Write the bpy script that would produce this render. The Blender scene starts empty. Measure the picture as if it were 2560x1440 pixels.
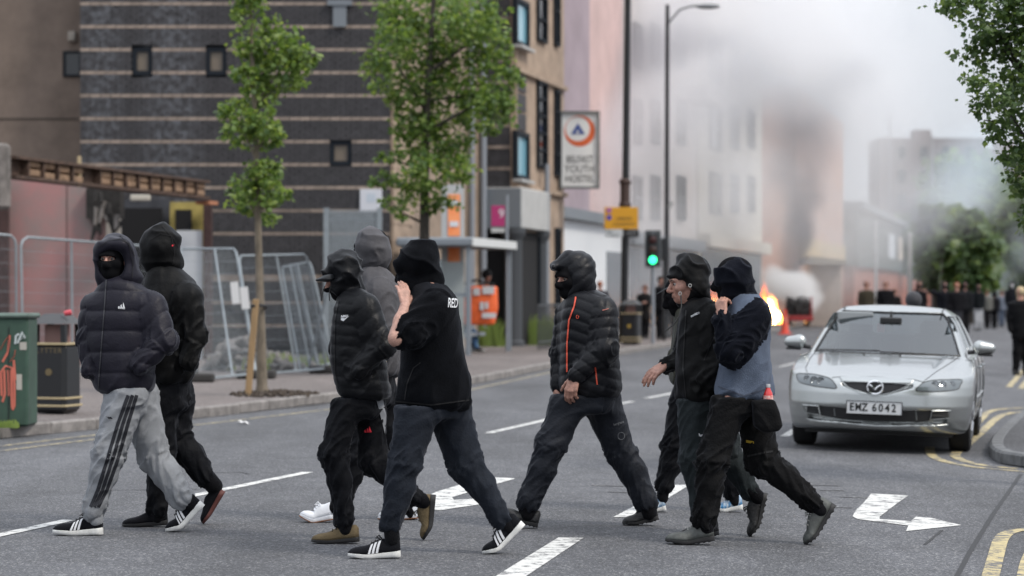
import bpy, bmesh, math, random
import numpy as np
from mathutils import Vector, Matrix, Euler
from mathutils.bvhtree import BVHTree
R = math.radians
random.seed(7); np.random.seed(7)
sc = bpy.context.scene
COL = sc.collection

# ------------------------------------------------------------------ camera
CAMH, FPX, CX, CY = 1.48, 6000.0, 1280.0, 735.0
cam_d = bpy.data.cameras.new('camera'); cam = bpy.data.objects.new('camera', cam_d); COL.objects.link(cam)
cam.location = (0, 0, CAMH); cam.rotation_euler = (R(90), 0, 0)
cam_d.sensor_width = 36; cam_d.lens = 36*FPX/2560; cam_d.shift_y = 15/2560
cam_d.clip_start = 0.1; cam_d.clip_end = 3000
cam_d.dof.use_dof = True; cam_d.dof.focus_distance = 14.6; cam_d.dof.aperture_fstop = 2.4
sc.camera = cam
# ------------------------------------------------------------------ world: high thin overcast, evening
SUN_EL, SUN_ROT = 50, 122
w = bpy.data.worlds.new('World'); sc.world = w; w.use_nodes = True
nt = w.node_tree; nt.nodes.clear()
wo = nt.nodes.new('ShaderNodeOutputWorld'); bg = nt.nodes.new('ShaderNodeBackground')
sky = nt.nodes.new('ShaderNodeTexSky'); sky.sky_type = 'NISHITA'; sky.sun_disc = False
sky.sun_elevation = R(SUN_EL); sky.sun_rotation = R(SUN_ROT); sky.air_density = 1.0; sky.dust_density = 2.5
tc = nt.nodes.new('ShaderNodeTexCoord'); nz = nt.nodes.new('ShaderNodeTexNoise')
nz.inputs['Scale'].default_value = 2.2; nz.inputs['Detail'].default_value = 5
cr = nt.nodes.new('ShaderNodeValToRGB')
cr.color_ramp.elements[0].position = .3; cr.color_ramp.elements[0].color = (7.9, 8.4, 9.3, 1)
cr.color_ramp.elements[1].position = .75; cr.color_ramp.elements[1].color = (10.6, 10.95, 11.5, 1)
mx = nt.nodes.new('ShaderNodeMix'); mx.data_type = 'RGBA'; mx.inputs['Factor'].default_value = .85
nt.links.new(tc.outputs['Generated'], nz.inputs['Vector']); nt.links.new(nz.outputs['Fac'], cr.inputs['Fac'])
nt.links.new(sky.outputs['Color'], mx.inputs['A']); nt.links.new(cr.outputs['Color'], mx.inputs['B'])
sz = nt.nodes.new('ShaderNodeSeparateXYZ'); nt.links.new(tc.outputs['Generated'], sz.inputs[0])          # overcast: brighter overhead than at the horizon
zr0 = nt.nodes.new('ShaderNodeMapRange'); zr0.inputs['To Min'].default_value = .60; zr0.inputs['To Max'].default_value = 1.75; nt.links.new(sz.outputs['Z'], zr0.inputs['Value'])
sm = nt.nodes.new('ShaderNodeVectorMath'); sm.operation = 'SCALE'; nt.links.new(mx.outputs['Result'], sm.inputs[0]); nt.links.new(zr0.outputs['Result'], sm.inputs['Scale'])
nt.links.new(sm.outputs[0], bg.inputs['Color']); bg.inputs['Strength'].default_value = .085
nt.links.new(bg.outputs['Background'], wo.inputs['Surface'])
# ------------------------------------------------------------------ sun behind thin cloud
sl = bpy.data.lights.new('sun', 'SUN'); sl.energy = 1.5; sl.angle = R(11); sl.color = (1, .93, .83)
sun = bpy.data.objects.new('sun', sl); COL.objects.link(sun)
_a = R(SUN_ROT); _d = Vector((math.sin(_a)*math.cos(R(SUN_EL)), math.cos(_a)*math.cos(R(SUN_EL)), math.sin(R(SUN_EL))))
sun.rotation_euler = (-_d).to_track_quat('-Z', 'Y').to_euler()
vs = sc.view_settings; vs.view_transform = 'Standard'; vs.look = 'None'; vs.exposure = 0.57; vs.gamma = 1
cy = sc.cycles; cy.max_bounces = 10; cy.diffuse_bounces = 3; cy.glossy_bounces = 3; cy.transmission_bounces = 5
cy.transparent_max_bounces = 24; cy.volume_bounces = 6; cy.caustics_reflective = False; cy.caustics_refractive = False
cy.use_denoising = True; cy.volume_max_steps = 40; cy.volume_step_rate = 2.0; cy.sample_clamp_indirect = 6

# ------------------------------------------------------------------ geometry of the place
TH = math.atan((2640-CX)/FPX); CT, ST = math.cos(TH), math.sin(TH)      # the street runs TH right of straight ahead
def to_st(x, y): return x*CT - y*ST, x*ST + y*CT                        # lateral (right +), along
def from_st(s, t): return s*CT + t*ST, -s*ST + t*CT
def gz(x, y):                                                           # camber towards the right gutter
    s = x*CT - y*ST
    return -0.03*min(max(s + 2.6, 0), 2.5)
def P(px, py, Y): return Vector(((px-CX)/FPX*Y, Y, CAMH - (py-CY)/FPX*Y))
def G(px, py, z=None):
    zz = 0.0 if z is None else z
    for _ in range(6):
        Y = (CAMH - zz)*FPX/(py - CY); p = P(px, py, Y)
        if z is None: zz = gz(p.x, p.y)
    return p
FS = -14.6                                                              # facade line of the left-hand buildings
def Fp(px, py, s=FS):                                                   # pixel -> (t, z) on the plane s = const
    k = (px-CX)/FPX; Y = s/(k*CT - ST); x = k*Y
    return x*ST + Y*CT, CAMH - (py-CY)/FPX*Y

# ------------------------------------------------------------------ materials
MATS = {}
def mat(name, col=(.5,.5,.5), rough=.7, metal=0, var=0, vscale=8, bump=0, bscale=60, spec=.5, sheen=0, coat=0, emit=None, estr=0, detail=4, col2=None, stretch=None, alpha=1, tint=None):
    if name in MATS: return MATS[name]
    m = bpy.data.materials.new(name); m.use_nodes = True; MATS[name] = m
    n = m.node_tree.nodes; l = m.node_tree.links; b = n['Principled BSDF']
    b.inputs['Base Color'].default_value = (*col, 1); b.inputs['Roughness'].default_value = rough
    b.inputs['Metallic'].default_value = metal; b.inputs['Specular IOR Level'].default_value = spec
    if sheen:
        b.inputs['Sheen Weight'].default_value = sheen; b.inputs['Sheen Roughness'].default_value = .4
        if tint: b.inputs['Sheen Tint'].default_value = (*tint, 1)
    if coat: b.inputs['Coat Weight'].default_value = coat; b.inputs['Coat Roughness'].default_value = .06
    if emit: b.inputs['Emission Color'].default_value = (*emit, 1); b.inputs['Emission Strength'].default_value = estr
    if alpha < 1: b.inputs['Alpha'].default_value = alpha
    tcn = None
    if var or bump or col2:
        tcn = n.new('ShaderNodeTexCoord'); src = tcn.outputs['Object']
        if stretch:
            mp = n.new('ShaderNodeMapping'); mp.inputs['Scale'].default_value = stretch
            l.new(src, mp.inputs['Vector']); src = mp.outputs['Vector']
    if var or col2:
        t = n.new('ShaderNodeTexNoise'); t.inputs['Scale'].default_value = vscale; t.inputs['Detail'].default_value = detail
        t.inputs['Roughness'].default_value = .65
        l.new(src, t.inputs['Vector'])
        r = n.new('ShaderNodeValToRGB'); r.color_ramp.elements[0].position = .32; r.color_ramp.elements[1].position = .68
        c2 = col2 or tuple(min(1, c*(1+var)) for c in col); c1 = col if col2 else tuple(c*(1-var) for c in col)
        r.color_ramp.elements[0].color = (*c1, 1); r.color_ramp.elements[1].color = (*c2, 1)
        l.new(t.outputs['Fac'], r.inputs['Fac']); l.new(r.outputs['Color'], b.inputs['Base Color'])
    if bump:
        t = n.new('ShaderNodeTexNoise'); t.inputs['Scale'].default_value = bscale; t.inputs['Detail'].default_value = 3
        l.new(src, t.inputs['Vector'])
        bp = n.new('ShaderNodeBump'); bp.inputs['Strength'].default_value = bump; bp.inputs['Distance'].default_value = .01
        l.new(t.outputs['Fac'], bp.inputs['Height']); l.new(bp.outputs['Normal'], b.inputs['Normal'])
    return m

# ------------------------------------------------------------------ objects
def tag(o, label=None, cat=None, group=None, kind=None):
    if label: o['label'] = label
    if cat: o['category'] = cat
    if group: o['group'] = group
    if kind: o['kind'] = kind
    return o
def empty(name, loc, label=None, cat=None, group=None, rot=(0,0,0)):
    o = bpy.data.objects.new(name, None); o.empty_display_size = .1; COL.objects.link(o)
    o.location = loc; o.rotation_euler = rot
    return tag(o, label, cat, group)
def root_matrix(o):
    m = Matrix.LocRotScale(o.location, o.rotation_euler, None)
    return root_matrix(o.parent) @ m if o.parent else m
def mesh_obj(name, V, F, m, parent=None, smooth=False, world=True, label=None, cat=None, group=None, kind=None, mats=None, fm=None, sharp=None):
    """V in world coordinates when world and parent given; stored relative to the parent."""
    me = bpy.data.meshes.new(name)
    V = np.asarray(V, dtype=float).reshape(-1, 3)
    if parent is not None and world:
        im = np.array(root_matrix(parent).inverted()); V = V @ im[:3,:3].T + im[:3,3]
    me.from_pydata(V.tolist(), [], [tuple(int(i) for i in f) for f in F])
    for q in (mats or [m]): me.materials.append(q)
    if fm is not None: me.polygons.foreach_set('material_index', np.asarray(fm, dtype=np.int32))
    if smooth: me.polygons.foreach_set('use_smooth', [True]*len(me.polygons))
    if sharp: me.set_sharp_from_angle(angle=R(sharp))
    me.update()
    o = bpy.data.objects.new(name, me); COL.objects.link(o)
    if parent is not None: o.parent = parent
    return tag(o, label, cat, group, kind)

class MB:
    """collects simple shapes, then links them as one mesh object"""
    def __init__(s): s.V = []; s.F = []
    def add(s, V, F):
        o = len(s.V); s.V += [tuple(v) for v in V]; s.F += [tuple(i+o for i in f) for f in F]; return s
    def box(s, c, d, rz=0, M=None, bev=0):
        x, y, z = d[0]/2, d[1]/2, d[2]/2
        if bev:
            b = bev; V = []
            for sx in (-1,1):
                for sy in (-1,1):
                    for sz in (-1,1):
                        V += [(sx*(x-b), sy*(y-b), sz*z), (sx*(x-b), sy*y, sz*(z-b)), (sx*x, sy*(y-b), sz*(z-b))]
            I = lambda sx,sy,sz,k: ((sx>0)*4+(sy>0)*2+(sz>0))*3+k
            F = []
            for q in (-1,1):
                F.append([I(-1,-1,q,0),I(1,-1,q,0),I(1,1,q,0),I(-1,1,q,0)][::q])
                F.append([I(-1,q,-1,1),I(1,q,-1,1),I(1,q,1,1),I(-1,q,1,1)][::-q])
                F.append([I(q,-1,-1,2),I(q,1,-1,2),I(q,1,1,2),I(q,-1,1,2)][::q])
                for r in (-1,1):
                    F.append([I(-1,q,r,0),I(1,q,r,0),I(1,q,r,1),I(-1,q,r,1)][::-q*r])
                    F.append([I(q,-1,r,0),I(q,1,r,0),I(q,1,r,2),I(q,-1,r,2)][::q*r])
                    F.append([I(q,r,-1,1),I(q,r,1,1),I(q,r,1,2),I(q,r,-1,2)][::-q*r])
                    for t in (-1,1): F.append([I(q,r,t,0),I(q,r,t,1),I(q,r,t,2)][::q*r*t])
        else:
            V = [(-x,-y,-z),(x,-y,-z),(x,y,-z),(-x,y,-z),(-x,-y,z),(x,-y,z),(x,y,z),(-x,y,z)]
            F = [(3,2,1,0),(4,5,6,7),(0,1,5,4),(1,2,6,5),(2,3,7,6),(3,0,4,7)]
        T = Matrix.Translation(Vector(c)) @ (M.to_4x4() if M is not None else Matrix.Rotation(rz, 4, 'Z'))
        return s.add([T @ Vector(v) for v in V], F)
    def tube(s, pts, r, n=8, cap=True, sx=1, sy=1):
        pts = [Vector(p) for p in pts]; rs = r if isinstance(r, (list, tuple)) else [r]*len(pts)
        V = []; F = []; up = None
        for i, p in enumerate(pts):
            d = (pts[min(i+1, len(pts)-1)] - pts[max(i-1, 0)]).normalized()
            if up is None: up = Vector((0,0,1)) if abs(d.z) < .9 else Vector((0,1,0))
            a = d.cross(up).normalized(); b = a.cross(d); up = b
            for k in range(n):
                t = 2*math.pi*k/n; V.append(p + a*math.cos(t)*rs[i]*sx + b*math.sin(t)*rs[i]*sy)
        for i in range(len(pts)-1):
            for k in range(n):
                k2 = (k+1) % n; F.append((i*n+k, (i+1)*n+k, (i+1)*n+k2, i*n+k2))
        if cap: F.append(tuple(range(n))); F.append(tuple(len(V)-n+k for k in range(n))[::-1])
        return s.add(V, F)
    def lathe(s, c, prof, n=20, M=None):
        V = []; F = []
        for r, z in prof:
            for k in range(n):
                t = 2*math.pi*k/n; V.append(Vector((r*math.cos(t), r*math.sin(t), z)))
        for i in range(len(prof)-1):
            for k in range(n):
                k2 = (k+1) % n; F.append((i*n+k, i*n+k2, (i+1)*n+k2, (i+1)*n+k))
        F.append(tuple(range(n))[::-1]); F.append(tuple(len(V)-n+k for k in range(n)))
        T = Matrix.Translation(Vector(c)) @ (M.to_4x4() if M is not None else Matrix())
        return s.add([T @ v for v in V], F)
    def prism(s, pts, vec):
        n = len(pts); v = Vector(vec); pts = [Vector(p) for p in pts]
        return s.add(pts + [p+v for p in pts], [tuple(range(n))[::-1], tuple(range(n, 2*n))] + [(i, (i+1)%n, n+(i+1)%n, n+i) for i in range(n)])
    def build(s, name, m, parent=None, smooth=False, **k):
        if smooth and 'sharp' not in k: k['sharp'] = 40
        return mesh_obj(name, s.V, s.F, m, parent, smooth, **k)
def copy_tree(o, parent=None):
    c = o.copy(); COL.objects.link(c); c.parent = parent
    for ch in list(o.children): copy_tree(ch, c)
    return c
def text_mesh(txt, size, ext=0.0, font_bold=0.0, sx=1.0):
    cu = bpy.data.curves.new('tmp', 'FONT'); cu.body = txt; cu.size = size; cu.align_x = 'CENTER'; cu.align_y = 'CENTER'
    cu.extrude = ext; cu.offset = font_bold; cu.resolution_u = 3
    o = bpy.data.objects.new('tmp', cu); COL.objects.link(o)
    dg = bpy.context.evaluated_depsgraph_get(); me = bpy.data.meshes.new_from_object(o.evaluated_get(dg))
    V = [(v.co.x*sx, v.co.y, v.co.z) for v in me.vertices]; F = [tuple(p.vertices) for p in me.polygons]
    bpy.data.objects.remove(o); bpy.data.curves.remove(cu); bpy.data.meshes.remove(me)
    return V, F
def text_on(parent, txt, size, origin, ux, uz, m, name='lettering', bold=0, sx=1, ext=.001):
    V, F = text_mesh(txt, size, ext, bold, sx); o = Vector(origin); ux = Vector(ux).normalized(); uz = Vector(uz).normalized(); un = ux.cross(uz)
    return mesh_obj(name, [o + ux*v[0] + uz*v[1] + un*v[2] for v in V], F, m, parent)

# ------------------------------------------------------------------ noise
def _hash(i, j, k):
    h = (i*374761393 + j*668265263 + k*2147483647 + 12345) & 0x7fffffff
    h = ((h ^ (h >> 13))*1274126177) & 0x7fffffff
    return ((h ^ (h >> 16)) & 0xffff)/65535.0
def noise3(x, y, z):
    x, y, z = np.broadcast_arrays(np.asarray(x, float), np.asarray(y, float), np.asarray(z, float))
    i, j, k = np.floor(x).astype(np.int64), np.floor(y).astype(np.int64), np.floor(z).astype(np.int64)
    u, v, w_ = x-i, y-j, z-k; u = u*u*(3-2*u); v = v*v*(3-2*v); w_ = w_*w_*(3-2*w_)
    r = 0
    for a in (0,1):
        for b in (0,1):
            for c in (0,1):
                r = r + _hash(i+a, j+b, k+c)*(u if a else 1-u)*(v if b else 1-v)*(w_ if c else 1-w_)
    return r

# ------------------------------------------------------------------ signed-distance modelling (smooth unions, meshed with surface nets)
def smin(a, b, k):
    if k <= 0: return np.minimum(a, b)
    h = np.clip(.5 + .5*(b-a)/k, 0, 1); return b*(1-h) + a*h - k*h*(1-h)
def smax(a, b, k): return -smin(-a, -b, k)
class Prim:
    def __init__(s, f, lo, hi, k=.03, op='u'): s.f, s.lo, s.hi, s.k, s.op = f, np.array(lo, float), np.array(hi, float), k, op
def cone(p0, p1, r0, r1, k=.03, side=None, fl=1.0, op='u', g=0.0):
    p0 = np.array(p0, float); p1 = np.array(p1, float); d = p1-p0; L2 = max(float(d@d), 1e-9)
    if side is not None: side = np.array(side, float); side = side/np.linalg.norm(side)
    def f(x, y, z):
        ax, ay, az = x-p0[0], y-p0[1], z-p0[2]
        t = np.clip((ax*d[0] + ay*d[1] + az*d[2])/L2, 0, 1)
        bx, by, bz = ax-t*d[0], ay-t*d[1], az-t*d[2]
        q = bx*bx + by*by + bz*bz
        if side is not None:
            c = bx*side[0] + by*side[1] + bz*side[2]; q = q + c*c*(1/fl**2 - 1)
        return np.sqrt(q) - (r0 + (r1-r0)*t) - g
    m = max(r0, r1)*max(1, fl) + abs(g)
    return Prim(f, np.minimum(p0, p1)-m, np.maximum(p0, p1)+m, k, op)
def ell(c, r, M=None, k=.03, op='u', g=0.0):
    c = np.array(c, float); r = np.array(r, float); Mt = None if M is None else np.array(M.to_3x3()).T
    def f(x, y, z):
        a, b, e = x-c[0], y-c[1], z-c[2]
        if Mt is not None: a, b, e = (Mt[0,0]*a+Mt[0,1]*b+Mt[0,2]*e, Mt[1,0]*a+Mt[1,1]*b+Mt[1,2]*e, Mt[2,0]*a+Mt[2,1]*b+Mt[2,2]*e)
        q = np.sqrt((a/r[0])**2 + (b/r[1])**2 + (e/r[2])**2); q2 = np.sqrt((a/r[0]**2)**2 + (b/r[1]**2)**2 + (e/r[2]**2)**2) + 1e-9
        return q*(q-1)/q2 - g
    m = r.max() + abs(g)
    return Prim(f, c-m, c+m, k, op)
def loft(st, k=.03, ex=2.4, rnd=.03, op='u'):
    """st: list of (cx, cy, z, rx, ry) from bottom to top, elliptic slices"""
    st = sorted(st, key=lambda q: q[2]); A = np.array(st, float); zz = A[:,2]
    zs = np.linspace(zz[0], zz[-1], 80); cols = []
    for c in (0, 1, 3, 4):
        v = np.interp(zs, zz, A[:,c])
        for _ in range(3): v[1:-1] = (v[:-2] + 2*v[1:-1] + v[2:])/4
        cols.append(v)
    def f(x, y, z):
        cx, cy_, rx, ry = (np.interp(z, zs, c) for c in cols)
        u = np.abs((x-cx)/rx); v = np.abs((y-cy_)/ry)
        d = ((u**ex + v**ex)**(1/ex) - 1)*np.minimum(rx, ry)
        return smax(d, np.maximum(z-zz[-1], zz[0]-z), rnd)
    m = np.array([A[:,3].max(), A[:,4].max(), 0])
    return Prim(f, A[:,:3].min(0)-m-.02, A[:,:3].max(0)+m+.02, k, op)
def evalp(prims, x, y, z):
    a = None
    for p in prims:
        b = p.f(x, y, z)
        if a is None: a = b
        elif p.op == 'u': a = smin(a, b, p.k)
        elif p.op == 's': a = smax(a, -b, p.k)
        elif p.op == 'i': a = smax(a, b, p.k)
    return a
def nets(Fv, lo, h):
    S = Fv < 0
    c = [S[i:i+S.shape[0]-1 if i == 0 else None, j:j+S.shape[1]-1 if j == 0 else None, k:k+S.shape[2]-1 if k == 0 else None] for i in (0,1) for j in (0,1) for k in (0,1)]
    cnt = sum(q.astype(np.int8) for q in c); act = (cnt > 0) & (cnt < 8)
    idx = np.argwhere(act); vid = np.full(act.shape, -1, np.int64); vid[act] = np.arange(len(idx))
    I, J, K = idx.T; acc = np.zeros((len(idx), 3)); num = np.zeros(len(idx))
    E = [((0,0,0),0),((0,1,0),0),((0,0,1),0),((0,1,1),0),((0,0,0),1),((1,0,0),1),((0,0,1),1),((1,0,1),1),((0,0,0),2),((1,0,0),2),((0,1,0),2),((1,1,0),2)]
    for o, ax in E:
        o2 = list(o); o2[ax] += 1
        a = Fv[I+o[0], J+o[1], K+o[2]]; b = Fv[I+o2[0], J+o2[1], K+o2[2]]
        m = (a < 0) != (b < 0); t = np.where(m, a/np.where(a-b == 0, 1, a-b), 0)
        pos = np.tile(np.array(o, float), (len(idx), 1)); pos[:,ax] += t
        acc[m] += pos[m]; num += m
    V = (idx + acc/num[:,None])*h + np.array(lo)
    Q = []
    for ax in range(3):
        a1, a2 = [(1,2),(2,0),(0,1)][ax]
        sl0 = [slice(None)]*3; sl1 = [slice(None)]*3; sl0[ax] = slice(None,-1); sl1[ax] = slice(1,None)
        A = S[tuple(sl0)]; B = S[tuple(sl1)]
        e = np.argwhere(A != B); e = e[(e[:,a1] > 0) & (e[:,a2] > 0) & (e[:,a1] < act.shape[a1]) & (e[:,a2] < act.shape[a2]) & (e[:,ax] < act.shape[ax])]
        if not len(e): continue
        d1 = np.zeros(3, int); d1[a1] = 1; d2 = np.zeros(3, int); d2[a2] = 1
        g = lambda q: vid[q[:,0], q[:,1], q[:,2]]
        q = np.stack([g(e), g(e-d1), g(e-d1-d2), g(e-d2)], 1)
        ins = A[e[:,0], e[:,1], e[:,2]]
        q[~ins] = q[~ins][:, ::-1]; Q.append(q)
    Q = np.concatenate(Q); Q = Q[(Q >= 0).all(1)]
    return V, Q
def grad(f, V, e=1e-3):
    g = np.empty_like(V)
    for a in range(3):
        d = np.zeros(3); d[a] = e
        p = V+d; q = V-d; g[:,a] = (f(p[:,0],p[:,1],p[:,2]) - f(q[:,0],q[:,1],q[:,2]))/(2*e)
    return g
def sdf_mesh(prims, h=.012, newton=2, pad=.03, lo=None, hi=None):
    if lo is None:
        us = [p for p in prims if p.op == 'u']; lo = np.min([p.lo for p in us], 0)-pad; hi = np.max([p.hi for p in us], 0)+pad
    lo = np.array(lo, float); hi = np.array(hi, float); n = np.ceil((hi-lo)/h).astype(int)+1
    ax = [lo[i] + np.arange(n[i])*h for i in range(3)]
    Fv = np.full(n, .5, np.float32)
    for p in prims:
        m = p.k + 2*h + .02
        if p.op == 'i': i0 = np.zeros(3, int); i1 = n
        else:
            i0 = np.clip(((p.lo-m-lo)/h).astype(int), 0, n); i1 = np.clip(np.ceil((p.hi+m-lo)/h).astype(int)+1, 0, n)
        if (i1 <= i0).any(): continue
        s = tuple(slice(a, b) for a, b in zip(i0, i1))
        b = p.f(ax[0][s[0]][:,None,None], ax[1][s[1]][None,:,None], ax[2][s[2]][None,None,:])
        a = Fv[s]
        Fv[s] = smin(a, b, p.k) if p.op == 'u' else smax(a, -b, p.k) if p.op == 's' else smax(a, b, p.k)
    V, Q = nets(Fv, lo, h)
    f = lambda x, y, z: evalp(prims, x, y, z)
    for _ in range(newton):
        g = grad(f, V); d = f(V[:,0], V[:,1], V[:,2]); q = (g*g).sum(1) + 1e-6
        st = -(d/q)[:,None]*g; ln = np.linalg.norm(st, axis=1, keepdims=True)
        V = V + st*np.minimum(1, .6*h/np.maximum(ln, 1e-9))
    return V, Q
def normals(V, Q):
    a = V[Q[:,2]]-V[Q[:,0]]; b = V[Q[:,3]]-V[Q[:,1]]; n = np.cross(a, b)
    N = np.zeros_like(V)
    for k in range(4): np.add.at(N, Q[:,k], n)
    return N/np.maximum(np.linalg.norm(N, axis=1, keepdims=True), 1e-12)
def relax(V, Q, it=1, lam=.5):
    for _ in range(it):
        S = np.zeros_like(V); c = np.zeros(len(V))
        for a, b in ((0,1),(1,2),(2,3),(3,0)):
            np.add.at(S, Q[:,a], V[Q[:,b]]); np.add.at(S, Q[:,b], V[Q[:,a]]); np.add.at(c, Q[:,a], 1); np.add.at(c, Q[:,b], 1)
        V = V*(1-lam) + lam*S/np.maximum(c, 1)[:,None]
    return V
def bones_tp(V, bones):
    """nearest bone of each vertex: index, metres along it, cos and sin of the angle round it"""
    best = np.full(len(V), 1e9); bi = np.zeros(len(V), int); T = np.zeros(len(V)); C = np.zeros(len(V)); Sn = np.zeros(len(V))
    for i, (p0, p1) in enumerate(bones):
        p0 = np.array(p0, float); p1 = np.array(p1, float); d = p1-p0; L = np.linalg.norm(d); u = d/L
        a = V-p0; t = np.clip(a@u, 0, L); r = a - t[:,None]*u; q = np.linalg.norm(r, axis=1)
        e1 = np.cross(u, [0,1,0.01]); e1 /= np.linalg.norm(e1); e2 = np.cross(u, e1)
        m = q < best; best[m] = q[m]; bi[m] = i; T[m] = t[m]
        rr = np.maximum(q, 1e-6); C[m] = (r@e1/rr)[m]; Sn[m] = (r@e2/rr)[m]
    return bi, T, C, Sn, best
# ================================================================== ground, road, kerbs, markings
def nodes_of(m): return m.node_tree.nodes, m.node_tree.links, m.node_tree.nodes['Principled BSDF']
def asphalt(name, base, fleck, big):
    m = mat(name, base, .85); n, l, b = nodes_of(m); t = n.new('ShaderNodeTexCoord')
    f = n.new('ShaderNodeTexVoronoi'); f.inputs['Scale'].default_value = 95; l.new(t.outputs['Object'], f.inputs['Vector'])
    fr = n.new('ShaderNodeValToRGB'); fr.color_ramp.elements[0].position = .0; fr.color_ramp.elements[0].color = (*[c*.55 for c in base], 1); fr.color_ramp.elements[1].position = 1; fr.color_ramp.elements[1].color = (*fleck, 1)
    e = fr.color_ramp.elements.new(.55); e.color = (*base, 1); e = fr.color_ramp.elements.new(.86); e.color = (*[c*1.35 for c in base], 1)
    sep = n.new('ShaderNodeSeparateColor'); l.new(f.outputs['Color'], sep.inputs[0]); l.new(sep.outputs[0], fr.inputs['Fac'])
    g = n.new('ShaderNodeTexNoise'); g.inputs['Scale'].default_value = .55; g.inputs['Detail'].default_value = 6; g.inputs['Roughness'].default_value = .6
    mp = n.new('ShaderNodeMapping'); mp.inputs['Rotation'].default_value = (0,0,TH); mp.inputs['Scale'].default_value = (1.6,.35,1); l.new(t.outputs['Object'], mp.inputs['Vector']); l.new(mp.outputs['Vector'], g.inputs['Vector'])
    r = n.new('ShaderNodeMapRange'); r.inputs['From Min'].default_value = .3; r.inputs['From Max'].default_value = .7; r.inputs['To Min'].default_value = 1-big; r.inputs['To Max'].default_value = 1+big; l.new(g.outputs['Fac'], r.inputs['Value'])
    g2 = n.new('ShaderNodeTexNoise'); g2.inputs['Scale'].default_value = 2.6; g2.inputs['Detail'].default_value = 7; g2.inputs['Roughness'].default_value = .7; l.new(t.outputs['Object'], g2.inputs['Vector'])
    r2 = n.new('ShaderNodeMapRange'); r2.inputs['From Min'].default_value = .3; r2.inputs['From Max'].default_value = .7; r2.inputs['To Min'].default_value = 1-big*.6; r2.inputs['To Max'].default_value = 1+big*.5; l.new(g2.outputs['Fac'], r2.inputs['Value'])
    q2 = n.new('ShaderNodeMath'); q2.operation = 'MULTIPLY'; l.new(r.outputs['Result'], q2.inputs[0]); l.new(r2.outputs['Result'], q2.inputs[1]); r = q2
    mm = n.new('ShaderNodeMix'); mm.data_type = 'RGBA'; mm.blend_type = 'MULTIPLY'; mm.inputs['Factor'].default_value = 1; l.new(fr.outputs['Color'], mm.inputs['A']); l.new(r.outputs[0], mm.inputs['B']); l.new(mm.outputs['Result'], b.inputs['Base Color'])
    bp = n.new('ShaderNodeBump'); bp.inputs['Strength'].default_value = .5; bp.inputs['Distance'].default_value = .008; l.new(f.outputs['Distance'], bp.inputs['Height']); l.new(bp.outputs['Normal'], b.inputs['Normal'])
    return m
ASPH = asphalt('asphalt', (.079,.081,.089), (.25,.25,.25), .32); PAVE = asphalt('pavement_asphalt', (.135,.115,.108), (.26,.24,.23), .22)
def sheet(name, pts, m, kind='structure', parent=None, dz=0):
    return mesh_obj(name, [(p[0], p[1], p[2]+dz) for p in pts], [tuple(range(len(pts)))], m, parent, kind=kind)
V = []; F = []
ss = [-260,-2.6,-1.35,-.1,260]; ts = [-40,10,16,22,30,60,150,1400]
for t in ts:
    for s in ss:
        x, y = from_st(s, t); V.append((x, y, gz(x, y)))
n = len(ss)
for i in range(len(ts)-1):
    for j in range(n-1): F.append((i*n+j, i*n+j+1, (i+1)*n+j+1, (i+1)*n+j))
road = mesh_obj('road', V, F, ASPH, kind='structure')

KERB = mat('kerb_concrete', (.20,.185,.175), .85, var=.35, vscale=5, bump=.4, bscale=25)
# left kerb line (foot of the kerb face), then the pavement behind it
kpx = [(-260,1124),(0,1097),(240,1074),(480,1048),(660,1027),(840,1006),(1010,985),(1180,962),(1290,941),(1400,917),(1550,887),(1700,863),(1800,849)]
kl = [G(a, b) for a, b in kpx]; 
d_ = (kl[-1]-kl[-3]).normalized(); kl += [kl[-1] + d_*40, kl[-1] + d_*200 + Vector((-4,0,0))]
def resample(L, step):
    out = [L[0].copy()]; acc = 0
    for a, b in zip(L[:-1], L[1:]):
        d = (b-a).length; q = step-acc
        while q < d: out.append(a + (b-a)*(q/d)); q += step
        acc = (acc + d) % step
    return out
for _ in range(2):
    kl = [kl[0]] + [q for a, b in zip(kl[:-1], kl[1:]) for q in (a*.75+b*.25, a*.25+b*.75)] + [kl[-1]]
kk_ = resample(kl, .915); PZ = .12
pav_l = mesh_obj('pavement', [(p.x - .125*CT, p.y + .125*ST, PZ) for p in kk_] + [(p.x-90, p.y+6, PZ) for p in kk_],
                 [(i+1, i, len(kk_)+i, len(kk_)+i+1) for i in range(len(kk_)-1)], PAVE, kind='structure')
kerb = empty('kerb', kk_[0]); tag(kerb, kind='structure')
for i in range(min(len(kk_)-1, 110)):
    a, b = kk_[i], kk_[i+1]; d = (b-a).normalized(); nn = Vector((-d.y, d.x, 0)); L = (b-a).length-.012
    dz = random.uniform(-.006,.006); q = MB(); c = (a+b)/2 + nn*.0625; c.z = .06+dz
    q.box(c, (L, .125, .135), rz=math.atan2(d.y, d.x) + random.uniform(-.006,.006), bev=.016); q.build('kerb_stone', KERB, kerb)
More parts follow.
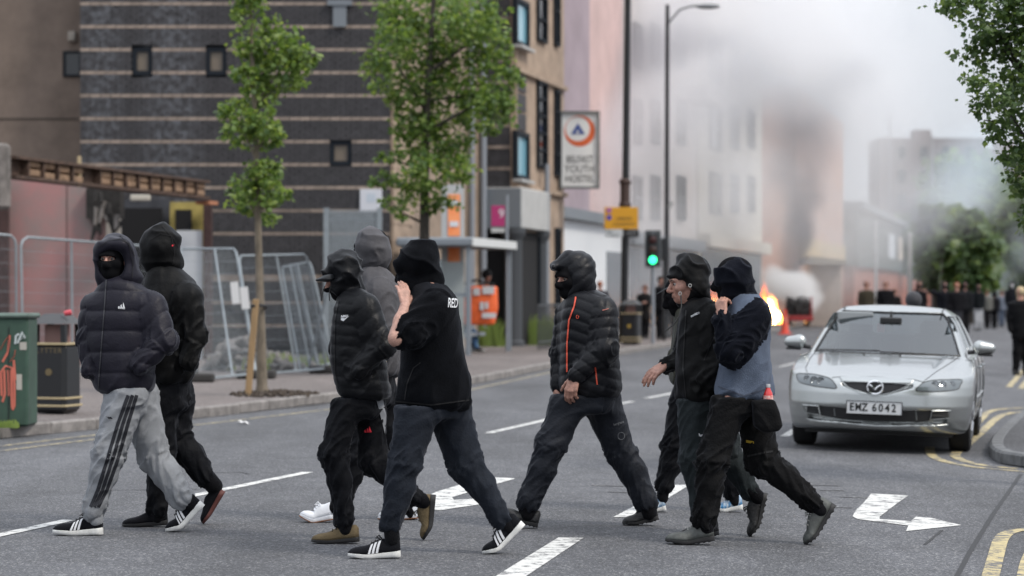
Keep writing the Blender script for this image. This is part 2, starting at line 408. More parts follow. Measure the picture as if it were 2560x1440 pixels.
# right-hand corner island
rk = [(2700,1186),(2620,1178),(2560,1170),(2510,1163),(2484,1153),(2472,1138),(2478,1118),(2500,1092),(2528,1066),(2570,1040),(2640,1018),(2760,1000)]
rl = [G(a, b) for a, b in rk]
for _ in range(2): rl = [rl[0]] + [q for a, b in zip(rl[:-1], rl[1:]) for q in (a*.75+b*.25, a*.25+b*.75)] + [rl[-1]]
rr_ = resample(rl, .40); zr = gz(rr_[8].x, rr_[8].y)
cen = G(2660, 1100); 
isl = mesh_obj('corner_pavement', [(p.x, p.y, zr+.105) for p in [q + (cen-q).normalized()*.12 for q in rr_]], [tuple(range(len(rr_)))], asphalt('corner_asphalt', (.055,.055,.06), (.2,.2,.2), .2), kind='structure')
kerb2 = empty('corner_kerb', rr_[0]); tag(kerb2, kind='structure')
for i in range(len(rr_)-1):
    a, b = rr_[i], rr_[i+1]; d = (b-a).normalized(); nn = Vector((d.y, -d.x, 0)); nn = nn if (cen-a).dot(nn) > 0 else -nn; c = (a+b)/2 + nn*.07; c.z = zr+.048
    q = MB(); q.box(c, ((b-a).length-.006, .14, .13), rz=math.atan2(d.y, d.x), bev=.022); q.build('kerb_stone', mat('kerb_grey', (.115,.118,.122), .8, var=.3, vscale=9, bump=.4, bscale=30), kerb2)
# far right pavement
sheet('far_pavement', [(*from_st(1.6,48), .04), (*from_st(60,48), .04), (*from_st(60,700), .04), (*from_st(1.6,700), .04)], PAVE)

def worn(name, col, w0=.33):
    m = mat(name, col, .75); n, l, b = nodes_of(m); t = n.new('ShaderNodeTexCoord'); f = n.new('ShaderNodeTexNoise'); f.inputs['Scale'].default_value = 9; f.inputs['Detail'].default_value = 8; f.inputs['Roughness'].default_value = .75
    l.new(t.outputs['Object'], f.inputs['Vector']); r = n.new('ShaderNodeValToRGB'); r.color_ramp.elements[0].position = w0; r.color_ramp.elements[1].position = w0+.10
    r.color_ramp.elements[0].color = (.10,.10,.105,1); r.color_ramp.elements[1].color = (*col, 1); l.new(f.outputs['Fac'], r.inputs['Fac']); l.new(r.outputs['Color'], b.inputs['Base Color']); return m
WLINE = worn('line_white', (.58,.58,.56), .40); YLINE = worn('line_yellow', (.46,.38,.20), .43); YPALE = worn('line_yellow_faded', (.40,.34,.20), .46); WFAINT = worn('line_white_faded', (.36,.36,.36), .55)
def mark_poly(name, px, m, parent=None):
    V = [G(a, b) for a, b in px]; bm = bmesh.new(); bm.faces.new([bm.verts.new((v.x, v.y, 0)) for v in V]); bmesh.ops.triangulate(bm, faces=bm.faces[:])
    bm.verts.index_update(); VV = [(v.co.x, v.co.y, gz(v.co.x, v.co.y)+.004) for v in bm.verts]; FF = [tuple(v.index for v in f.verts) for f in bm.faces]
    FF = [f if (Vector(VV[f[1]])-Vector(VV[f[0]])).cross(Vector(VV[f[2]])-Vector(VV[f[0]])).z > 0 else f[::-1] for f in FF]; bm.free()
    return mesh_obj(name, VV, FF, m, parent, kind='structure' if parent is None else None)
def mark_line(name, px, wd, m, parent=None, smooth=0, dz=.004):
    L = [G(a, b) for a, b in px]
    for _ in range(smooth): L = [L[0]] + [q for a, b in zip(L[:-1], L[1:]) for q in (a*.75+b*.25, a*.25+b*.75)] + [L[-1]]
    V = []
    for i, p in enumerate(L):
        d = (L[min(i+1, len(L)-1)]-L[max(i-1, 0)]); d.z = 0; d.normalize(); nn = Vector((-d.y, d.x, 0))*wd/2
        for q in (p-nn, p+nn): V.append((q.x, q.y, gz(q.x, q.y)+dz))
    return mesh_obj(name, V, [(2*i, 2*i+1, 2*i+3, 2*i+2)[::-1] for i in range(len(L)-1)], m, parent, kind='structure' if parent is None else None)
for a in ([(-90,1358),(172,1301)], [(415,1254),(770,1181)], [(1000,1130),(1060,1117)], [(1222,1083),(1400,1042)], [(1540,1012),(1580,1004)], [(1616,996),(1704,979)], [(1780,958),(1850,942)], [(1948,917),(2002,905)], [(2080,888),(2110,881)]):
    mark_line('lane_dash', a, .10, WLINE)
for a in ([(1236,1444),(1396,1345),(1459,1346),(1312,1444)], [(1533,1294),(1686,1213),(1725,1213),(1592,1294)], [(1830,1152),(1880,1122),(1905,1122),(1860,1152)], [(1950,1091),(1992,1066),(2010,1066),(1974,1091)]): mark_poly('lane_dash', a, WLINE)
mark_poly('turn_arrow', [(2178,1235),(2271,1240),(2242,1260),(2199,1293),(2199,1299),(2277,1304),(2290,1293),(2328,1296),(2403,1314),(2265,1329),(2271,1315),(2199,1306),(2144,1299),(2131,1292),(2141,1275),(2160,1257)], WLINE)
mark_poly('straight_arrow', [(1215,1193),(1289,1197),(1232,1214),(1130,1244),(1135,1251),(1192,1248),(1200,1262),(1100,1277),(1050,1271),(1040,1256),(1090,1231)], WLINE)
ye = dict(wd=.095, m=YLINE, smooth=2)
mark_line('yellow_line', [(2325,1118),(2324,1134),(2343,1149),(2389,1161),(2450,1170),(2520,1176),(2640,1187)], **ye)
mark_line('yellow_line', [(2540,1172),(2480,1167),(2435,1160),(2400,1150),(2382,1137),(2419,1112),(2459,1076),(2495,1042),(2525,1032),(2580,1028),(2680,1020)], **ye)
mark_line('yellow_line', [(2400,1100),(2450,1051),(2470,1029),(2500,1023),(2560,1020),(2680,1012)], **ye)
mark_line('yellow_line', [(2474,1450),(2490,1390),(2502,1345),(2524,1329),(2575,1323),(2660,1320)], **ye); mark_line('yellow_line', [(2562,1450),(2572,1400),(2590,1370),(2650,1355)], **ye)
mark_line('yellow_line', [(2522,968),(2582,900)], .10, YLINE); mark_line('yellow_line', [(2552,972),(2606,905)], .10, YLINE)
for dy in (0, 12): mark_line('faded_yellow_line', [(-200,1140+dy),(0,1116+dy),(230,1089+dy*.9),(480,1062+dy*.8)], .09, YPALE)
mark_line('faded_yellow_line', [(480,1064),(840,1022),(1180,974),(1400,926)], .09, YPALE)
TAR = mat('tar_seam', (.018,.018,.02), .7)
for a, w_ in (([(272,1226),(495,1224)], .022), ([(470,1183),(600,1181),(624,1186)], .022), ([(2552,1186),(2480,1290),(2425,1380),(2390,1446)], .03), ([(2355,1326),(2312,1362)], .02), ([(2222,1166),(2265,1166)], .02)):
    mark_line('tar_seam', a, w_, TAR, dz=.003)
for a in ([(2000,1212),(2100,1215)], [(2050,1226),(2110,1227)], [(2100,1243),(2175,1245)], [(1480,1214),(1560,1216)], [(1520,1230),(1570,1232)], [(2050,1268),(2130,1270)]): mark_line('worn_line', a, .05, WFAINT)
# scraps of litter on the road
for i, (a, b) in enumerate(((600,1060),(614,1062))):
    p = G(a, b); q = MB(); r_ = random.Random(i); pts = [(p.x + r_.uniform(.02,.07)*math.cos(t), p.y + r_.uniform(.02,.09)*math.sin(t), p.z+.006+r_.uniform(0,.03)) for t in np.linspace(0, 5.4, 7)]
    q.add(pts + [(p.x, p.y, p.z+.045)], [(k, (k+1) % 7, 7) for k in range(7)])
    q.build('litter_scrap', mat('paper_white', (.6,.6,.6), .8), None, label=('crumpled white litter near the left kerb, left of the pair','crumpled white litter near the left kerb, right of the pair','small white paper scrap at the bottom left, right-hand one','small white paper scrap at the bottom left, left-hand one')[i], cat='litter', group='litter scraps on the road')
# ================================================================== buildings on the left-hand side
def stbox(mb, t0, t1, s0, s1, z0, z1, bev=0):
    x, y = from_st((s0+s1)/2, (t0+t1)/2); return mb.box((x, y, (z0+z1)/2), (abs(s1-s0), abs(t1-t0), abs(z1-z0)), rz=-TH, bev=bev)
def stp(s, t, z): x, y = from_st(s, t); return Vector((x, y, z))
GY = 54.0; gX = lambda px: (px-CX)/FPX*GY; gZ = lambda py: CAMH-(py-CY)/FPX*GY
BRK = mat('brick_blueblack', (.036,.034,.037), .6, var=.4, vscale=6, bump=.3, bscale=30)
BND = mat('brick_buff', (.25,.20,.165), .8, var=.35, vscale=2.5, detail=3, bump=.3, bscale=30)
TAN = mat('stone_tan', (.34,.255,.19), .85, var=.22, vscale=2, bump=.3, bscale=20); TANB = mat('brick_tan', (.27,.205,.155), .85, var=.25, vscale=2.5, bump=.3, bscale=20)
DGREY = mat('paint_darkgrey', (.05,.055,.062), .5); MGREY = mat('paint_grey', (.16,.18,.20), .5); LGREY = mat('paint_lightgrey', (.42,.42,.41), .6, var=.08, vscale=2)
FRAME = mat('window_frame_dark', (.012,.016,.022), .7, spec=.2); BLUEP = mat('pane_sky_blue', (.20,.42,.52), .08, spec=.8); TANP = mat('pane_reflected_tan', (.15,.12,.09), .2); DARKPANE = mat('pane_dark', (.012,.014,.018), .08, spec=.8)  # the tan panes carry the light reflected in the glass as their colour
n, l, b_ = nodes_of(BND); oi = n.new('ShaderNodeObjectInfo'); mr_ = n.new('ShaderNodeMapRange'); mr_.inputs['To Min'].default_value = .82; mr_.inputs['To Max'].default_value = 1.15; l.new(oi.outputs['Random'], mr_.inputs['Value']); ms_ = n.new('ShaderNodeVectorMath'); ms_.operation = 'SCALE'
l.new(b_.inputs['Base Color'].links[0].from_socket, ms_.inputs[0]); l.new(mr_.outputs['Result'], ms_.inputs['Scale']); l.new(ms_.outputs[0], b_.inputs['Base Color'])
# mortar with pale efflorescence running down in two tracks
MORT = mat('mortar_stained', (.05,.05,.055), .9); n, l, b_ = nodes_of(MORT); tcn = n.new('ShaderNodeTexCoord'); sx_ = n.new('ShaderNodeSeparateXYZ'); l.new(tcn.outputs['Object'], sx_.inputs[0])
def bandmask(cx, w_):
    a = n.new('ShaderNodeMath'); a.operation = 'SUBTRACT'; a.inputs[1].default_value = cx; l.new(sx_.outputs[0], a.inputs[0]); c = n.new('ShaderNodeMath'); c.operation = 'ABSOLUTE'; l.new(a.outputs[0], c.inputs[0])
    r = n.new('ShaderNodeMapRange'); r.inputs['From Min'].default_value = w_; r.inputs['From Max'].default_value = w_*.3; l.new(c.outputs[0], r.inputs['Value']); return r.outputs['Result']
gab = empty('hostel_building', (gX(975), GY, 0), 'dark banded brick gable and tan street front of the hostel building with entrance columns', 'building')
ml = [bandmask(gX(255)-gX(975), .55), bandmask(gX(430)-gX(975), .75)]; mx_ = n.new('ShaderNodeMath'); mx_.operation = 'MAXIMUM'; l.new(ml[0], mx_.inputs[0]); l.new(ml[1], mx_.inputs[1])
nz_ = n.new('ShaderNodeTexNoise'); nz_.inputs['Scale'].default_value = 1.7; nz_.inputs['Detail'].default_value = 6; l.new(tcn.outputs['Object'], nz_.inputs['Vector'])
rr2 = n.new('ShaderNodeMapRange'); rr2.inputs['From Min'].default_value = .38; rr2.inputs['From Max'].default_value = .6; l.new(nz_.outputs['Fac'], rr2.inputs['Value']); mu = n.new('ShaderNodeMath'); mu.operation = 'MULTIPLY'; l.new(mx_.outputs[0], mu.inputs[0]); l.new(rr2.outputs['Result'], mu.inputs[1])
mc = n.new('ShaderNodeMix'); mc.data_type = 'RGBA'; mc.inputs['A'].default_value = (.05,.05,.055,1); mc.inputs['B'].default_value = (.62,.64,.68,1); l.new(mu.outputs[0], mc.inputs['Factor']); l.new(mc.outputs['Result'], b_.inputs['Base Color'])
def stain(m, base, top, amt, vs_):
    n, l, b = nodes_of(m); src = b.inputs['Base Color'].links[0].from_socket; t_ = n.new('ShaderNodeTexCoord'); s_ = n.new('ShaderNodeSeparateXYZ'); l.new(t_.outputs['Object'], s_.inputs[0]); acc = None
    for cx, w_ in ((gX(255)-gX(975), .60), (gX(430)-gX(975), .85)):
        a = n.new('ShaderNodeMath'); a.operation = 'SUBTRACT'; a.inputs[1].default_value = cx; l.new(s_.outputs[0], a.inputs[0]); c = n.new('ShaderNodeMath'); c.operation = 'ABSOLUTE'; l.new(a.outputs[0], c.inputs[0]); r = n.new('ShaderNodeMapRange'); r.inputs['From Min'].default_value = w_; r.inputs['From Max'].default_value = w_*.3; l.new(c.outputs[0], r.inputs['Value'])
        if acc is None: acc = r.outputs['Result']
        else: x_ = n.new('ShaderNodeMath'); x_.operation = 'MAXIMUM'; l.new(acc, x_.inputs[0]); l.new(r.outputs['Result'], x_.inputs[1]); acc = x_.outputs[0]
    z_ = n.new('ShaderNodeTexNoise'); z_.inputs['Scale'].default_value = vs_; z_.inputs['Detail'].default_value = 5; l.new(t_.outputs['Object'], z_.inputs['Vector']); r = n.new('ShaderNodeMapRange'); r.inputs['From Min'].default_value = .42; r.inputs['From Max'].default_value = .66; r.inputs['To Max'].default_value = amt; l.new(z_.outputs['Fac'], r.inputs['Value'])
    u = n.new('ShaderNodeMath'); u.operation = 'MULTIPLY'; l.new(acc, u.inputs[0]); l.new(r.outputs['Result'], u.inputs[1]); x = n.new('ShaderNodeMix'); x.data_type = 'RGBA'; x.inputs['B'].default_value = (*top, 1); l.new(u.outputs[0], x.inputs['Factor']); l.new(src, x.inputs['A']); l.new(x.outputs['Result'], b.inputs['Base Color'])
stain(BRK, None, (.30,.32,.36), .30, 7)
q = MB(); q.box(((gX(200)+gX(975))/2, GY+4.16, 7), (gX(975)-gX(200), 8, 14)); q.build('wall', MORT, gab)
wins = [(330,380,118,187),(514,566,118,187),(824,879,351,413)]
def hole(x0, x1, z0, z1): return any(x1 > gX(a)-.02 and x0 < gX(b)+.02 and z1 > gZ(d)-.02 and z0 < gZ(c)+.02 for a, b, c, d in wins)
CH = .5175/7; z_top = gZ(5)+CH/2; rest = MB(); restb = MB(); nband = 0; shared = {}
def brick_mesh(L, m):
    k = (round(L, 3), m.name)
    if k not in shared:
        t_ = MB(); t_.box((0,0,0), (L,.16,CH-.010)); me = bpy.data.meshes.new('brick'); me.from_pydata(t_.V, [], t_.F); me.materials.append(m); shared[k] = me
    return shared[k]
row = 0; z = z_top - CH*7*15
xa, xb = gX(200), gX(975)
while z < gZ(-60):
    band = (round((z_top-z)/CH-.5)-0) % 7 == 0
    x = xa - (.115 if row % 2 else 0)
    while x < xb-.02:
        x0 = max(x, xa)+.005; x1 = min(x+.23, xb)-.005
        for a, b, c, d in wins:
            if gZ(d)-CH*.4 < z < gZ(c)+CH*.4:
                if x0 < gX(a) < x1: x1 = gX(a)-.004
                elif x0 < gX(b) < x1: x0 = gX(b)+.004
                elif gX(a) <= x0 and x1 <= gX(b): x1 = x0
        if x1-x0 > .03:
            dy = random.uniform(-.004,.004)
            if band and nband < 290 and z > gZ(520) and x1-x0 > .1:
                o = bpy.data.objects.new('brick', brick_mesh(x1-x0, BND)); COL.objects.link(o); o.parent = gab; o.location = ((x0+x1)/2-gX(975), .08+dy-.004, z); nband += 1
            else: (restb if band else rest).box(((x0+x1)/2, GY+.08+dy-(.003 if band else 0), z), (x1-x0, .16, CH-.010))
        x += .23
    z += CH; row += 1
rest.build('brickwork', BRK, gab, kind='stuff'); restb.build('band_brickwork', BND, gab, kind='stuff')
def window(parent, c, w_, h, pane, frame=FRAME, ux=Vector((1,0,0)), un=Vector((0,-1,0)), fr=.07, depth=.10, sill=None, bars=0):
    c = Vector(c); rz = math.atan2(ux.y, ux.x); f = MB()
    for sgn in (-1, 1):
        f.box(c + ux*sgn*(w_/2-fr/2), (fr, depth, h), rz=rz); f.box(c + Vector((0,0,sgn*(h/2-fr/2))), (w_-2*fr, depth*.98, fr), rz=rz)
    for k in range(bars): f.box(c + Vector((0,0,-h/2 + h*(k+1)/(bars+1))), (w_-2*fr, depth*.9, fr*.7), rz=rz)
    wo_ = f.build('window', frame, parent); p = MB(); p.box(c - un*depth*.15, (w_-2*fr+.01, .02, h-2*fr+.01), rz=rz); p.build('pane', pane, wo_)
    if sill: s_ = MB(); s_.box(c + un*depth*.6 + Vector((0,0,-h/2-.04)), (w_+.12, depth*1.6, .07), rz=rz); s_.build('sill', sill, wo_)
for a, b, c, d in wins: window(gab, ((gX(a)+gX(b))/2, GY+.10, (gZ(c)+gZ(d))/2), gX(b)-gX(a), gZ(c)-gZ(d), TANP, fr=.10)
q = MB(); q.box((gX(850), GY-.06, gZ(8)), (.55,.12,.12)); q.box((gX(850), GY-.06, gZ(40)), (.3,.06,.5)); q.build('wall_bracket', MGREY, gab)
# street front: plane s = FS as far as the bay, then the bay front
tA, _ = Fp(975, 700); tB, _ = Fp(1208, 700); BS = FS+.85; tC, _ = Fp(1410, 700, BS)
zF = lambda px, py, s=FS: Fp(px, py, s)[1]
q = MB(); stbox(q, tA+.25, tB, FS-8, FS, 0, 14); q.build('front_wall', TANB, gab)
q = MB(); stbox(q, tB+.02, tC, FS-8, BS, 0, 14); q.build('bay_wall', TAN, gab)
for k in range(24):      # stone blocks up the corner pier
    za = .12+k*.42
    q = MB(); stbox(q, tA+.12, tA+1.5+(.35 if k % 2 else 0), FS-.02, FS+.05, za, za+.405); q.build('stone_block', TAN, gab)
# bay flank facing the camera: dark brick panels between pale string courses
for k in range(16):
    z0 = zF(1240, 470, FS+.4)+k*.56
    if z0 > 13: break
    q = MB(); stbox(q, tB-.05, tB+.02, FS+.02, BS-.10, z0, z0+.47); q.build('brick_panel', BRK, gab)
    q = MB(); stbox(q, tB-.06, tB+.02, FS+.02, BS-.10, z0+.475, z0+.555); q.build('string_course', BND, gab)
q = MB(); stbox(q, tB-.07, tB+.03, BS-.10, BS+.06, 3.3, 14); q.build('corner_pier', TAN, gab)
STD = Vector((ST, CT, 0)); STN = Vector((CT, -ST, 0))
def fwin(px0, px1, py0, py1, pane, s=BS, bars=0, sill=None, fr=.07):
    t0, _ = Fp(px0, py0, s); t1, _ = Fp(px1, py1, s); tm = (t0+t1)/2; z1 = zF((px0+px1)/2, py0, s); z0 = zF((px0+px1)/2, py1, s)
    window(gab, stp(s+.03, tm, (z0+z1)/2), t1-t0, z1-z0, pane, ux=STD, un=STN, bars=bars, sill=sill, fr=fr, depth=.14)
fwin(1284,1316,0,118,BLUEP,sill=LGREY,fr=.12); fwin(1284,1316,330,450,BLUEP,sill=LGREY,fr=.12); fwin(1340,1362,-60,105,DARKPANE,bars=2); fwin(1383,1394,-60,115,DARKPANE,bars=1)
fwin(1340,1362,205,420,DARKPANE,bars=4); fwin(1384,1394,225,440,DARKPANE,bars=3); fwin(1342,1360,560,760,DARKPANE,bars=2); fwin(1386,1396,570,770,DARKPANE,bars=1)
for k in range(3):
    t0, _ = Fp(1286,200,BS); t1, _ = Fp(1313,200,BS); za = zF(1300, 325-k*48, BS); zb = zF(1300, 283-k*48, BS); q = MB(); stbox(q, t0, t1, BS, BS+.03, za, zb); q.build('brick_panel', BRK, gab)
for py in (180, 465): q = MB(); stbox(q, tB-.1, tC, BS, BS+.12, zF(1320,py,BS)-.12, zF(1320,py,BS)); q.build('string_course', TAN, gab)
# entrance: fascia box, columns, dark doorway
zt, zb = zF(1290, 470, BS), zF(1290, 572, BS)
q = MB(); stbox(q, tB-.30, tB+3.3, BS-.85, BS+.25, zb, zt, .03); q.build('entrance_fascia', LGREY, gab)
q = MB(); stbox(q, tB-.33, tB-.303, BS-.83, BS+.23, zb+.02, zt-.02); q.build('fascia_panel', MGREY, gab)
for tt in (tB-.12, tB+3.0):
    c = stp(BS-.02, tt, .12); q = MB(); q.lathe(c, [(.30,0),(.30,.12),(.24,.16),(.23,zb-.45),(.24,zb-.40),(.31,zb-.30),(.33,zb-.2),(.33,zb-.121)], 20); q.build('entrance_column', DGREY, gab, True)
q = MB(); stbox(q, tB+.01, tB+.03, FS+.05, BS-.1, .12, zb); q.build('doorway', mat('void_black', (.004,.004,.005), .9), gab); q = MB(); stbox(q, tB+.3, tB+2.8, BS-.05, BS+.02, .12, zb-.05); q.build('doorway', mat('void_black'), gab)
for px, w_ in ((1168,.075),(1197,.09)):
    t0, _ = Fp(px, 500); q = MB(); q.tube([stp(FS+.12, t0, .2), stp(FS+.12, t0, 14)], w_, 10); q.build('drainpipe', mat('pipe_grey', (.22,.24,.27), .5), gab, True)
t0, _ = Fp(1349, 500, BS); q = MB(); q.tube([stp(BS+.2, t0, .2), stp(BS+.2, t0, zF(1349,410,BS))], .07, 10); q.build('drainpipe', mat('pipe_grey'), gab, True)
# railings by the hostel front with weeds
for i in range(14):
    px = 1345+i*5; t0, _ = Fp(px, 800, FS+2.3); q = MB(); q.tube([stp(FS+2.3, t0, .12), stp(FS+2.3, t0, 1.25)], .016, 6); 
    if i == 0: rail = empty('railing', stp(FS+2.3, t0, .12), 'dark metal railing beside the hostel entrance columns', 'railing'); r0 = t0
    q.build('baluster', DGREY, rail)
q = MB()
for zz in (.3, 1.2): q.tube([stp(FS+2.3, r0, zz), stp(FS+2.3, t0, zz)], .02, 6)
q.build('rail', DGREY, rail)

# tan rendered neighbour at the far left
tn = empty('tan_building', (gX(100), GY+1.2, 0), 'tan pebbledash building wall at the far left behind the ruin', 'building')
Y2 = GY+1.2; q = MB(); xl, xr = (-400-CX)/FPX*Y2, (206-CX)/FPX*Y2
REND = mat('pebbledash', (.175,.135,.11), .95, var=.22, vscale=1.3, detail=8, bump=.7, bscale=45)
q.box(((xl+xr)/2, Y2+4, 7), (xr-xl, 8, 14)); q.build('wall', REND, tn)
q = MB(); q.box(((xl+xr)/2, Y2-.006, CAMH-(297-CY)/FPX*Y2), (xr-xl, .02, .04)); q.build('render_joint', mat('joint_dark', (.07,.055,.045), .9), tn)
p0, p1 = P(158,128,Y2), P(204,192,Y2); window(tn, ((p0.x+p1.x)/2, Y2-.01, (p0.z+p1.z)/2), p1.x-p0.x, p0.z-p1.z, DARKPANE, fr=.05)
p = P(182,92,Y2); q = MB(); q.box((p.x, Y2-.08, p.z), (.17,.16,.22), bev=.02); q.box((p.x+.02, Y2-.165, p.z-.02), (.07,.02,.07)); q.build('wall_vent', mat('vent_cream', (.32,.29,.25), .7), tn)
# white sign and palisade gate on the gable
sg = empty('wall_sign', P(927,500,GY-.03), 'small plain white square sign on the dark brick gable', 'sign'); q = MB(); a, b = P(900,530,GY-.05), P(955,473,GY-.05)
q.box((a+b)/2, (b.x-a.x, .03, b.z-a.z), bev=.006); q.build('panel', mat('sign_white', (.55,.56,.60), .5), sg); q = MB(); q.box((a+b)/2+Vector((0,-.017,.06)), (.2,.004,.2)); q.build('symbol', mat('sign_faint', (.45,.50,.56), .5), sg)
q = MB(); q.box((a+b)/2+Vector((0,.032,0)), (.1,.036,.1)); q.build('bracket', MGREY, sg)
pg = empty('palisade_gate', P(880,886,GY-1.2), 'grey galvanised steel palisade gate against the brick gable', 'gate'); GALV = mat('galvanised', (.25,.28,.30), .45, metal=.35, var=.12, vscale=6)
for i in range(17):
    px = 822+i*7.6; a = P(px, 525+ (0 if i else 0), GY-1.2); q = MB(); q.box((a.x, a.y, (a.z+.12)/2), (.045,.03,a.z-.12)); q.build('pale', GALV, pg)
for py in (548, 760): a = P(820,py,GY-1.18); b = P(945,py,GY-1.18); q = MB(); q.box((a+b)/2+Vector((0,.035,0)), (b.x-a.x+.2,.03,.07)); q.build('rail', GALV, pg)
for px in (816, 948): a = P(px,520,GY-1.2); q = MB(); q.box((a.x, a.y+.02, (a.z+.12)/2), (.12,.12,a.z-.12)); q.build('post', GALV, pg)

# ================================================================== the terrace further down, seen through smoke
def block(name, label, t0, t1, z1, wallm, s=FS, depth=12):
    o = empty(name, stp(s, t0, 0), label, 'building'); q = MB(); stbox(q, t0, t1, s-depth, s, 0, z1); q.build('wall', wallm, o); return o
def bwin(o, px0, px1, py0, py1, s=FS, pane=DARKPANE, frame=FRAME, bars=1):
    t0, _ = Fp(px0, py0, s); t1, _ = Fp(px1, py1, s); z1 = zF((px0+px1)/2, py0, s); z0 = zF((px0+px1)/2, py1, s)
    window(o, stp(s+.04, (t0+t1)/2, (z0+z1)/2), t1-t0, z1-z0, pane, frame, ux=STD, un=STN, fr=.1, depth=.2, bars=bars)
tq = lambda px: Fp(px, 700)[0]
PINK = mat('render_pink', (.55,.40,.38), .9, var=.12, vscale=.6); PINKD = mat('render_mauve', (.33,.27,.30), .9, var=.12, vscale=.6); CREAM = mat('render_cream', (.52,.48,.41), .9, var=.06, vscale=.5); WHITEW = mat('render_white', (.50,.455,.43), .8, var=.06, vscale=.5)
o = block('pink_building', 'tall pink rendered building beside the hostel sign', tC+.1, tq(1556), 19, PINK)
q = MB(); stbox(q, tC+.15, tq(1470), FS, FS+.05, 3.6, 18.8); q.build('mauve_panel', PINKD, o)
q = MB(); stbox(q, tC+.15, tq(1556)-.1, FS, FS+.25, .12, zF(1480,560)); q.build('shopfront', mat('shop_white', (.66,.68,.70), .6), o)
q = MB(); stbox(q, tq(1497), tq(1548), FS+.25, FS+.27, .3, zF(1520,630)); q.build('shop_window', mat('shop_pane', (.16,.18,.21), .2), o)
q = MB(); stbox(q, tC+.15, tq(1556), FS, FS+.5, zF(1480,560), zF(1480,535)); q.build('shop_fascia', MGREY, o)
o = block('white_building', 'white rendered block with tall windows standing in the smoke', tq(1558), tq(1742), 21, WHITEW)
for py in (60, 250, 440):
    for px in (1580, 1625, 1690): bwin(o, px, px+18, py, py+110)
q = MB(); stbox(q, tq(1700), tq(1742), FS, FS+1.0, zF(1720,255), zF(1720,225)); q.build('balcony', WHITEW, o)
q = MB(); stbox(q, tq(1560), tq(1742), FS+.02, FS+.4, zF(1650,620), zF(1650,590)); q.build('shop_fascia', MGREY, o)
q = MB(); stbox(q, tq(1565), tq(1738), FS+.02, FS+.06, .3, zF(1650,625)); q.build('shop_window', mat('shop_pane'), o)
o = block('cream_building', 'cream rendered building with rows of narrow windows beyond the white block', tq(1746), tq(1905), 20, CREAM)
for (y0, y1) in ((95,205), (265,375), (432,535)):
    for px, w_ in ((1772,26),(1826,16),(1868,14)): bwin(o, px, px+w_, y0+ (px-1772)*.09, y1-(px-1772)*.06)
q = MB(); stbox(q, tq(1748), tq(1905), FS+.02, FS+.5, zF(1820,625), zF(1820,595)); q.build('shop_fascia', CREAM, o)
q = MB(); stbox(q, tq(1752), tq(1900), FS+.02, FS+.06, .3, zF(1820,630)); q.build('shop_window', mat('shop_pane'), o)
o = block('orange_building', 'low pinkish orange gabled building behind the fire', tq(1990), tq(2108), 13.5, mat('render_orange', (.55,.32,.24), .9, var=.1, vscale=.5))
q = MB(); stbox(q, tq(1995), tq(2106), FS, FS+.2, zF(2080,660), zF(2080,610)); q.build('shop_fascia', mat('fascia_yellow', (.6,.42,.16), .7), o)
o = block('sign_building', 'low red brick shop row with coloured poster panels along its upper wall', tq(2135), tq(2350), 3.6, mat('brick_red', (.30,.11,.075), .85, var=.2, vscale=.8))
q = MB(); stbox(q, tq(2135)-.3, tq(2350)+.3, FS-10, FS+.3, 3.6, zF(2240,565)); q.build('upper_wall', mat('boarding_grey', (.10,.115,.11), .7), o)
q = MB(); stbox(q, tq(2135)-.5, tq(2350)+.5, FS-10.2, FS+.8, zF(2240,565), zF(2240,552)); q.build('roof', MGREY, o)
for a, b, col in ((2212,2228,(.55,.58,.62)), (2238,2262,(.62,.55,.48)), (2280,2300,(.55,.42,.08)), (2300,2312,(.6,.12,.05)), (2312,2326,(.5,.52,.55))):
    q = MB(); stbox(q, tq(a), tq(b), FS+.3, FS+.36, zF(2240,650), zF(2240,592)); q.build('poster', mat('poster_%d' % a, col, .6), o)
for i, (px, py, wd, zt_, col) in enumerate(((2215,345,330,8,(.17,.14,.14)), (2470,372,180,5,(.24,.19,.18)), (2600,365,160,6,(.2,.17,.16)))):
    a = P(px, py, 330); q = MB(); o = empty('far_building', (a.x, 330, 0), ('distant brick block with curved roof end seen above the trees','distant reddish flat roofed block at the right above the trees','distant brown block behind the leafy branch at the right edge')[i], 'building', 'distant roofline')
    q.box((a.x + wd*.5*330/6000*.7, 335, a.z/2), (wd*330/6000*.8, 10, a.z)); q.build('wall', mat('far_brick_%d' % i, col, .9), o)
    for k in range(4):
        for r_ in range(3): q = MB(); q.box((a.x + (k+.7)*wd*.17*330/6000, 329.9, a.z-2-r_*3.2), (1.0,.3,1.6)); q.build('window', DARKPANE, o)
    q = MB(); q.box((a.x + wd*.3*330/6000, 334, a.z+.5), (2.4,3,1.6)); q.build('chimney', mat('far_brick_%d' % i), o)

# ================================================================== ruined building behind the site fence
ru = empty('ruined_building', P(250,950,46), 'half demolished building with pink wall and exposed rusty roof beam behind the fence', 'building')
def frontal(mb, px0, px1, py0, py1, Y, th=.15, bev=0):
    a, b = P(px0, py0, Y), P(px1, py1, Y); return mb.box(((a.x+b.x)/2, Y+th/2, (a.z+b.z)/2), (abs(b.x-a.x), th, abs(a.z-b.z)), bev=bev)
PW = mat('plaster_pink', (.40,.185,.18), .9, col2=(.24,.20,.19), vscale=1.1, detail=7, bump=.3, bscale=20); CONC = mat('concrete_raw', (.16,.145,.135), .95, var=.35, vscale=4, bump=.6, bscale=18)
RUST = mat('rust_steel', (.075,.045,.032), .85, var=.5, vscale=9, bump=.4, bscale=25); POT = mat('clay_block', (.25,.16,.10), .9, var=.35, vscale=7, bump=.4, bscale=25); CHARR = mat('charred_timber', (.02,.018,.017), .9, var=.5, vscale=9, bump=.6, bscale=20)
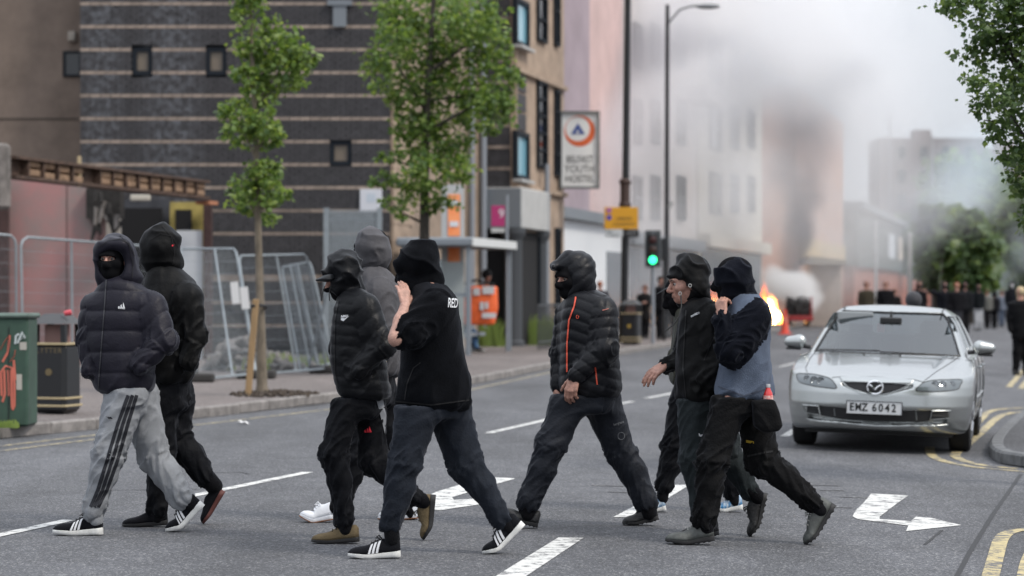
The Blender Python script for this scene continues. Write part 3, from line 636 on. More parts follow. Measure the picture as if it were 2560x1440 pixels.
q = MB(); frontal(q, -260, 20, 440, 960, 46.5); q.build('brick_pier', mat('brick_maroon', (.05,.026,.024), .9, var=.3, vscale=6), ru)
q = MB(); frontal(q, 22, 165, 448, 960, 47); q.build('wall_panel', PW, ru); q = MB(); frontal(q, 168, 243, 452, 960, 47.02); q.build('wall_panel', PW, ru)
q = MB(); frontal(q, 164.5, 168.5, 448, 960, 47.05); q.build('wall_crack', CHARR, ru)
q = MB(); frontal(q, 243, 262, 540, 960, 47.1); q.build('wall_panel', PW, ru)
q = MB(); frontal(q, 262, 300, 545, 960, 48); q.build('torn_panel', mat('board_pale', (.38,.36,.33), .9, var=.3, vscale=3), ru)
q = MB(); frontal(q, 215, 300, 470, 545, 46.8, .5); q.build('charred_lintel', CHARR, ru)
for i in range(14):     # hanging broken ends
    r_ = random.Random(i); px = 222+r_.random()*85; py = 470+r_.random()*90; a = P(px, py, 46.5); b = P(px+r_.uniform(-18,18), py+r_.uniform(20,60), 46.4); q = MB(); q.tube([a, b], [.06, .03], 5); q.build('broken_batten', CHARR if i % 3 else CONC, ru)
q = MB(); frontal(q, 300, 425, 498, 900, 50.5); q.build('back_wall', mat('brick_bluegrey', (.045,.047,.055), .9, var=.3, vscale=4), ru); q = MB(); frontal(q, 305, 405, 520, 900, 50.3, .1); q.build('door_opening', mat('void_black'), ru)  # back wall in dark blue-grey brick
q = MB(); frontal(q, 425, 512, 505, 960, 50.2); q.build('yellow_wall', mat('paint_yellow', (.34,.27,.08), .85, var=.3, vscale=4), ru); q = MB(); frontal(q, 438, 478, 524, 580, 50.05, .1); q.build('window_opening', mat('void_black'), ru)
q = MB(); frontal(q, 440, 506, 576, 930, 49.9, .05); q.build('white_hoarding', mat('hoarding_white', (.50,.52,.55), .7), ru)
q = MB(); frontal(q, 508, 528, 500, 960, 49.8, .25); q.build('brick_pier', mat('brick_maroon'), ru)
q = MB(); frontal(q, 325, 375, 487, 502, 49.5, .1, .02); q.build('strip_light', mat('lamp_cream', (.45,.42,.36), .6), ru)
a0, a1 = P(14,392,40), P(505,455,49); dz_ = a0.z - P(14,441,40).z; bd = (a1-a0).normalized(); BL = (a1-a0).length; brz = math.atan2(bd.y, bd.x)
def along(u, dz=0, dy=0): p = a0 + (a1-a0)*u + Vector((0,dy,dz)); p.z = 3.77+dz; return p
for dz in (0, -dz_): q = MB(); q.box((a0+a1)/2*1.0 + Vector((0,.1,3.77-((a0+a1)/2).z+dz)), (BL,.34,.05), rz=brz); q.build('beam_flange', RUST, ru)
q = MB(); q.box((a0+a1)/2 + Vector((0,.22,3.77-((a0+a1)/2).z-dz_/2)), (BL,.03,dz_), rz=brz); q.build('beam_web', RUST, ru)
nb = 15
for i in range(nb):
    u = (i+.5)/nb
    if i in (0, 5): continue
    for k in (0, 1):
        q = MB(); q.box(along(u, -dz_*(.27+.45*k)+random.uniform(-.02,.02), .08), (BL/nb*.72, .18, dz_*.36), rz=brz+random.uniform(-.05,.05), bev=.02); q.build('clay_block', POT, ru)
    q = MB(); q.box(along(i/nb, -dz_/2, .06), (.05,.26,dz_*.96), rz=brz); q.build('beam_rib', RUST, ru)
q = MB(); q.box(along(.335, -.1, -.12), (.07,.05,.55), rz=brz+.1); q.build('pale_batten', mat('timber_pale', (.42,.33,.2), .8), ru)
q = MB(); q.box(along(1.03, -.42, 0), (.5,.3,.07), rz=brz); q.build('broken_slab', mat('clay_orange', (.4,.17,.09), .9), ru)
q = MB(); q.box(along(-.04, -.35, .05), (.35,.4,1.1), rz=brz, bev=.06); q.build('pier_head', CONC, ru)
# ================================================================== silver saloon car (local: x right seen from the front, y towards the tail, z up)
PAINT = mat('car_silver', (.385,.40,.395), .26, metal=.9, coat=.6, var=.04, vscale=300)
DARKP = mat('car_black_plastic', (.012,.012,.013), .5); TYRE = mat('tyre_rubber', (.014,.014,.015), .85, bump=.3, bscale=60)
CHROME = mat('chrome', (.75,.76,.78), .12, metal=1); RIM = mat('alloy', (.5,.51,.53), .3, metal=.9)
LENS = mat('lamp_lens', (.13,.15,.16), .08, metal=.3, coat=1.0); SEAT = mat('car_seat', (.10,.105,.11), .9)
def glass_mat(name, tint, mixf):
    m = bpy.data.materials.new(name); m.use_nodes = True; MATS[name] = m; n = m.node_tree.nodes; l = m.node_tree.links; n.clear()
    o = n.new('ShaderNodeOutputMaterial'); t = n.new('ShaderNodeBsdfTransparent'); t.inputs['Color'].default_value = (*tint, 1)
    g = n.new('ShaderNodeBsdfGlossy'); g.inputs['Roughness'].default_value = .02; g.inputs['Color'].default_value = (.95,.98,1,1)
    f = n.new('ShaderNodeFresnel'); f.inputs['IOR'].default_value = 1.5; a = n.new('ShaderNodeMath'); a.operation = 'ADD'; a.inputs[1].default_value = mixf; a.use_clamp = True
    x = n.new('ShaderNodeMixShader'); l.new(f.outputs[0], a.inputs[0]); l.new(a.outputs[0], x.inputs[0]); l.new(t.outputs[0], x.inputs[1]); l.new(g.outputs[0], x.inputs[2]); l.new(x.outputs[0], o.inputs['Surface'])
    return m
GLASS = glass_mat('car_glass', (.42,.48,.49), .06)
CY0 = 22.66; CX0 = (2187-CX)/FPX*CY0
_ax = (Vector((CX0, CY0, 0)) + Vector((ST, CT, 0))*1.0)
car = empty('car', (CX0, CY0, gz(*_ax.xy)+.002), 'silver saloon car facing the camera at the kerb behind the walkers', 'car', rot=(0, R(1.72), -TH))
bpy.context.view_layer.update()
CM = root_matrix(car); CMI = CM.inverted()
I_ = np.interp
def nose(x, z):
    n = I_(z, [.14,.22,.32,.45,.56,.64,.70,.75,.82,.95], [.13,.06,.02,.0,.015,.045,.085,.14,.28,.6])
    a = np.abs(x)/.885
    return n + .10*a**2 + .34*a**5
def hoodz(x, y):
    c = I_(y, [0,.10,.25,.5,.9,1.15,1.3,3.6,4.3,4.66], [.66,.705,.755,.815,.885,.925,.94,.97,1.00,.97])
    a = np.abs(x); fade = np.clip((y-.15)/.5, 0, 1)
    return c - .05*(a/.8)**2 - .13*np.clip(a-.70, 0, 1)*np.clip(1.6-y, .3, 1) + .026*np.exp(-((a-.56-.08*(y-.6))/.045)**2)*fade*(y < 1.6) - .012*np.exp(-(a/.16)**2)*0
def halfw(y, z):
    b = I_(z, [.15,.25,.42,.55,.72,.82,.94,1.0], [.80,.84,.872,.882,.878,.862,.83,.80])
    return b + .012*np.exp(-((y-.95)/.38)**2) + .012*np.exp(-((y-3.62)/.4)**2) - .05*np.clip((y-3.9)/.8, 0, 1)**2
def ws_y(x, z): return 1.08 + (np.clip(z, .8, 1.6)-.92)*1.98 + .20*(x/.7)**2
def cab_w(z): return I_(z, [.85,.92,1.1,1.28,1.38], [.80,.775,.70,.615,.50])
def roofz(x, y): return 1.392 - .032*(x/.55)**2 - .050*((y-2.45)/1.0)**2
def rear_y(z): return I_(z, [.9,1.0,1.2,1.38], [4.10,3.98,3.62,3.2])
def f_low(x, y, z):
    d = smax((nose(x, z)-y)*.9, np.abs(x)-halfw(y, z), .05)
    d = smax(d, z-hoodz(x, y), .022); d = smax(d, (.19 + .02*np.exp(-(y/.3)**2))-z, .05)
    return smax(d, y-4.66 + .25*(x/.85)**4 + .10*np.clip(.8-z,0,1), .06)
def f_cab(x, y, z):
    d = smax((ws_y(x, z)-y)*.46, np.abs(x)-cab_w(z), .05); d = smax(d, z-roofz(x, y), .045); d = smax(d, y-rear_y(z), .05)
    return smax(d, .80-z, .01)
def f_body(x, y, z):
    d = smin(f_low(x, y, z), f_cab(x, y, z), .025)
    for yw in (.95, 3.62):
        q = np.maximum(np.sqrt((y-yw)**2 + (z-.315)**2)-.345, .62-np.abs(x)); d = smax(d, -q, .012)
    inn = np.maximum(np.maximum(f_cab(x, y, z)+.04, .72-z), np.abs(x)-.70); inn2 = np.maximum(inn, 1.12-y); d = smax(d, -inn2, .0)
    # openings: windscreen, side glass
    w_ = np.maximum(np.maximum(np.abs(x)-(cab_w(z)-.075), np.abs(z-1.115)-.20), np.maximum(ws_y(x, z)-.12-y, y-ws_y(x, z)-.25)); d = smax(d, -w_, .008)
    for a, b in ((1.62, 2.42), (2.50, 3.36)):
        w_ = np.maximum(np.maximum(np.abs(z-1.12)-.165, np.maximum(a + (z-.95)*.9*(a < 2)-y, y-b + (z-.95)*.55*(b > 3))), .45-np.abs(x)); d = smax(d, -w_, .008)
    w_ = np.maximum(np.maximum(np.abs(x)-(cab_w(z)-.09), np.abs(z-1.17)-.15), 3.3-y); d = smax(d, -w_, .008)
    # lower intake and grille recess
    g = np.maximum(np.maximum(np.abs(z-(.335+.04*np.abs(x)))-.066, np.abs(x)-.66), y-nose(x, z)-.07); d = smax(d, -g, .008)
    zt = .665-.02*np.abs(x); zb = .555 + np.clip(np.abs(x)-.05, 0, 1)*.27
    g = np.maximum(np.maximum(np.maximum(z-zt, zb-z), np.abs(x)-.33), y-nose(x, z)-.035); d = smax(d, -g, .006)
    return d
Vc, Qc = sdf_mesh([Prim(f_body, (-.9,-.02,.15), (.9,4.68,1.41), 0)], .0155, 2, .03)
body = mesh_obj('body', Vc, Qc, PAINT, car, True, world=False)
cbvh = BVHTree.FromPolygons([tuple(v) for v in Vc], [tuple(int(i) for i in q) for q in Qc])
solidV, solidQ = sdf_mesh([Prim(lambda x, y, z: smin(f_low(x, y, z), f_cab(x, y, z), .025), (-.9,-.02,.15), (.9,4.68,1.41), 0)], .024, 2, .03)
sbvh = BVHTree.FromPolygons([tuple(v) for v in solidV], [tuple(int(i) for i in q) for q in solidQ])
cam_l = CMI @ Vector((0,0,CAMH))
def cproj(px, py, off=.004, bv=None):
    d = (CMI @ P(px, py, 20) - cam_l).normalized(); h, n, i, _ = (bv or sbvh).ray_cast(cam_l, d)
    if h is None: return None
    if n.dot(d) > 0: n = -n
    return h + n*off
def patch(name, poly, m, parent=car, off=.004, cuts=3, fn=None, smooth=True, inset=0):
    bm = bmesh.new(); vs_ = [bm.verts.new((a, b, 0)) for a, b in poly]; bm.faces.new(vs_)
    bmesh.ops.triangulate(bm, faces=bm.faces[:])
    for _ in range(cuts):
        bmesh.ops.subdivide_edges(bm, edges=bm.edges[:], cuts=1, use_grid_fill=True)
    fn = fn or (lambda a, b: cproj(a, b, off)); ok = True
    for v in bm.verts:
        q = fn(v.co.x, v.co.y)
        if q is None: v.co = (0,0,-99)
        else: v.co = q
    bmesh.ops.delete(bm, geom=[v for v in bm.verts if v.co.z < -50], context='VERTS')
    bmesh.ops.remove_doubles(bm, verts=bm.verts[:], dist=1e-5)
    bmesh.ops.recalc_face_normals(bm, faces=bm.faces[:])
    V = [v.co.copy() for v in bm.verts]; bm.verts.index_update(); F = [tuple(v.index for v in f.verts) for f in bm.faces]; bm.free()
    if F and sum((Vector(V[f[0]])-Vector(V[f[1]])).cross(Vector(V[f[2]])-Vector(V[f[1]])).y for f in F) < 0: F = [f[::-1] for f in F]
    return mesh_obj(name, V, F, m, parent, smooth, world=False)
def line(name, pts, wd, m, parent=car, off=.003, bv=None, step=6):
    pp = []
    for a, b in zip(pts[:-1], pts[1:]):
        n = max(1, int(math.dist(a, b)/step)); pp += [(a[0]+(b[0]-a[0])*i/n, a[1]+(b[1]-a[1])*i/n) for i in range(n)]
    pp.append(pts[-1]); L = [cproj(a, b, off, bv) for a, b in pp]; L = [q for q in L if q is not None]
    b = MB(); b.tube(L, wd, 5); return b.build(name, m, parent, True, world=False)
def spline(pts, n=4):
    out = []; N = len(pts)
    for i in range(N):
        p0, p1, p2, p3 = pts[i-1], pts[i], pts[(i+1)%N], pts[(i+2)%N]
        for k in range(n):
            t = k/n; out.append(tuple(.5*((2*p1[c]) + (-p0[c]+p2[c])*t + (2*p0[c]-5*p1[c]+4*p2[c]-p3[c])*t*t + (-p0[c]+3*p1[c]-3*p2[c]+p3[c])*t**3) for c in (0,1)))
    return out
# glazing
def grid_glass(name, fn, us, vs2, m=GLASS):
    V = [fn(u, v) for u in us for v in vs2]; n = len(vs2); F = [(i*n+j, (i+1)*n+j, (i+1)*n+j+1, i*n+j+1) for i in range(len(us)-1) for j in range(n-1)]
    return mesh_obj(name, V, F, m, car, True, world=False)
def wsf(u, z):
    x = u*(cab_w(z)-.06); return (x, ws_y(x, z)+.012, z)
wsc = grid_glass('windscreen', wsf, np.linspace(-1, 1, 15), np.linspace(.905, 1.322, 11))
for u in (-1, 1): 
    b = MB(); b.tube([Vector(wsf(u*.995, z))+Vector((0,-.010,0)) for z in np.linspace(.91,1.32,8)], .011, 6); b.build('windscreen_seal', DARKP, car, True, world=False)
for z in (.912, 1.316):
    b = MB(); b.tube([Vector(wsf(u, z))+Vector((0,-.008,.002)) for u in np.linspace(-1,1,13)], .009, 6); b.build('windscreen_seal', DARKP, car, True, world=False)
for sx in (-1, 1):
    for a, b_ in ((1.58, 2.46), (2.47, 3.40)):
        grid_glass('side_window', lambda y, z: (sx*(cab_w(z)-.012), y + (0 if not (a < 2 and y < 1.7) else (z-.95)*.9) - (0 if not (b_ > 3 and y > 3.3) else (z-.95)*.55), z), np.linspace(a, b_, 7), np.linspace(.94, 1.30, 6), glass_mat('car_side_glass', (.16,.18,.18), .05) if 'car_side_glass' not in MATS else MATS['car_side_glass'])
grid_glass('rear_window', lambda x, z: (x*(cab_w(z)-.06), rear_y(z)-.015, z), np.linspace(-1,1,7), np.linspace(1.0,1.33,6))
# cabin
b = MB(); b.box((0,1.35,.84), (1.36,.55,.12), bev=.04); b.build('dashboard', DARKP, car, world=False)
for x in (-.37, .37):
    V, Q = sdf_mesh([cone((x-.15,2.35,.62),(x+.15,2.35,.62),.12,.12,.05), cone((x-.14,2.42,.7),(x-.12,2.55,1.02),.10,.09,.06), cone((x+.14,2.42,.7),(x+.12,2.55,1.02),.10,.09,.06), cone((x,2.42,.7),(x,2.55,1.02),.1,.09,.06)], .03)
    st = mesh_obj('seat', V, Q, SEAT, car, True, world=False)
    b = MB(); b.box((x,2.57,1.16), (.25,.10,.16), bev=.04); b.build('headrest', SEAT, st, world=False)
b = MB(); b.box((.0,3.1,.93), (1.25,.3,.3), bev=.06); b.build('rear_seat', SEAT, car, world=False)
b = MB(); b.box((0,1.70,1.235), (.22,.03,.07), bev=.012); b.tube([(0,1.72,1.26),(0,1.74,1.33)], .012, 6); b.build('rear_view_mirror', DARKP, car, world=False)
b = MB(); b.box((-.10,1.72,1.16), (.075,.012,.085), bev=.004); b.build('hanging_pass', mat('pass_red', (.45,.10,.10), .6), car, world=False)
b = MB(); b.box((-.37,1.83,1.25), (.36,.02,.13), bev=.008); b.build('sun_visor', mat('visor_grey', (.32,.34,.35), .8), car, world=False)
b = MB(); b.tube([(-.37+.18*math.cos(t), 1.62+.08*math.sin(t), .93+.17*math.sin(t)) for t in np.linspace(0, 2*math.pi, 21)], .014, 6); b.build('steering_wheel', DARKP, car, True, world=False)
# lamps
for side, poly in (('l', [(1992.5,936),(2012,934.5),(2034,936),(2062,942),(2080,950),(2092,970),(2072,970),(2040,966),(2012,960),(1997,953)]),
                   ('r', [(2290,976),(2298,965),(2310,956),(2334,951),(2370,949.5),(2404,950),(2400,964),(2394,973),(2363,978),(2320,979)])):
    hl = patch('headlight', spline(poly, 3), LENS, off=.003, cuts=2)
    cs = [(2036,951),(2052,952.5),(2018,946)] if side == 'l' else [(2338,963),(2356,963),(2380,961)]
    for k, (a, c) in enumerate(cs):
        q = cproj(a, c, .004); b = MB(); rr = .040 if k < 2 else .030
        b.lathe(q, [(rr,-.006),(rr,.005),(rr*.8,.005),(rr*.72,.001),(.003,.002)], 18, Matrix.Rotation(R(90),3,'X')); b.build('lamp_reflector', mat('lamp_chrome', (.55,.58,.6), .15, metal=.9), hl, True, world=False)
    line('headlight_edge', spline(poly, 3)+[poly[0]], .004, DARKP, hl, .004)
# grille, emblem
gp_ = [(2106,953),(2146,955),(2188,956.5),(2232,957.5),(2275,957),(2262,965),(2246,973),(2216,981),(2188,986),(2158,981),(2127,971),(2114,962)]
def back(a, b):
    q = cproj(a, b, 0); return None if q is None else q + Vector((0,.028,0))
gr = patch('grille', gp_, DARKP, fn=back, cuts=2)
from_in = lambda x, y, poly: sum(((poly[i][1] > y) != (poly[i-1][1] > y)) and (x < (poly[i-1][0]-poly[i][0])*(y-poly[i][1])/(poly[i-1][1]-poly[i][1])+poly[i][0]) for i in range(len(poly))) % 2 == 1
hx = MB()
for r_ in range(9):
    for c in range(40):
        a = 2106 + c*4.4 + (r_ % 2)*2.2; bb = 956 + r_*3.6
        if from_in(a, bb, gp_) and math.hypot((a-2188)/20, (bb-969)/17) > 1:
            q = cproj(a, bb, 0)
            if q:
                q = q + Vector((0,.018,0)); hx.tube([q + Vector((.0078*math.cos(t), 0, .0066*math.sin(t))) for t in np.linspace(0, 2*math.pi, 7)], .0016, 3, cap=False)
hx.build('grille_mesh', mat('grille_grey', (.10,.10,.105), .4, metal=.6), gr, world=False, kind='stuff')
line('grille_trim', [(2098,944),(2104,952),(2120,968),(2152,983),(2188,990),(2226,983),(2254,973),(2276,960),(2283,951)], .007, PAINT, off=.002)
patch('grille_bar', [(2100,943),(2140,942.5),(2188,943.5),(2240,946),(2284,950.5),(2275,958),(2188,957),(2107,953)], PAINT, off=.007, cuts=2)
em = empty('emblem', (0,0,0)); em.parent = car
c0 = cproj(2188,969,.0) + Vector((0,-.012,0)); ER = (.073,.060)
b = MB(); b.tube([c0 + Vector((ER[0]*math.cos(t), 0, ER[1]*math.sin(t))) for t in np.linspace(0, 2*math.pi, 33)], .011, 8, cap=False); b.build('emblem_ring', CHROME, em, True, world=False)
for sx in (-1, 1):
    b = MB(); b.tube([c0+Vector((0,-.004,-.020)), c0+Vector((sx*.020,-.004,.004)), c0+Vector((sx*.045,-.004,.022)), c0+Vector((sx*.064,-.002,.022))], [.011,.012,.010,.006], 8); b.build('emblem_wing', CHROME, em, True, world=False)
b = MB(); b.lathe(c0+Vector((0,.006,0)), [(.06,-.004),(.06,.004)], 24, Matrix.Rotation(R(90),3,'X')); b.build('emblem_back', DARKP, em, world=False)
# number plate
pc = cproj(2186,1019.5,0) + Vector((0,-.018,0)); pl = empty('number_plate', (0,0,0)); pl.parent = car
b = MB(); b.box(pc, (.52,.012,.125), bev=.004); b.build('plate', mat('plate_white', (.62,.63,.64), .4), pl, world=False)
b = MB()
for z in (-.0605,.0605): b.box(pc+Vector((0,-.004,z)), (.525,.014,.005))
for x in (-.26,.26): b.box(pc+Vector((x,-.004,0)), (.005,.014,.116))
b.build('plate_frame', DARKP, pl, world=False)
tx = -.215
for ch in 'EMZ 6042':
    if ch == ' ': tx += .030; continue
    Vt, Ft = text_mesh(ch, .104, .001, .0018, .88 if ch != 'M' else .78)
    mesh_obj('lettering', [(pc.x+tx+.005+v[0], pc.y-.0085-v[2], pc.z+v[1]) for v in Vt], Ft, mat('plate_black', (.01,.01,.01), .5), pl, world=False); tx += .0605
# lower intake
ip = [(2006,1011),(2060,1015),(2118,1021),(2188,1025),(2254,1028),(2330,1027),(2377,1026),(2373,1046),(2328,1051),(2304,1055),(2191,1054),(2103,1048),(2051,1038),(2012,1033)]
def backi(a, b):
    q = cproj(a, b, 0); return None if q is None else q + Vector((0,.018,0))
patch('lower_intake', ip, DARKP, fn=backi, cuts=2)
for pts in ([(2007,1012),(2046,1015),(2051,1037),(2014,1031),(2007,1012)], [(2330,1027),(2376,1027),(2373,1045),(2325,1049),(2330,1027)]):
    line('fog_surround', pts, .006, PAINT, off=.004)
    xs = [p[0] for p in pts]; patch('fog_recess', pts[:-1], mat('intake_grey', (.025,.025,.027), .6), off=-.012, cuts=1)
    for f_ in (.35, .65): line('fog_slat', [(min(xs)+5, pts[0][1]+ (pts[2][1]-pts[0][1])*f_), (max(xs)-5, pts[0][1]+2+(pts[2][1]-pts[0][1])*f_)], .004, DARKP, off=-.004)
for a in (2084, 2290): line('intake_strut', [(a,1022+(a-2084)*.03),(a+2,1041+(a-2084)*.05)], .007, mat('strut_grey', (.14,.15,.15), .5), off=-.02)
for z0, pts in ((0, [(2020,936),(2014,920),(2026,895),(2038,880)]), (1, [(2080,944),(2100,942),(2188,942),(2284,949),(2307,955)]), (2, [(2307,955),(2340,930),(2375,908),(2396,893)])):
    line('shut_line', pts, .0042, DARKP, off=.0)
line('wiper', [(2050,878),(2120,879),(2200,881)], .007, DARKP, off=.018); line('wiper', [(2200,884),(2290,888),(2384,893)], .007, DARKP, off=.018)
for a, c in ((2160,887),(2250,890)):
    b = MB(); b.box(cproj(a, c, .006), (.022,.02,.012), bev=.004); b.build('washer_jet', DARKP, car, world=False)
for sx in (-1, 1): # roof gutters
    b = MB(); L = []
    for y in np.linspace(1.92, 3.1, 12): L.append(Vector((sx*.50, y, float(roofz(.50, y))-.002)))
    b.tube(L, .006, 5); b.build('roof_gutter', DARKP, car, True, world=False)
# mirrors
for sx in (-1, 1):
    mr = empty('door_mirror', (0,0,0)); mr.parent = car
    V, Q = sdf_mesh([cone((sx*.895,1.50,1.005),(sx*1.00,1.52,.995),.066,.052,.03,side=(0,1,0),fl=.8), cone((sx*.895,1.50,.985),(sx*.99,1.52,.985),.056,.046,.03)], .012)
    mesh_obj('mirror_housing', V, Q, PAINT, mr, True, world=False)
    b = MB(); b.tube([(sx*.78,1.50,.945),(sx*.90,1.51,.96)], .022, 8); b.build('mirror_arm', DARKP, mr, True, world=False)
    b = MB(); b.box((sx*.95,1.575,.995), (.15,.01,.09), bev=.004); b.build('mirror_glass', CHROME, mr, world=False)
    b = MB(); b.box((sx*.955,1.50,.925), (.15,.06,.02), bev=.008); b.build('mirror_base', DARKP, mr, world=False)
# wheels
for y in (.95, 3.62):
    for sx in (-1, 1):
        wv = empty('wheel', (sx*.755, y, .312)); wv.parent = car
        Mx = Matrix.Rotation(R(90), 3, 'Y')
        b = MB(); b.lathe((0,0,0), [(.20,-.10),(.285,-.104),(.306,-.09),(.312,-.06),(.312,.06),(.306,.09),(.285,.104),(.20,.10)], 36, Mx); b.build('tyre', TYRE, wv, True, world=False)
        b = MB(); b.lathe((sx*.07,0,0), [(.205,-.03),(.205,.03),(.19,.036),(.18,.01),(.05,.0),(.04,.02),(.002,.022)], 30, Matrix.Rotation(R(90*sx), 3, 'Y')); ro = b.build('rim', RIM, wv, True, world=False)
        for k in range(5):
            a = k*2*math.pi/5; b = MB(); b.tube([(sx*.098,.04*math.cos(a),.04*math.sin(a)), (sx*.10,.19*math.cos(a),.19*math.sin(a))], [.026,.02], 6); b.build('spoke', RIM, ro, True, world=False)
        b = MB(); b.box((0,0,.0), (.02,.1,.1)); 
b = MB(); b.box((0,2.3,.20), (1.4,3.9,.08)); b.build('underbody', DARKP, car, world=False)
# doors on the kerb side
for y0, y1 in ((1.45,2.46),(2.47,3.35)):
    for yy in (y0, y1):
        b = MB(); b.tube([(float(halfw(yy, z))+.0012, yy, z) for z in np.linspace(.30,.90,8)], .004, 4); b.build('door_gap', DARKP, car, world=False)
    b = MB(); b.tube([(.872,y1-.25,.78),(.895,y1-.2,.785),(.895,y1-.1,.785),(.872,y1-.06,.78)], .012, 6); b.build('door_handle', PAINT, car, True, world=False)
b = MB(); b.tube([(float(halfw(yy, .5))+.004, yy, .50) for yy in np.linspace(1.4,3.2,10)], .012, 6); b.build('side_moulding', PAINT, car, True, world=False)
# ================================================================== people
SKIN = mat('skin', (.38,.20,.15), .5, var=.26, vscale=42, bump=.4, bscale=180)
SKIN2 = mat('skin_pale', (.43,.245,.19), .5, var=.24, vscale=42, bump=.4, bscale=180)
EYEW = mat('eye_white', (.30,.26,.24), .3); EYED = mat('iris_dark', (.02,.015,.01), .15)
BROWM = mat('brow_hair', (.045,.03,.022), .8)
MASKM = mat('mask_cloth', (.005,.005,.006), .95, spec=.1)
WHITE = mat('print_white', (.58,.59,.61), .6); REDP = mat('print_red', (.75,.03,.05), .6); ORANGE = mat('zip_orange', (.75,.10,.05), .5)
def cloth(name, col, rough=.75, sheen=.25, bump=.25, bscale=55, var=.15, spec=.3, wr=.5, wscale=7.0, raw=False):
    if name in MATS: return MATS[name]
    m = mat(name, tuple(c*.44 for c in col) if max(col) < .04 and not raw else col, rough, sheen=sheen*.3, bump=bump, bscale=bscale, var=var, vscale=14, spec=spec*.38, tint=(.8,.85,1))
    n, l = m.node_tree.nodes, m.node_tree.links; b = n['Principled BSDF']; b0 = b.inputs['Normal'].links[0].from_node; tc_ = n.new('ShaderNodeTexCoord')
    mp = n.new('ShaderNodeMapping'); mp.inputs['Rotation'].default_value = (.3,.6,.2); mp.inputs['Scale'].default_value = (.75,1,1.5); l.new(tc_.outputs['Object'], mp.inputs['Vector'])
    w_ = n.new('ShaderNodeTexNoise'); w_.noise_type = 'RIDGED_MULTIFRACTAL'; w_.inputs['Scale'].default_value = wscale; w_.inputs['Detail'].default_value = 3.5; w_.inputs['Distortion'].default_value = .6; l.new(mp.outputs['Vector'], w_.inputs['Vector'])
    bp = n.new('ShaderNodeBump'); bp.inputs['Strength'].default_value = wr; bp.inputs['Distance'].default_value = .012; l.new(w_.outputs['Fac'], bp.inputs['Height']); l.new(bp.outputs['Normal'], b0.inputs['Normal'])
    return m

def head_prims(c, f, u, s=1.0, g=0.0, low=False):
    c, f, u = (np.array(q, float) for q in (c, f, u)); f = f/np.linalg.norm(f); u = u - f*(u@f); u /= np.linalg.norm(u); l = np.cross(u, f)
    M = Matrix((Vector(f), Vector(l), Vector(u))).transposed()
    A = lambda a, b, e: c + (f*a + l*b + u*e)*s
    pr = [ell(A(-.012,0,.03), np.array((.098,.077,.095))*s, M, 0, g=g), ell(A(.02,0,-.045), np.array((.074,.060,.085))*s, M, .03, g=g),
          ell(A(.055,0,-.098), np.array((.028,.028,.022))*s, M, .03, g=g),
          cone(A(-.012,0,-.07), A(-.035,0,-.21), .056*s, .062*s, .03, g=g)]
    for q in (-1, 1):
        pr.append(ell(A(.055,q*.043,-.03), np.array((.03,.026,.024))*s, M, .02, g=g))
        if not low: pr.append(ell(A(-.012,q*.08,-.015), np.array((.022,.010,.034))*s, M, .008, g=g))
    pr.append(cone(A(.086,-.034,.018), A(.086,.034,.018), .012*s, .012*s, .015, g=g))
    pr.append(cone(A(.09,0,.006), A(.117,0,-.038), .009*s, .013*s, .010, g=g))
    pr.append(ell(A(.104,0,-.046), np.array((.014,.019,.009))*s, M, .008, g=g))
    if not low:
        for q in (-1, 1): pr.append(ell(A(.098,q*.031,-.002), np.array((.014,.017,.010))*s, M, .010, 's'))
        for e in (-.066, -.078): pr.append(ell(A(.088,0,e), np.array((.011,.024,.0065))*s, M, .006))
    return pr, A, M
def hand_prims(wr, d, n, side, curl=(.35,.4,.45,.5), spread=.0, thumb=.5, size=1.0):
    s = size
    wr, d, n = (np.array(q, float) for q in (wr, d, n)); d /= np.linalg.norm(d); n = n - d*(n@d); n /= np.linalg.norm(n); t = np.cross(d, n)*side
    pr = [cone(wr-d*.035*s, wr+d*.02*s, .025*s, .026*s, .01, side=n, fl=.75)]
    offs = (.030, .010, -.011, -.031); ln = (.92, 1.0, .94, .76); kn = (.088, .093, .088, .078)
    for o, le, kk, cu in zip(offs, ln, kn, curl):
        k0 = wr + (d*kk + t*o)*s
        pr.append(cone(wr + t*o*.6*s + d*.01*s, k0, .0145*s, .0125*s, .012))
        ang = 0.12; p = k0
        for L, r0, r1, m in ((.044,.0108,.0098,.75), (.027,.0098,.0092,1.0), (.023,.0092,.0078,.8)):
            ang += cu*m; dd = d*math.cos(ang) + n*math.sin(ang) + t*spread*o*8
            q = p + dd*L*le*s; pr.append(cone(p, q, r0*s, r1*s, .004)); p = q
    p = wr + (d*.018 + t*.022)*s
    for L, r0, r1, a in ((.045,.0155,.0125,1.0), (.034,.0125,.0105,.8), (.026,.0105,.0085,.6)):
        dd = d*(.75) + t*(.75*a) + n*thumb; dd /= np.linalg.norm(dd)
        q = p + dd*L*s; pr.append(cone(p, q, r0*s, r1*s, .007)); p = q
    return pr

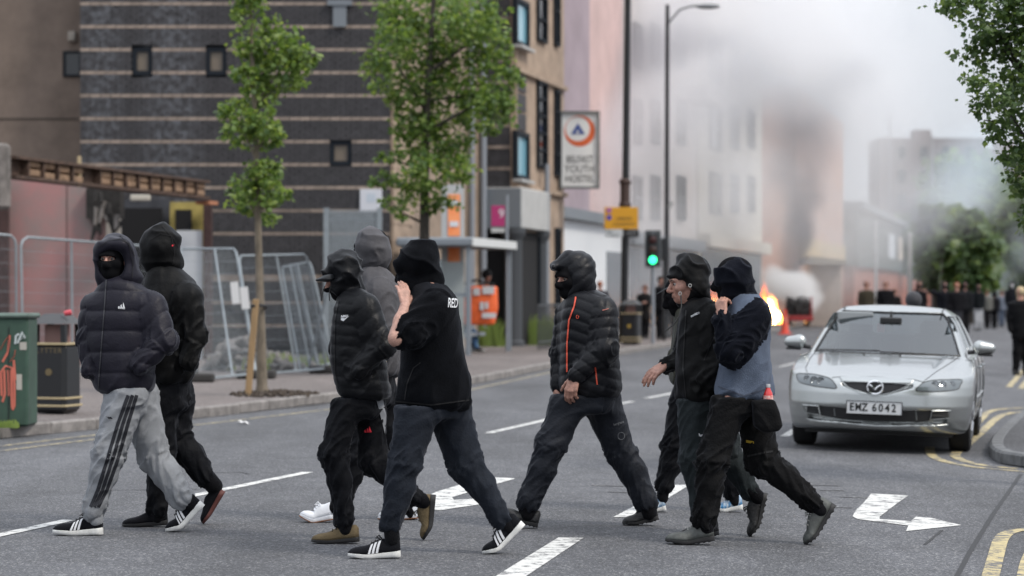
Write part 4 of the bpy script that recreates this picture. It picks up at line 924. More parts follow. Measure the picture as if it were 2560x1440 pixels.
class Person:
    def __init__(s, px, py, label, group='people crossing the street', Y=None, name='person', z=None):
        g = G(px, py, z); s.Y = Y or g.y; s.k = s.Y/FPX; s.base = P(px, py, s.Y); s.base.z = gz(s.base.x, s.base.y) if z is None else z
        s.root = empty(name, s.base, label, 'person', group); s.body = []; s.bvh = {}
    def p(s, px, py, dy=0): return np.array(P(px, py, s.Y+dy))
    def r(s, px): return px*s.k
    def j(s, q): return s.p(*q)
    def part(s, name, V, Q, m, **kw):
        o = mesh_obj(name, V, Q, m, s.root, True, **kw); s.bvh[name] = BVHTree.FromPolygons([tuple(v) for v in V], [tuple(int(i) for i in q) for q in Q]); return o
    def finish_body(s, skin=SKIN):
        VV = []; QQ = []; o = 0
        for V, Q in s.body: VV.append(V); QQ.append(Q+o); o += len(V)
        return mesh_obj('body', np.concatenate(VV), np.concatenate(QQ), skin, s.root, True)
    # ---- clothes
    def trousers(s, legs, waist, m, h=.0098, fold=.011, seed=0, name='trousers', cuff=.55, dens=1.0, cut=None):
        """legs: (hip, knee, ankle, r_hip, r_knee, r_ankle) in px; waist: stations (px, py, rx px, dy, ry m)"""
        pr = []; bones = []; rad = []
        for hip, kn, an, rh, rk, ra in legs:
            H, K, A = s.j(hip), s.j(kn), s.j(an); rh, rk, ra = s.r(rh), s.r(rk), s.r(ra)
            mid = (K*.62 + A*.38); e = .012*np.array([1.0 if kn[0] < an[0] else .6, 0, 0])
            pr += [cone(H, K, rh, rk*1.02, .05), cone(K, mid+e, rk*1.02, (rk*.55+ra*.5)*1.02, .03), cone(mid+e, A, (rk*.55+ra*.5)*1.02, ra, .03)]
            bones += [(H, K), (K, A)]; rad += [(rh+rk)/2, (rk+ra)/2]
            s.body_legs = True
        st = [(*s.p(a, b, dy)[[0,1,2]], s.r(rx), ry) for a, b, rx, dy, ry in waist]
        pr.append(loft(st, .06, 2.2, .04))
        if cut: zc = s.p(0, cut)[2]; pr.append(Prim(lambda x, y, z: z-zc + 0*x + 0*y, (-99,-99,-99), (99,99,99), .01, 'i'))
        bp = []
        for (H, K), rr in zip(bones, rad): bp.append(cone(H, K, rr*.55, rr*.5, .03))
        s.bodyp = getattr(s, 'bodyp', []) + bp
        V, Q = sdf_mesh(pr, h); V = relax(V, Q, 1, .4); N = normals(V, Q)
        bi, T, C, S, D = bones_tp(V, bones)
        L = np.array([np.linalg.norm(np.array(b)-np.array(a)) for a, b in bones])[bi]; u = T/L; shin = bi % 2 == 1
        ph = bi*7.3 + seed*3.1
        n1 = noise3(T*17*dens + 2.2*C + 1.2*S + ph, 1.3*C + ph, 1.3*S)*2-1
        n2 = noise3(T*34*dens + 3*C - 2*S + ph, 1.8*C + 5 + ph, 1.8*S)*2-1
        n3 = noise3(V[:,0]*7 + ph, V[:,1]*7, V[:,2]*7)*2-1
        w_ = np.where(shin, .55 + .8*np.exp(-(u/.22)**2) + cuff*1.5*np.exp(-((1-u)/.25)**2), .45 + .9*np.exp(-((1-u)/.25)**2) + .5*np.exp(-(u/.3)**2))
        d = fold*w_*(1.9*(1-np.abs(n1))**2.6 - .75 + .6*(1-np.abs(n2))**2 - .2) + .007*n3
        d = np.where((u <= 0.001) & ~shin, .4*d, d)
        s.part(name, V + N*d[:,None], Q, m)
    def jacket(s, tor, arms, m, h=.011, fold=.010, style=None, seed=0, name='jacket', ex=2.3, extra=(), mats=None, fmf=None, kk=.085, top_r=.06, dens=1.0):
        """tor: stations (px, py, rx px, dy, ry m); arms: (shoulder, elbow, wrist, rs, re, rw)"""
        pr = [loft([(*s.p(a, b, dy), s.r(rx), ry) for a, b, rx, dy, ry in tor], .05, ex, top_r)]
        zs = [s.p(a, b, dy)[2] for a, b, rx, dy, ry in tor]
        bones = [(s.p(tor[0][0], tor[0][1], tor[0][3]), s.p(tor[-1][0], tor[-1][1], tor[-1][3]))]; rad = [s.r(max(t[2] for t in tor))*.9]
        bp = [loft([(*s.p(a, b, dy), s.r(rx)*.7, ry*.7) for a, b, rx, dy, ry in tor], .03)]
        for sh, el, wr, rs, re, rw in arms:
            A, B, C_ = s.j(sh), s.j(el), s.j(wr); rs, re, rw = s.r(rs), s.r(re), s.r(rw)
            pr += [cone(A, B, rs, re, kk), cone(B, C_, re, rw, .03)]
            bones += [(A, B), (B, C_)]; rad += [(rs+re)/2, (re+rw)/2]
            bp += [cone(A, B, rs*.55, re*.5, .03), cone(B, C_, re*.5, rw*.55, .02)]
        pr += list(extra); s.bodyp = bp + getattr(s, 'bodyp', [])
        V, Q = sdf_mesh(pr, h); V = relax(V, Q, 1, .4); N = normals(V, Q)
        best = np.full(len(V), 1e9); bi = np.zeros(len(V), int); T = np.zeros(len(V)); Cc = np.zeros(len(V)); Sn = np.zeros(len(V))
        for i, (b, r_) in enumerate(zip(bones, rad)):
            _, t, c, sn, dd = bones_tp(V, [b]); q = dd - r_*(1.0 if i else 1.0); mk = q < best
            best[mk] = q[mk]; bi[mk] = i; T[mk] = t[mk]; Cc[mk] = c[mk]; Sn[mk] = sn[mk]
        L = np.array([np.linalg.norm(np.array(b)-np.array(a)) for a, b in bones])[bi]; u = T/L
        arm = bi > 0; fore = arm & (bi % 2 == 0); ph = bi*5.7 + seed*2.3
        n1 = noise3(np.where(arm, T*19*dens, V[:,2]*9*dens) + 2*Cc + 1.1*Sn + ph, 1.3*Cc + ph, 1.3*Sn)*2-1
        n2 = noise3(V[:,0]*16+ph, V[:,1]*16, V[:,2]*13)*2-1; n3 = noise3(V[:,0]*6+ph, V[:,1]*6, V[:,2]*5)*2-1
        zt, zb = max(zs), min(zs); vz = np.clip((V[:,2]-zb)/(zt-zb), 0, 1)
        wt = np.where(arm, np.where(fore, .6 + .7*np.exp(-(u/.3)**2) + .6*np.exp(-((1-u)/.2)**2), .4 + .8*np.exp(-((1-u)/.3)**2)), .35 + .75*np.exp(-(vz/.22)**2))
        d = fold*wt*(2.0*(1-np.abs(n1))**2.4 - .8 + .4*n2) + .009*n3
        if style:
            sp, amp, chev, asp = style['sp'], style['amp'], style.get('chev', 0), style.get('asp', style['sp'])
            pn = .12*sp*(noise3(V[:,0]*9, V[:,1]*9, V[:,2]*4)-.5)
            xz = style.get('xz'); xz = s.p(xz, 800)[0] if xz else 0
            off = np.zeros(len(bones)); 
            for i in range(2, len(bones), 2): off[i] = np.linalg.norm(np.array(bones[i-1][1])-np.array(bones[i-1][0]))
            ca = T + off[bi] + .35*asp*Cc*style.get('aw', 1)
            ct = V[:,2] + chev*np.abs(V[:,0]-xz) + style.get('tilt', 0)*(V[:,0]-xz) + pn
            q = np.where(arm, ca/asp, ct/sp); pf = np.abs(np.sin(np.pi*q))**.4
            if style.get('top'):
                zt_ = s.p(0, style['top'])[2]; pf = np.where(~arm & (V[:,2] > zt_), .8, pf)
            d = d*.55 + np.where(arm, amp*min(1, asp/sp*1.1), amp)*(pf-.75)
        V2 = V + N*d[:,None]
        fm = None
        if fmf: 
            c = V2[Q].mean(1); fm = fmf(c, bi[Q[:,0]], u[Q[:,0]])
        return s.part(name, V2, Q, m, mats=mats, fm=fm)
    def hood(s, prims, m, opening=None, h=.009, fold=.007, seed=0, quilt=None, name='hood', inner=.012, dens=1.0):
        pr = list(prims)
        if opening:
            for o in opening: o.op = 's'; pr.append(o)
        V, Q = sdf_mesh(pr, h); V = relax(V, Q, 1, .4); N = normals(V, Q)
        n1 = noise3(V[:,0]*9*dens+seed*9+V[:,2]*7, V[:,1]*6, V[:,2]*11*dens)*2-1; n2 = noise3(V[:,0]*24+seed, V[:,1]*24, V[:,2]*20)*2-1
        d = fold*1.15*(2.0*(1-np.abs(n1))**2.6 - .8 + .4*n2)
        if quilt: d = d*.5 + quilt[1]*(np.sqrt(np.abs(np.sin(np.pi*(V[:,2]*quilt[2] + V[:,0]*quilt[3])/quilt[0])))-.7)
        return s.part(name, V + N*d[:,None], Q, m)
    def e(s, px, py, rx, rz, ry=None, dy=0, rot=0, k=.04, op='u'):
        return ell(s.p(px, py, dy), (s.r(rx), ry if ry else s.r(rx), s.r(rz)), Matrix.Rotation(R(rot), 3, 'Y'), k, op)
    def c(s, a, b, r0, r1, k=.03, fl=1.0, op='u'):
        return cone(s.j(a), s.j(b), s.r(r0), s.r(r1), k, side=(0,1,0) if fl != 1 else None, fl=fl, op=op)
    def head(s, px, py, f, dy=0, u=(0,0,1), sc_=1.0, mask=None, eyes=False, h=.0055, skin=SKIN):
        c = s.p(px, py, dy); pr, A, M = head_prims(c, f, u, sc_); s.body.append(sdf_mesh(pr, h))
        if mask is not None:
            pm, A2, _ = head_prims(c, f, u, sc_, .0105, True)
            top = A(0, 0, 0 if mask == 'slot' else mask); uu = np.array(M.col[2])
            if mask == 'slot':
                pm.append(ell(A(.10,0,-.001), np.array((.05,.058,.0155))*sc_, M, .006, 's')); top = A(0,0,.2)
            pm.append(Prim(lambda x, y, z: (x-top[0])*uu[0] + (y-top[1])*uu[1] + (z-top[2])*uu[2], c-.3, c+.3, .004, 'i'))
            V, Q = sdf_mesh(pm, .008); s.part('face_mask', V, Q, MASKM)
        if eyes:
            for q in (-1, 1):
                e = MB(); e.lathe(A(.0785, q*.031, -.002), [(.0005,-.0125),(.0085,-.009),(.0122,-.001),(.009,.0085),(.0005,.0125)], 12); eo = e.build('eye', EYEW, s.root, True)
                i_ = MB(); fv = Vector(np.array(M.col[0])); i_.lathe(A(.0895, q*.031+.001, -.002), [(.0066,-.001),(.0066,.0016),(.001,.0024)], 12, fv.to_track_quat('Z','Y').to_matrix()); i_.build('iris', EYED, eo)
                b = MB(); b.tube([A(.101,q*.016,.019), A(.100,q*.032,.025), A(.088,q*.05,.019)], [.0035,.0045,.002], 6); b.build('eyebrow', BROWM, s.root, True)
        return A
    def hand(s, wrist, d, n, side, **k):
        s.body.append(sdf_mesh(hand_prims(wrist, d, n, side, **k), .0042, 1))
    # ---- prints and trims laid on the cloth
    def proj(s, px, py, on, off=.0025):
        o = Vector((0,0,CAMH)); d = (P(px, py, 10)-o).normalized()
        hit, nn, i, _ = s.bvh[on].ray_cast(o, d)
        if hit is None: return None
        if nn.dot(d) > 0: nn = -nn
        return hit + nn*off - d*off*.6
    def strip(s, pts, wd, on, m, name='stripe', step=7, off=.003, taper=None):
        pp = []
        for a, b in zip(pts[:-1], pts[1:]):
            n = max(1, int(math.dist(a, b)/step)); pp += [(a[0]+(b[0]-a[0])*i/n, a[1]+(b[1]-a[1])*i/n) for i in range(n)]
        pp.append(pts[-1]); V = []; F = []; row = []
        for i, q in enumerate(pp):
            a = pp[max(i-1,0)]; b = pp[min(i+1,len(pp)-1)]; dx, dy = b[0]-a[0], b[1]-a[1]; L = math.hypot(dx, dy) or 1
            nx, ny = -dy/L, dx/L; r_ = []
            for e in (-.5, 0, .5):
                v = s.proj(q[0]+nx*wd*e, q[1]+ny*wd*e, on, off)
                r_.append(v)
            row.append(r_)
        ok = lambda v: v is not None
        for i in range(len(row)-1):
            for c in (0, 1):
                q = [row[i][c], row[i+1][c], row[i+1][c+1], row[i][c+1]]
                if all(ok(v) for v in q) and max((q[0]-v).length for v in q) < .12:
                    o = len(V); V += [tuple(v) for v in q]; F.append((o, o+1, o+2, o+3))
        if F: return mesh_obj(name, V, F, m, s.root)
    def poly(s, pts, on, m, name='logo', off=.003):
        V = [s.proj(a, b, on, off) for a, b in pts]
        if any(v is None for v in V): return
        return mesh_obj(name, V, [tuple(range(len(V)))[::-1]], m, s.root)
    def text(s, txt, px, py, size, on, m, rot=0, bold=0, sx=1, skew=0, name='lettering', off=.004):
        V, F = text_mesh(txt, size, 0, bold, sx); c, q = math.cos(R(rot)), math.sin(R(rot)); W = []
        for v in V:
            x = v[0]+skew*v[1]; y = v[1]; W.append(s.proj(px + x*c - y*q*-1*-1, py - (x*q + y*c), on, off))
        if any(w_ is None for w_ in W):
            F = [f for f in F if all(W[i] is not None for i in f)]; W = [w_ or Vector() for w_ in W]
        if F: return mesh_obj(name, W, F, m, s.root)
    def trefoil(s, px, py, w_, on, m, slant=0):
        """three slanted bars growing in height"""
        for i, hh in enumerate((.35, .68, 1.0)):
            x0 = px - w_/2 + i*w_*.36; b = w_*.26; H = w_*.8*hh; y0 = py + w_*.4; sl_ = H*.5 + slant*H
            s.poly([(x0, y0), (x0+b, y0), (x0+b-sl_*.55, y0-H), (x0-sl_*.55*.2, y0-H*.62)], on, m, 'logo_bar')
    def shoe(s, heel, ball, toe, upper, sole, w_=.050, st=.026, hh=.088, laces=None, stripes=None, name='shoe', heel_tab=None, sole2=None, high=0, lug=0):
        H, B, T = s.j(heel), s.j(ball), s.j(toe)
        n = 26; S = np.linspace(0, 1, n); tb = .66
        def ctr(t):
            if t < tb: return H + (B-H)*(t/tb)
            return B + (T-B)*((t-tb)/(1-tb))
        Cn = np.array([ctr(t) for t in S])
        for _ in range(4): Cn[1:-1] = (Cn[:-2] + 2*Cn[1:-1] + Cn[2:])/4
        Tn = np.gradient(Cn, axis=0); Tn /= np.linalg.norm(Tn, axis=1, keepdims=True)
        sd = np.cross(Tn[n//2], [0,0,1.0]); 
        if np.linalg.norm(sd) < .5 and Tn[n//2][2] < -.5: sd = np.array([0,1.0,0])
        sd /= np.linalg.norm(sd); up = np.cross(sd, Tn); up /= np.linalg.norm(up, axis=1, keepdims=True)
        ww = np.interp(S, [0,.03,.1,.3,.5,.7,.85,.94,.985,1], [.2,.52,.72,.70,.76,.98,.93,.66,.34,.08])*w_
        hu = np.interp(S, [0,.06,.25,.36,.45,.6,.75,.88,.96,1], [.72,1.0,.92+high,1.0+high,.92,.70,.55,.44,.30,.10])*hh
        so = np.interp(S, [0,.1,.5,.8,1], [1.25,1.15,.95,.8,.55])*st
        def lf(prof):
            V = []; F = []
            for i in range(n):
                q = prof(i); V += q; m_ = len(q)
            for i in range(n-1):
                for k in range(m_): F.append((i*m_+k, i*m_+(k+1)%m_, (i+1)*m_+(k+1)%m_, (i+1)*m_+k))
            F.append(tuple(range(m_))[::-1]); F.append(tuple((n-1)*m_+k for k in range(m_)))
            return V, F
        def psole(i):
            c, W = Cn[i], ww[i]*1.07+.002; lg = (lug*(1 if i % 3 else 0)); out = []
            for a, b in ((-1,.55),(-1.0,.95),(-.93,1),(.93,1),(1.0,.95),(1,.55),(.96,.12),(.86,0),(-.86,0),(-.96,.12)):
                out.append(c + sd*W*a + up[i]*(so[i]*b + (lg if b < .2 else 0)))
            return out
        def pupp(i):
            c, W = Cn[i] + up[i]*so[i]*.9, ww[i]; out = []
            for k in range(13):
                a = math.pi*k/12; ca, sa = math.cos(a), math.sin(a)
                out.append(c + sd*W*np.sign(ca)*abs(ca)**.75*(1-.28*(sa**2)*(hu[i]/hh)) + up[i]*hu[i]*sa**.8)
            return out
        zmin = min(min(q[2] for q in psole(i)) for i in range(n)); g0 = gz(float(Cn[n//2][0]), float(Cn[n//2][1])) if s.base.z < .05 else s.base.z
        if abs(zmin-g0) < .06: Cn[:,2] -= zmin-g0-.001
        V, F = lf(pupp); o = mesh_obj(name, V, F, upper, s.root, True)
        s.bvh[name+str(id(o))] = BVHTree.FromPolygons([tuple(v) for v in V], F); key = name+str(id(o))
        V, F = lf(psole); so_o = mesh_obj('sole', V, F, sole, o, True, sharp=50)
        s.bvh['sole'+str(id(o))] = BVHTree.FromPolygons([tuple(v) for v in V], F)
        if sole2:   # coloured outsole strip along the bottom
            def pl(i):
                c, W = Cn[i], ww[i]*1.08+.003; return [c + sd*W*a + up[i]*b for a, b in ((-1,.004),(1,.004),(.9,-.003),(-.9,-.003))]
            V, F = lf(pl); mesh_obj('outsole', V, F, sole2, o)
        if laces:
            for t in (.36,.43,.50,.57):
                i = int(t*(n-1)); c = Cn[i] + up[i]*(so[i]*.9 + hu[i]*1.0); b = MB()
                b.tube([c - sd*ww[i]*.55 - up[i]*hu[i]*.12, c + up[i]*.004, c + sd*ww[i]*.55 - up[i]*hu[i]*.12], .004, 5); b.build('lace', laces, o)
            i = int(.38*(n-1)); c = Cn[i] + up[i]*(so[i]*.9 + hu[i]*1.02); b = MB()
            for q in (-1, 1): b.tube([c, c+Tn[i]*.012+sd*.02*q+up[i]*.016, c+Tn[i]*.03+sd*.03*q+up[i]*.004, c+Tn[i]*.012+sd*.012*q], .003, 5)
            b.build('lace_bow', laces, o)
        if stripes:     # three bars on the outer flank (camera side)
            for t in stripes[1]:
                V = []; F = []
                for a, b in ((0, 0), (1, 1)):
                    pass
                pts = []
                for v in np.linspace(0.04, .78, 6):
                    for e in (-.024, .024):
                        tt = t + e - .10*(v-.4); f_ = tt*(n-1); i = int(f_); fr = f_-i; a_ = np.array(pupp(i)); b_ = np.array(pupp(i+1)); sec = a_*(1-fr)+b_*fr
                        side_i = 1 if (sd[1] < 0) else -1; kk = v*5; k0 = int(kk); fk = kk-k0
                        ix = (k0, k0+1) if side_i > 0 else (12-k0, 12-k0-1)
                        q = sec[ix[0]]*(1-fk) + sec[ix[1]]*fk; pts.append(q + sd*side_i*.0035 + up[i]*.001)
                F = [(2*i, 2*i+1, 2*i+3, 2*i+2) for i in range(5)]
                mesh_obj('stripe', pts, F, stripes[0], o)
        return key
# ---------------------------------------------------------------- the walkers (pixel sketch of each pose, in metres at that person's own distance)
NAVY_PUFF = cloth('puffer_navy', (.0105,.0098,.0165), .5, .3, .18, 70, .12, .5, raw=True)
BLACK_SHELL = cloth('shell_black', (.010,.010,.0105), .6, .25, .2, 60, .15, .35)
BLACK_PUFF = cloth('quilt_black', (.008,.009,.012), .45, .2, .2, 70, .15, .45)
HOODIE = cloth('hoodie_black', (.009,.010,.013), .9, .2, .5, 160, .2, .15)
CHAR_PUFF = cloth('puffer_charcoal', (.016,.017,.022), .42, .2, .18, 80, .12, .5)
GREY_SHELL = cloth('shell_grey', (.075,.073,.078), .7, .3, .25, 50, .14)
GREY_JOG = cloth('jogger_grey', (.25,.26,.275), .9, .3, .5, 200, .10, .15)
BLK_TR = cloth('trouser_black', (.011,.012,.016), .7, .25, .3, 60, .2)
NAVY_TR = cloth('trouser_navy', (.013,.016,.0225), .75, .3, .35, 90, .15, wr=.35, raw=True)
CHAR_TR = cloth('trouser_charcoal', (.0125,.0145,.020), .6, .3, .3, 70, .15, .45, wr=.4, raw=True)
GREEN_TR = cloth('trouser_greygreen', (.020,.025,.027), .75, .3, .3, 90, .15, wr=.35, raw=True)
WORK_TR = cloth('trouser_work', (.012,.012,.013), .8, .2, .4, 80, .2)
BLUEGREY = cloth('fleece_bluegrey', (.085,.105,.145), .9, .35, .5, 150, .16, .15)
FLEECE_NAVY = cloth('fleece_navy', (.011,.013,.021), .9, .25, .5, 150, .2, .15)
SOLEW = mat('sole_white', (.62,.62,.60), .6, var=.12, vscale=40); SOLEB = mat('sole_black', (.014,.014,.015), .7)
SOLEG = mat('sole_gum', (.32,.13,.05), .6); UPB = cloth('shoe_knit_black', (.012,.013,.018), .8, .15, .5, 250, .2)
UPW = mat('shoe_leather_white', (.66,.68,.72), .45, bump=.1, bscale=60); UPK = cloth('shoe_khaki', (.125,.095,.055), .8, .2, .4, 120, .15)
UPO = mat('shoe_olive', (.065,.07,.066), .6, var=.3, vscale=25, bump=.3, bscale=60); UPBL = mat('shoe_blue', (.03,.17,.36), .4, col2=(.45,.52,.58), vscale=22, detail=1, stretch=(3,1,1))
LACEB = mat('lace_black', (.012,.012,.013), .9); LACEG = mat('lace_grey', (.22,.22,.21), .9)
CUFF = cloth('rib_black', (.010,.010,.013), .9, .2, .6, 220, .2)
STRAP = mat('cord_black', (.012,.012,.012), .7); RING = mat('toggle_white', (.36,.36,.35), .5)

def close(S, skin=SKIN):
    S.body.insert(0, sdf_mesh(S.bodyp, .02, 1)); S.finish_body(skin)
def sock(S, a, b, r0, r1, m=CUFF):
    V, Q = sdf_mesh([S.c(a, b, r0, r1)], .012); S.part('sock', V, Q, m)

# ---- 1: dark puffer, grey joggers, looks at the camera
S = Person(236, 1334, 'person in navy puffer jacket and grey joggers with black stripes, face masked, looking at camera')
S.trousers([((318,985,-.05),(272,1132,-.10),(232,1275,-.10),52,36,25), ((348,990,.14),(384,1142,.16),(455,1246,.12),50,37,28)],
           [(312,1030,48,.05,.15),(312,950,52,.05,.16)], GREY_JOG, seed=1, fold=.010)
S.jacket([(312,985,70,.02,.19),(308,940,79,.02,.20),(304,860,86,.02,.20),(305,790,84,.02,.20),(308,752,78,.02,.18),(304,722,62,.01,.15),(298,704,46,.0,.12),(296,690,36,.0,.10)],
         [((380,764,-.06),(410,852,-.12),(350,912,-.17),36,33,24), ((232,766,.0),(221,852,.0),(223,925,-.08),28,27,20)],
         NAVY_PUFF, style=dict(sp=.125, amp=.013, xz=262, asp=.11), seed=2, fold=.010, h=.0088)
S.hood([S.e(291,640,50,57,.15,.03,0), S.e(300,668,43,44,.14,.04), S.c((270,706,-.02),(328,698,.0),27,29,.06), S.c((258,619,-.09),(306,613,-.10),15,16,.05), S.c((248,630,-.06),(252,690,-.05),13,14,.05), S.c((318,630,-.06),(318,690,-.05),16,18,.05)],
       NAVY_PUFF, [S.e(279,664,29,37,.17,-.17,3), S.e(282,655,33,38,.12,-.01)], seed=3, fold=.006)
A = S.head(281, 646, (-.22,-.97,-.02), dy=-.02, mask='slot', eyes=True, sc_=.98)  # cloth mask below; its black above the eyes stands in for hood shade
for L in ([(247,618),(270,602),(300,598),(322,608),(336,640)], [(300,588),(322,612),(332,660),(330,695)]): S.strip(L, 1.6, 'hood', mat('seam_navy', (.004,.004,.007), .8), 'seam')
S.trefoil(304, 763, 17, 'jacket', WHITE); S.text('adidas', 304, 770, 7, 'jacket', WHITE, rot=-3, bold=.2)
S.strip([(266,700),(262,760),(255,850),(245,985)], 3, 'jacket', mat('zip_dark', (.02,.02,.025), .5), 'zip')
for o in (-13, 0, 13):
    S.strip([(331+o*.8,988),(307+o*.95,1060),(281+o,1150),(256+o*.85,1225),(236+o*.7,1268)], 8.5, 'trousers', mat('stripe_black', (.006,.007,.012), .8), 'stripe')
for i in range(3): S.poly([(264+i*5,1040+i*1),(268+i*5,1042),(276+i*3,1047),(272+i*2,1047)], 'trousers', mat('stripe_black'), 'logo_bar')
S.shoe((258,1331,-.1),(180,1334,-.1),(131,1327,-.1), UPB, SOLEW, .050, .034, .085, LACEB, (WHITE,(.46,.54,.62)), sole2=None)
S.shoe((512,1262,.13),(455,1322,.12),(414,1328,.12), UPB, SOLEW, .050, .034, .085, LACEB, (WHITE,(.42,.50,.58)))
sock(S, (236,1262,-.1),(240,1302,-.1), 18, 18, GREY_JOG); sock(S, (450,1240,.12),(475,1262,.12), 20, 20)
close(S)

# ---- 2: black shell jacket, seen from behind
S = Person(362, 1316, 'person in plain black hooded jacket seen from behind, beside the one in grey joggers')
S.trousers([((405,985,-.02),(400,1130,-.02),(394,1272,-.02),42,34,24), ((440,985,.14),(440,1100,.14),(514,1192,.14),45,37,25)],
           [(425,1020,50,.05,.15),(425,930,50,.05,.16)], BLK_TR, seed=4, cut=948)
S.jacket([(425,955,58,.04,.19),(428,900,66,.04,.20),(432,820,68,.04,.20),(432,745,70,.04,.19),(424,702,62,.04,.16),(408,662,35,.04,.11)],
         [((474,744,-.10),(488,842,-.12),(472,905,-.16),31,27,21), ((372,730,.14),(360,840,.14),(370,900,.1),30,26,20)], BLACK_SHELL, seed=5, fold=.013)
S.hood([S.e(404,615,46,52,.14,.03,-6), S.c((398,592,.02),(360,617,.0),30,15,.04), S.c((405,582,.02),(425,600,.04),20,22,.04), S.c((384,650,.02),(368,628,.0),22,17,.04), S.c((382,662,.03),(432,655,.05),27,31,.05)],
       BLACK_SHELL, [S.e(340,628,12,18,.07,.0,10)], seed=6, fold=.008)
S.head(404, 622, (-.86,.4,0), dy=.05, mask=.2)
for L in ([(372,602),(400,584),(430,590),(446,618)], [(405,565),(428,590),(436,630),(432,662)]): S.strip(L, 1.6, 'hood', mat('hem_dark', (.005,.005,.006), .9), 'seam')
S.poly([(429,612),(434,611),(434,615),(429,616)], 'hood', REDP, 'toggle')
S.shoe((420,1309,-.02),(345,1314,-.02),(305,1312,-.02), UPB, SOLEB, .050, .026, .072)
S.shoe((563,1216,.14),(527,1276,.14),(509,1297,.14), UPB, mat('sole_brown', (.09,.025,.02), .7), .050, .024, .072)
sock(S, (394,1260,-.02),(396,1294,-.02), 21, 20); sock(S, (510,1185,.14),(535,1215,.14), 22, 22)
close(S)

# ---- 4': grey hood, behind
S = Person(900, 1304, 'person in grey hooded jacket and white trainers, mostly hidden behind the two in black')
S.trousers([((925,985,-.02),(888,1135,-.04),(856,1255,-.04),40,32,22), ((955,985,.12),(985,1130,.14),(1010,1268,.14),40,32,22)],
           [(940,1010,46,.05,.15),(940,920,46,.05,.16)], BLK_TR, seed=7, cut=925)
S.jacket([(945,942,56,.05,.18),(943,880,60,.05,.18),(945,800,60,.05,.18),(945,735,58,.05,.17),(938,690,48,.05,.14),(930,660,32,.05,.10)],
         [((948,730,-.10),(955,830,-.13),(935,900,-.14),28,24,18), ((915,730,.2),(900,830,.2),(890,900,.16),27,24,18)], GREY_SHELL, seed=8, fold=.012)
S.hood([S.e(929,618,44,50,.14,.05,0), S.c((915,658,.05),(950,650,.05),28,28,.05)], GREY_SHELL, [S.e(879,632,11,26,.07,.05)], seed=9, fold=.008, dens=1.2)
S.head(928, 622, (-.9,.3,0), dy=.06, mask=.2)
S.shoe((838,1283,-.04),(782,1293,-.04),(748,1275,-.04), UPW, UPW, .052, .026, .085, UPW, sole2=SOLEG)
S.shoe((1046,1300,.14),(978,1305,.14),(944,1302,.14), UPW, UPW, .052, .026, .085, UPW, sole2=SOLEG)
sock(S, (856,1240,-.04),(838,1270,-.04), 18, 18); sock(S, (1010,1258,.14),(1026,1285,.14), 18, 18)
close(S)

# ---- 3: cap under hood, quilted jacket, khaki shoes
S = Person(838, 1355, 'person in black cap and quilted jacket with small white tick, khaki trainers, head bowed')
S.trousers([((868,1010,-.04),(834,1135,-.08),(861,1300,-.08),38,31,21), ((925,1010,.10),(935,1150,.10),(1036,1246,.10),40,33,21)],
           [(900,1040,46,.02,.14),(905,950,50,.02,.15)], BLK_TR, seed=10, cut=994)
S.jacket([(916,1000,66,.02,.17),(905,960,70,.02,.18),(895,900,70,.02,.18),(890,830,62,.02,.18),(888,770,55,.02,.17),(884,738,40,.02,.13),(880,715,30,.02,.10)],
         [((918,768,-.10),(957,868,-.15),(898,925,-.17),31,28,22), ((868,775,.18),(850,870,.18),(860,920,.12),28,25,20)],
         BLACK_PUFF, style=dict(sp=.062, amp=.0055, xz=850, asp=.085, tilt=.1), seed=11, fold=.010, h=.0088)
S.hood([S.e(865,669,40,43,.135,.02,-18), S.c((845,658,.0),(820,680,-.0),26,14,.03), S.c((832,676,.0),(813,688,.0),14,8,.03,1.5), S.e(864,700,33,32,.125,.02), S.c((850,722,.0),(884,728,.02),24,33,.05)],
       BLACK_PUFF, [S.e(805,716,17,14,.08,.0,-10)], seed=12, fold=.010, dens=1.6)
S.head(858, 692, (-.93,-.25,-.28), dy=.01, mask=-.035)
V, Q = sdf_mesh([S.e(810,697,22,5.5,.085,.0,-10), S.e(826,694,14,8,.075,.0,-6)], .007); S.part('cap_brim', V, Q, mat('cap_black', (.018,.02,.024), .7))
for dx in (0, 14):
    b = MB(); b.tube([S.p(812+dx,715,-.06), S.p(806+dx*1.2,735,-.065), S.p(803+dx*1.5,752,-.06)], .003, 5); b.build('drawstring', STRAP, S.root)
S.strip([(846,752),(838,800),(836,870),(838,930),(850,990)], 2.2, 'jacket', mat('zip_black', (.004,.004,.005), .35), 'zip')
S.poly([(853,800),(853,796),(856,794.5),(862,796),(874,790),(859,803)], 'jacket', WHITE, 'tick_logo'); S.text('NIKE', 862, 791, 8, 'jacket', WHITE, rot=8, bold=.3, skew=.3)
S.poly([(940,1000),(957,1000),(965,1040),(962,1085),(952,1045)], 'trousers', mat('panel_grey', (.22,.23,.25), .7), 'side_panel')
for i, hh in enumerate((7, 11, 15)):
    x0 = 912 + i*6; S.poly([(x0,1081),(x0+5.4,1080),(x0+5-hh*.35,1080-hh),(x0-hh*.1,1080-hh*.55)], 'trousers', REDP, 'logo_bar')
S.shoe((899,1351,-.08),(822,1356,-.08),(778,1351,-.08), UPK, SOLEB, .048, .024, .078, mat('lace_khaki', (.045,.035,.022), .9))
S.shoe((1090,1234,.10),(1082,1315,.10),(1060,1347,.10), UPK, SOLEB, .048, .026, .082, mat('lace_khaki'))
sock(S, (861,1290,-.08),(864,1325,-.08), 19, 18); sock(S, (1030,1240,.10),(1062,1255,.10), 21, 20)
close(S)

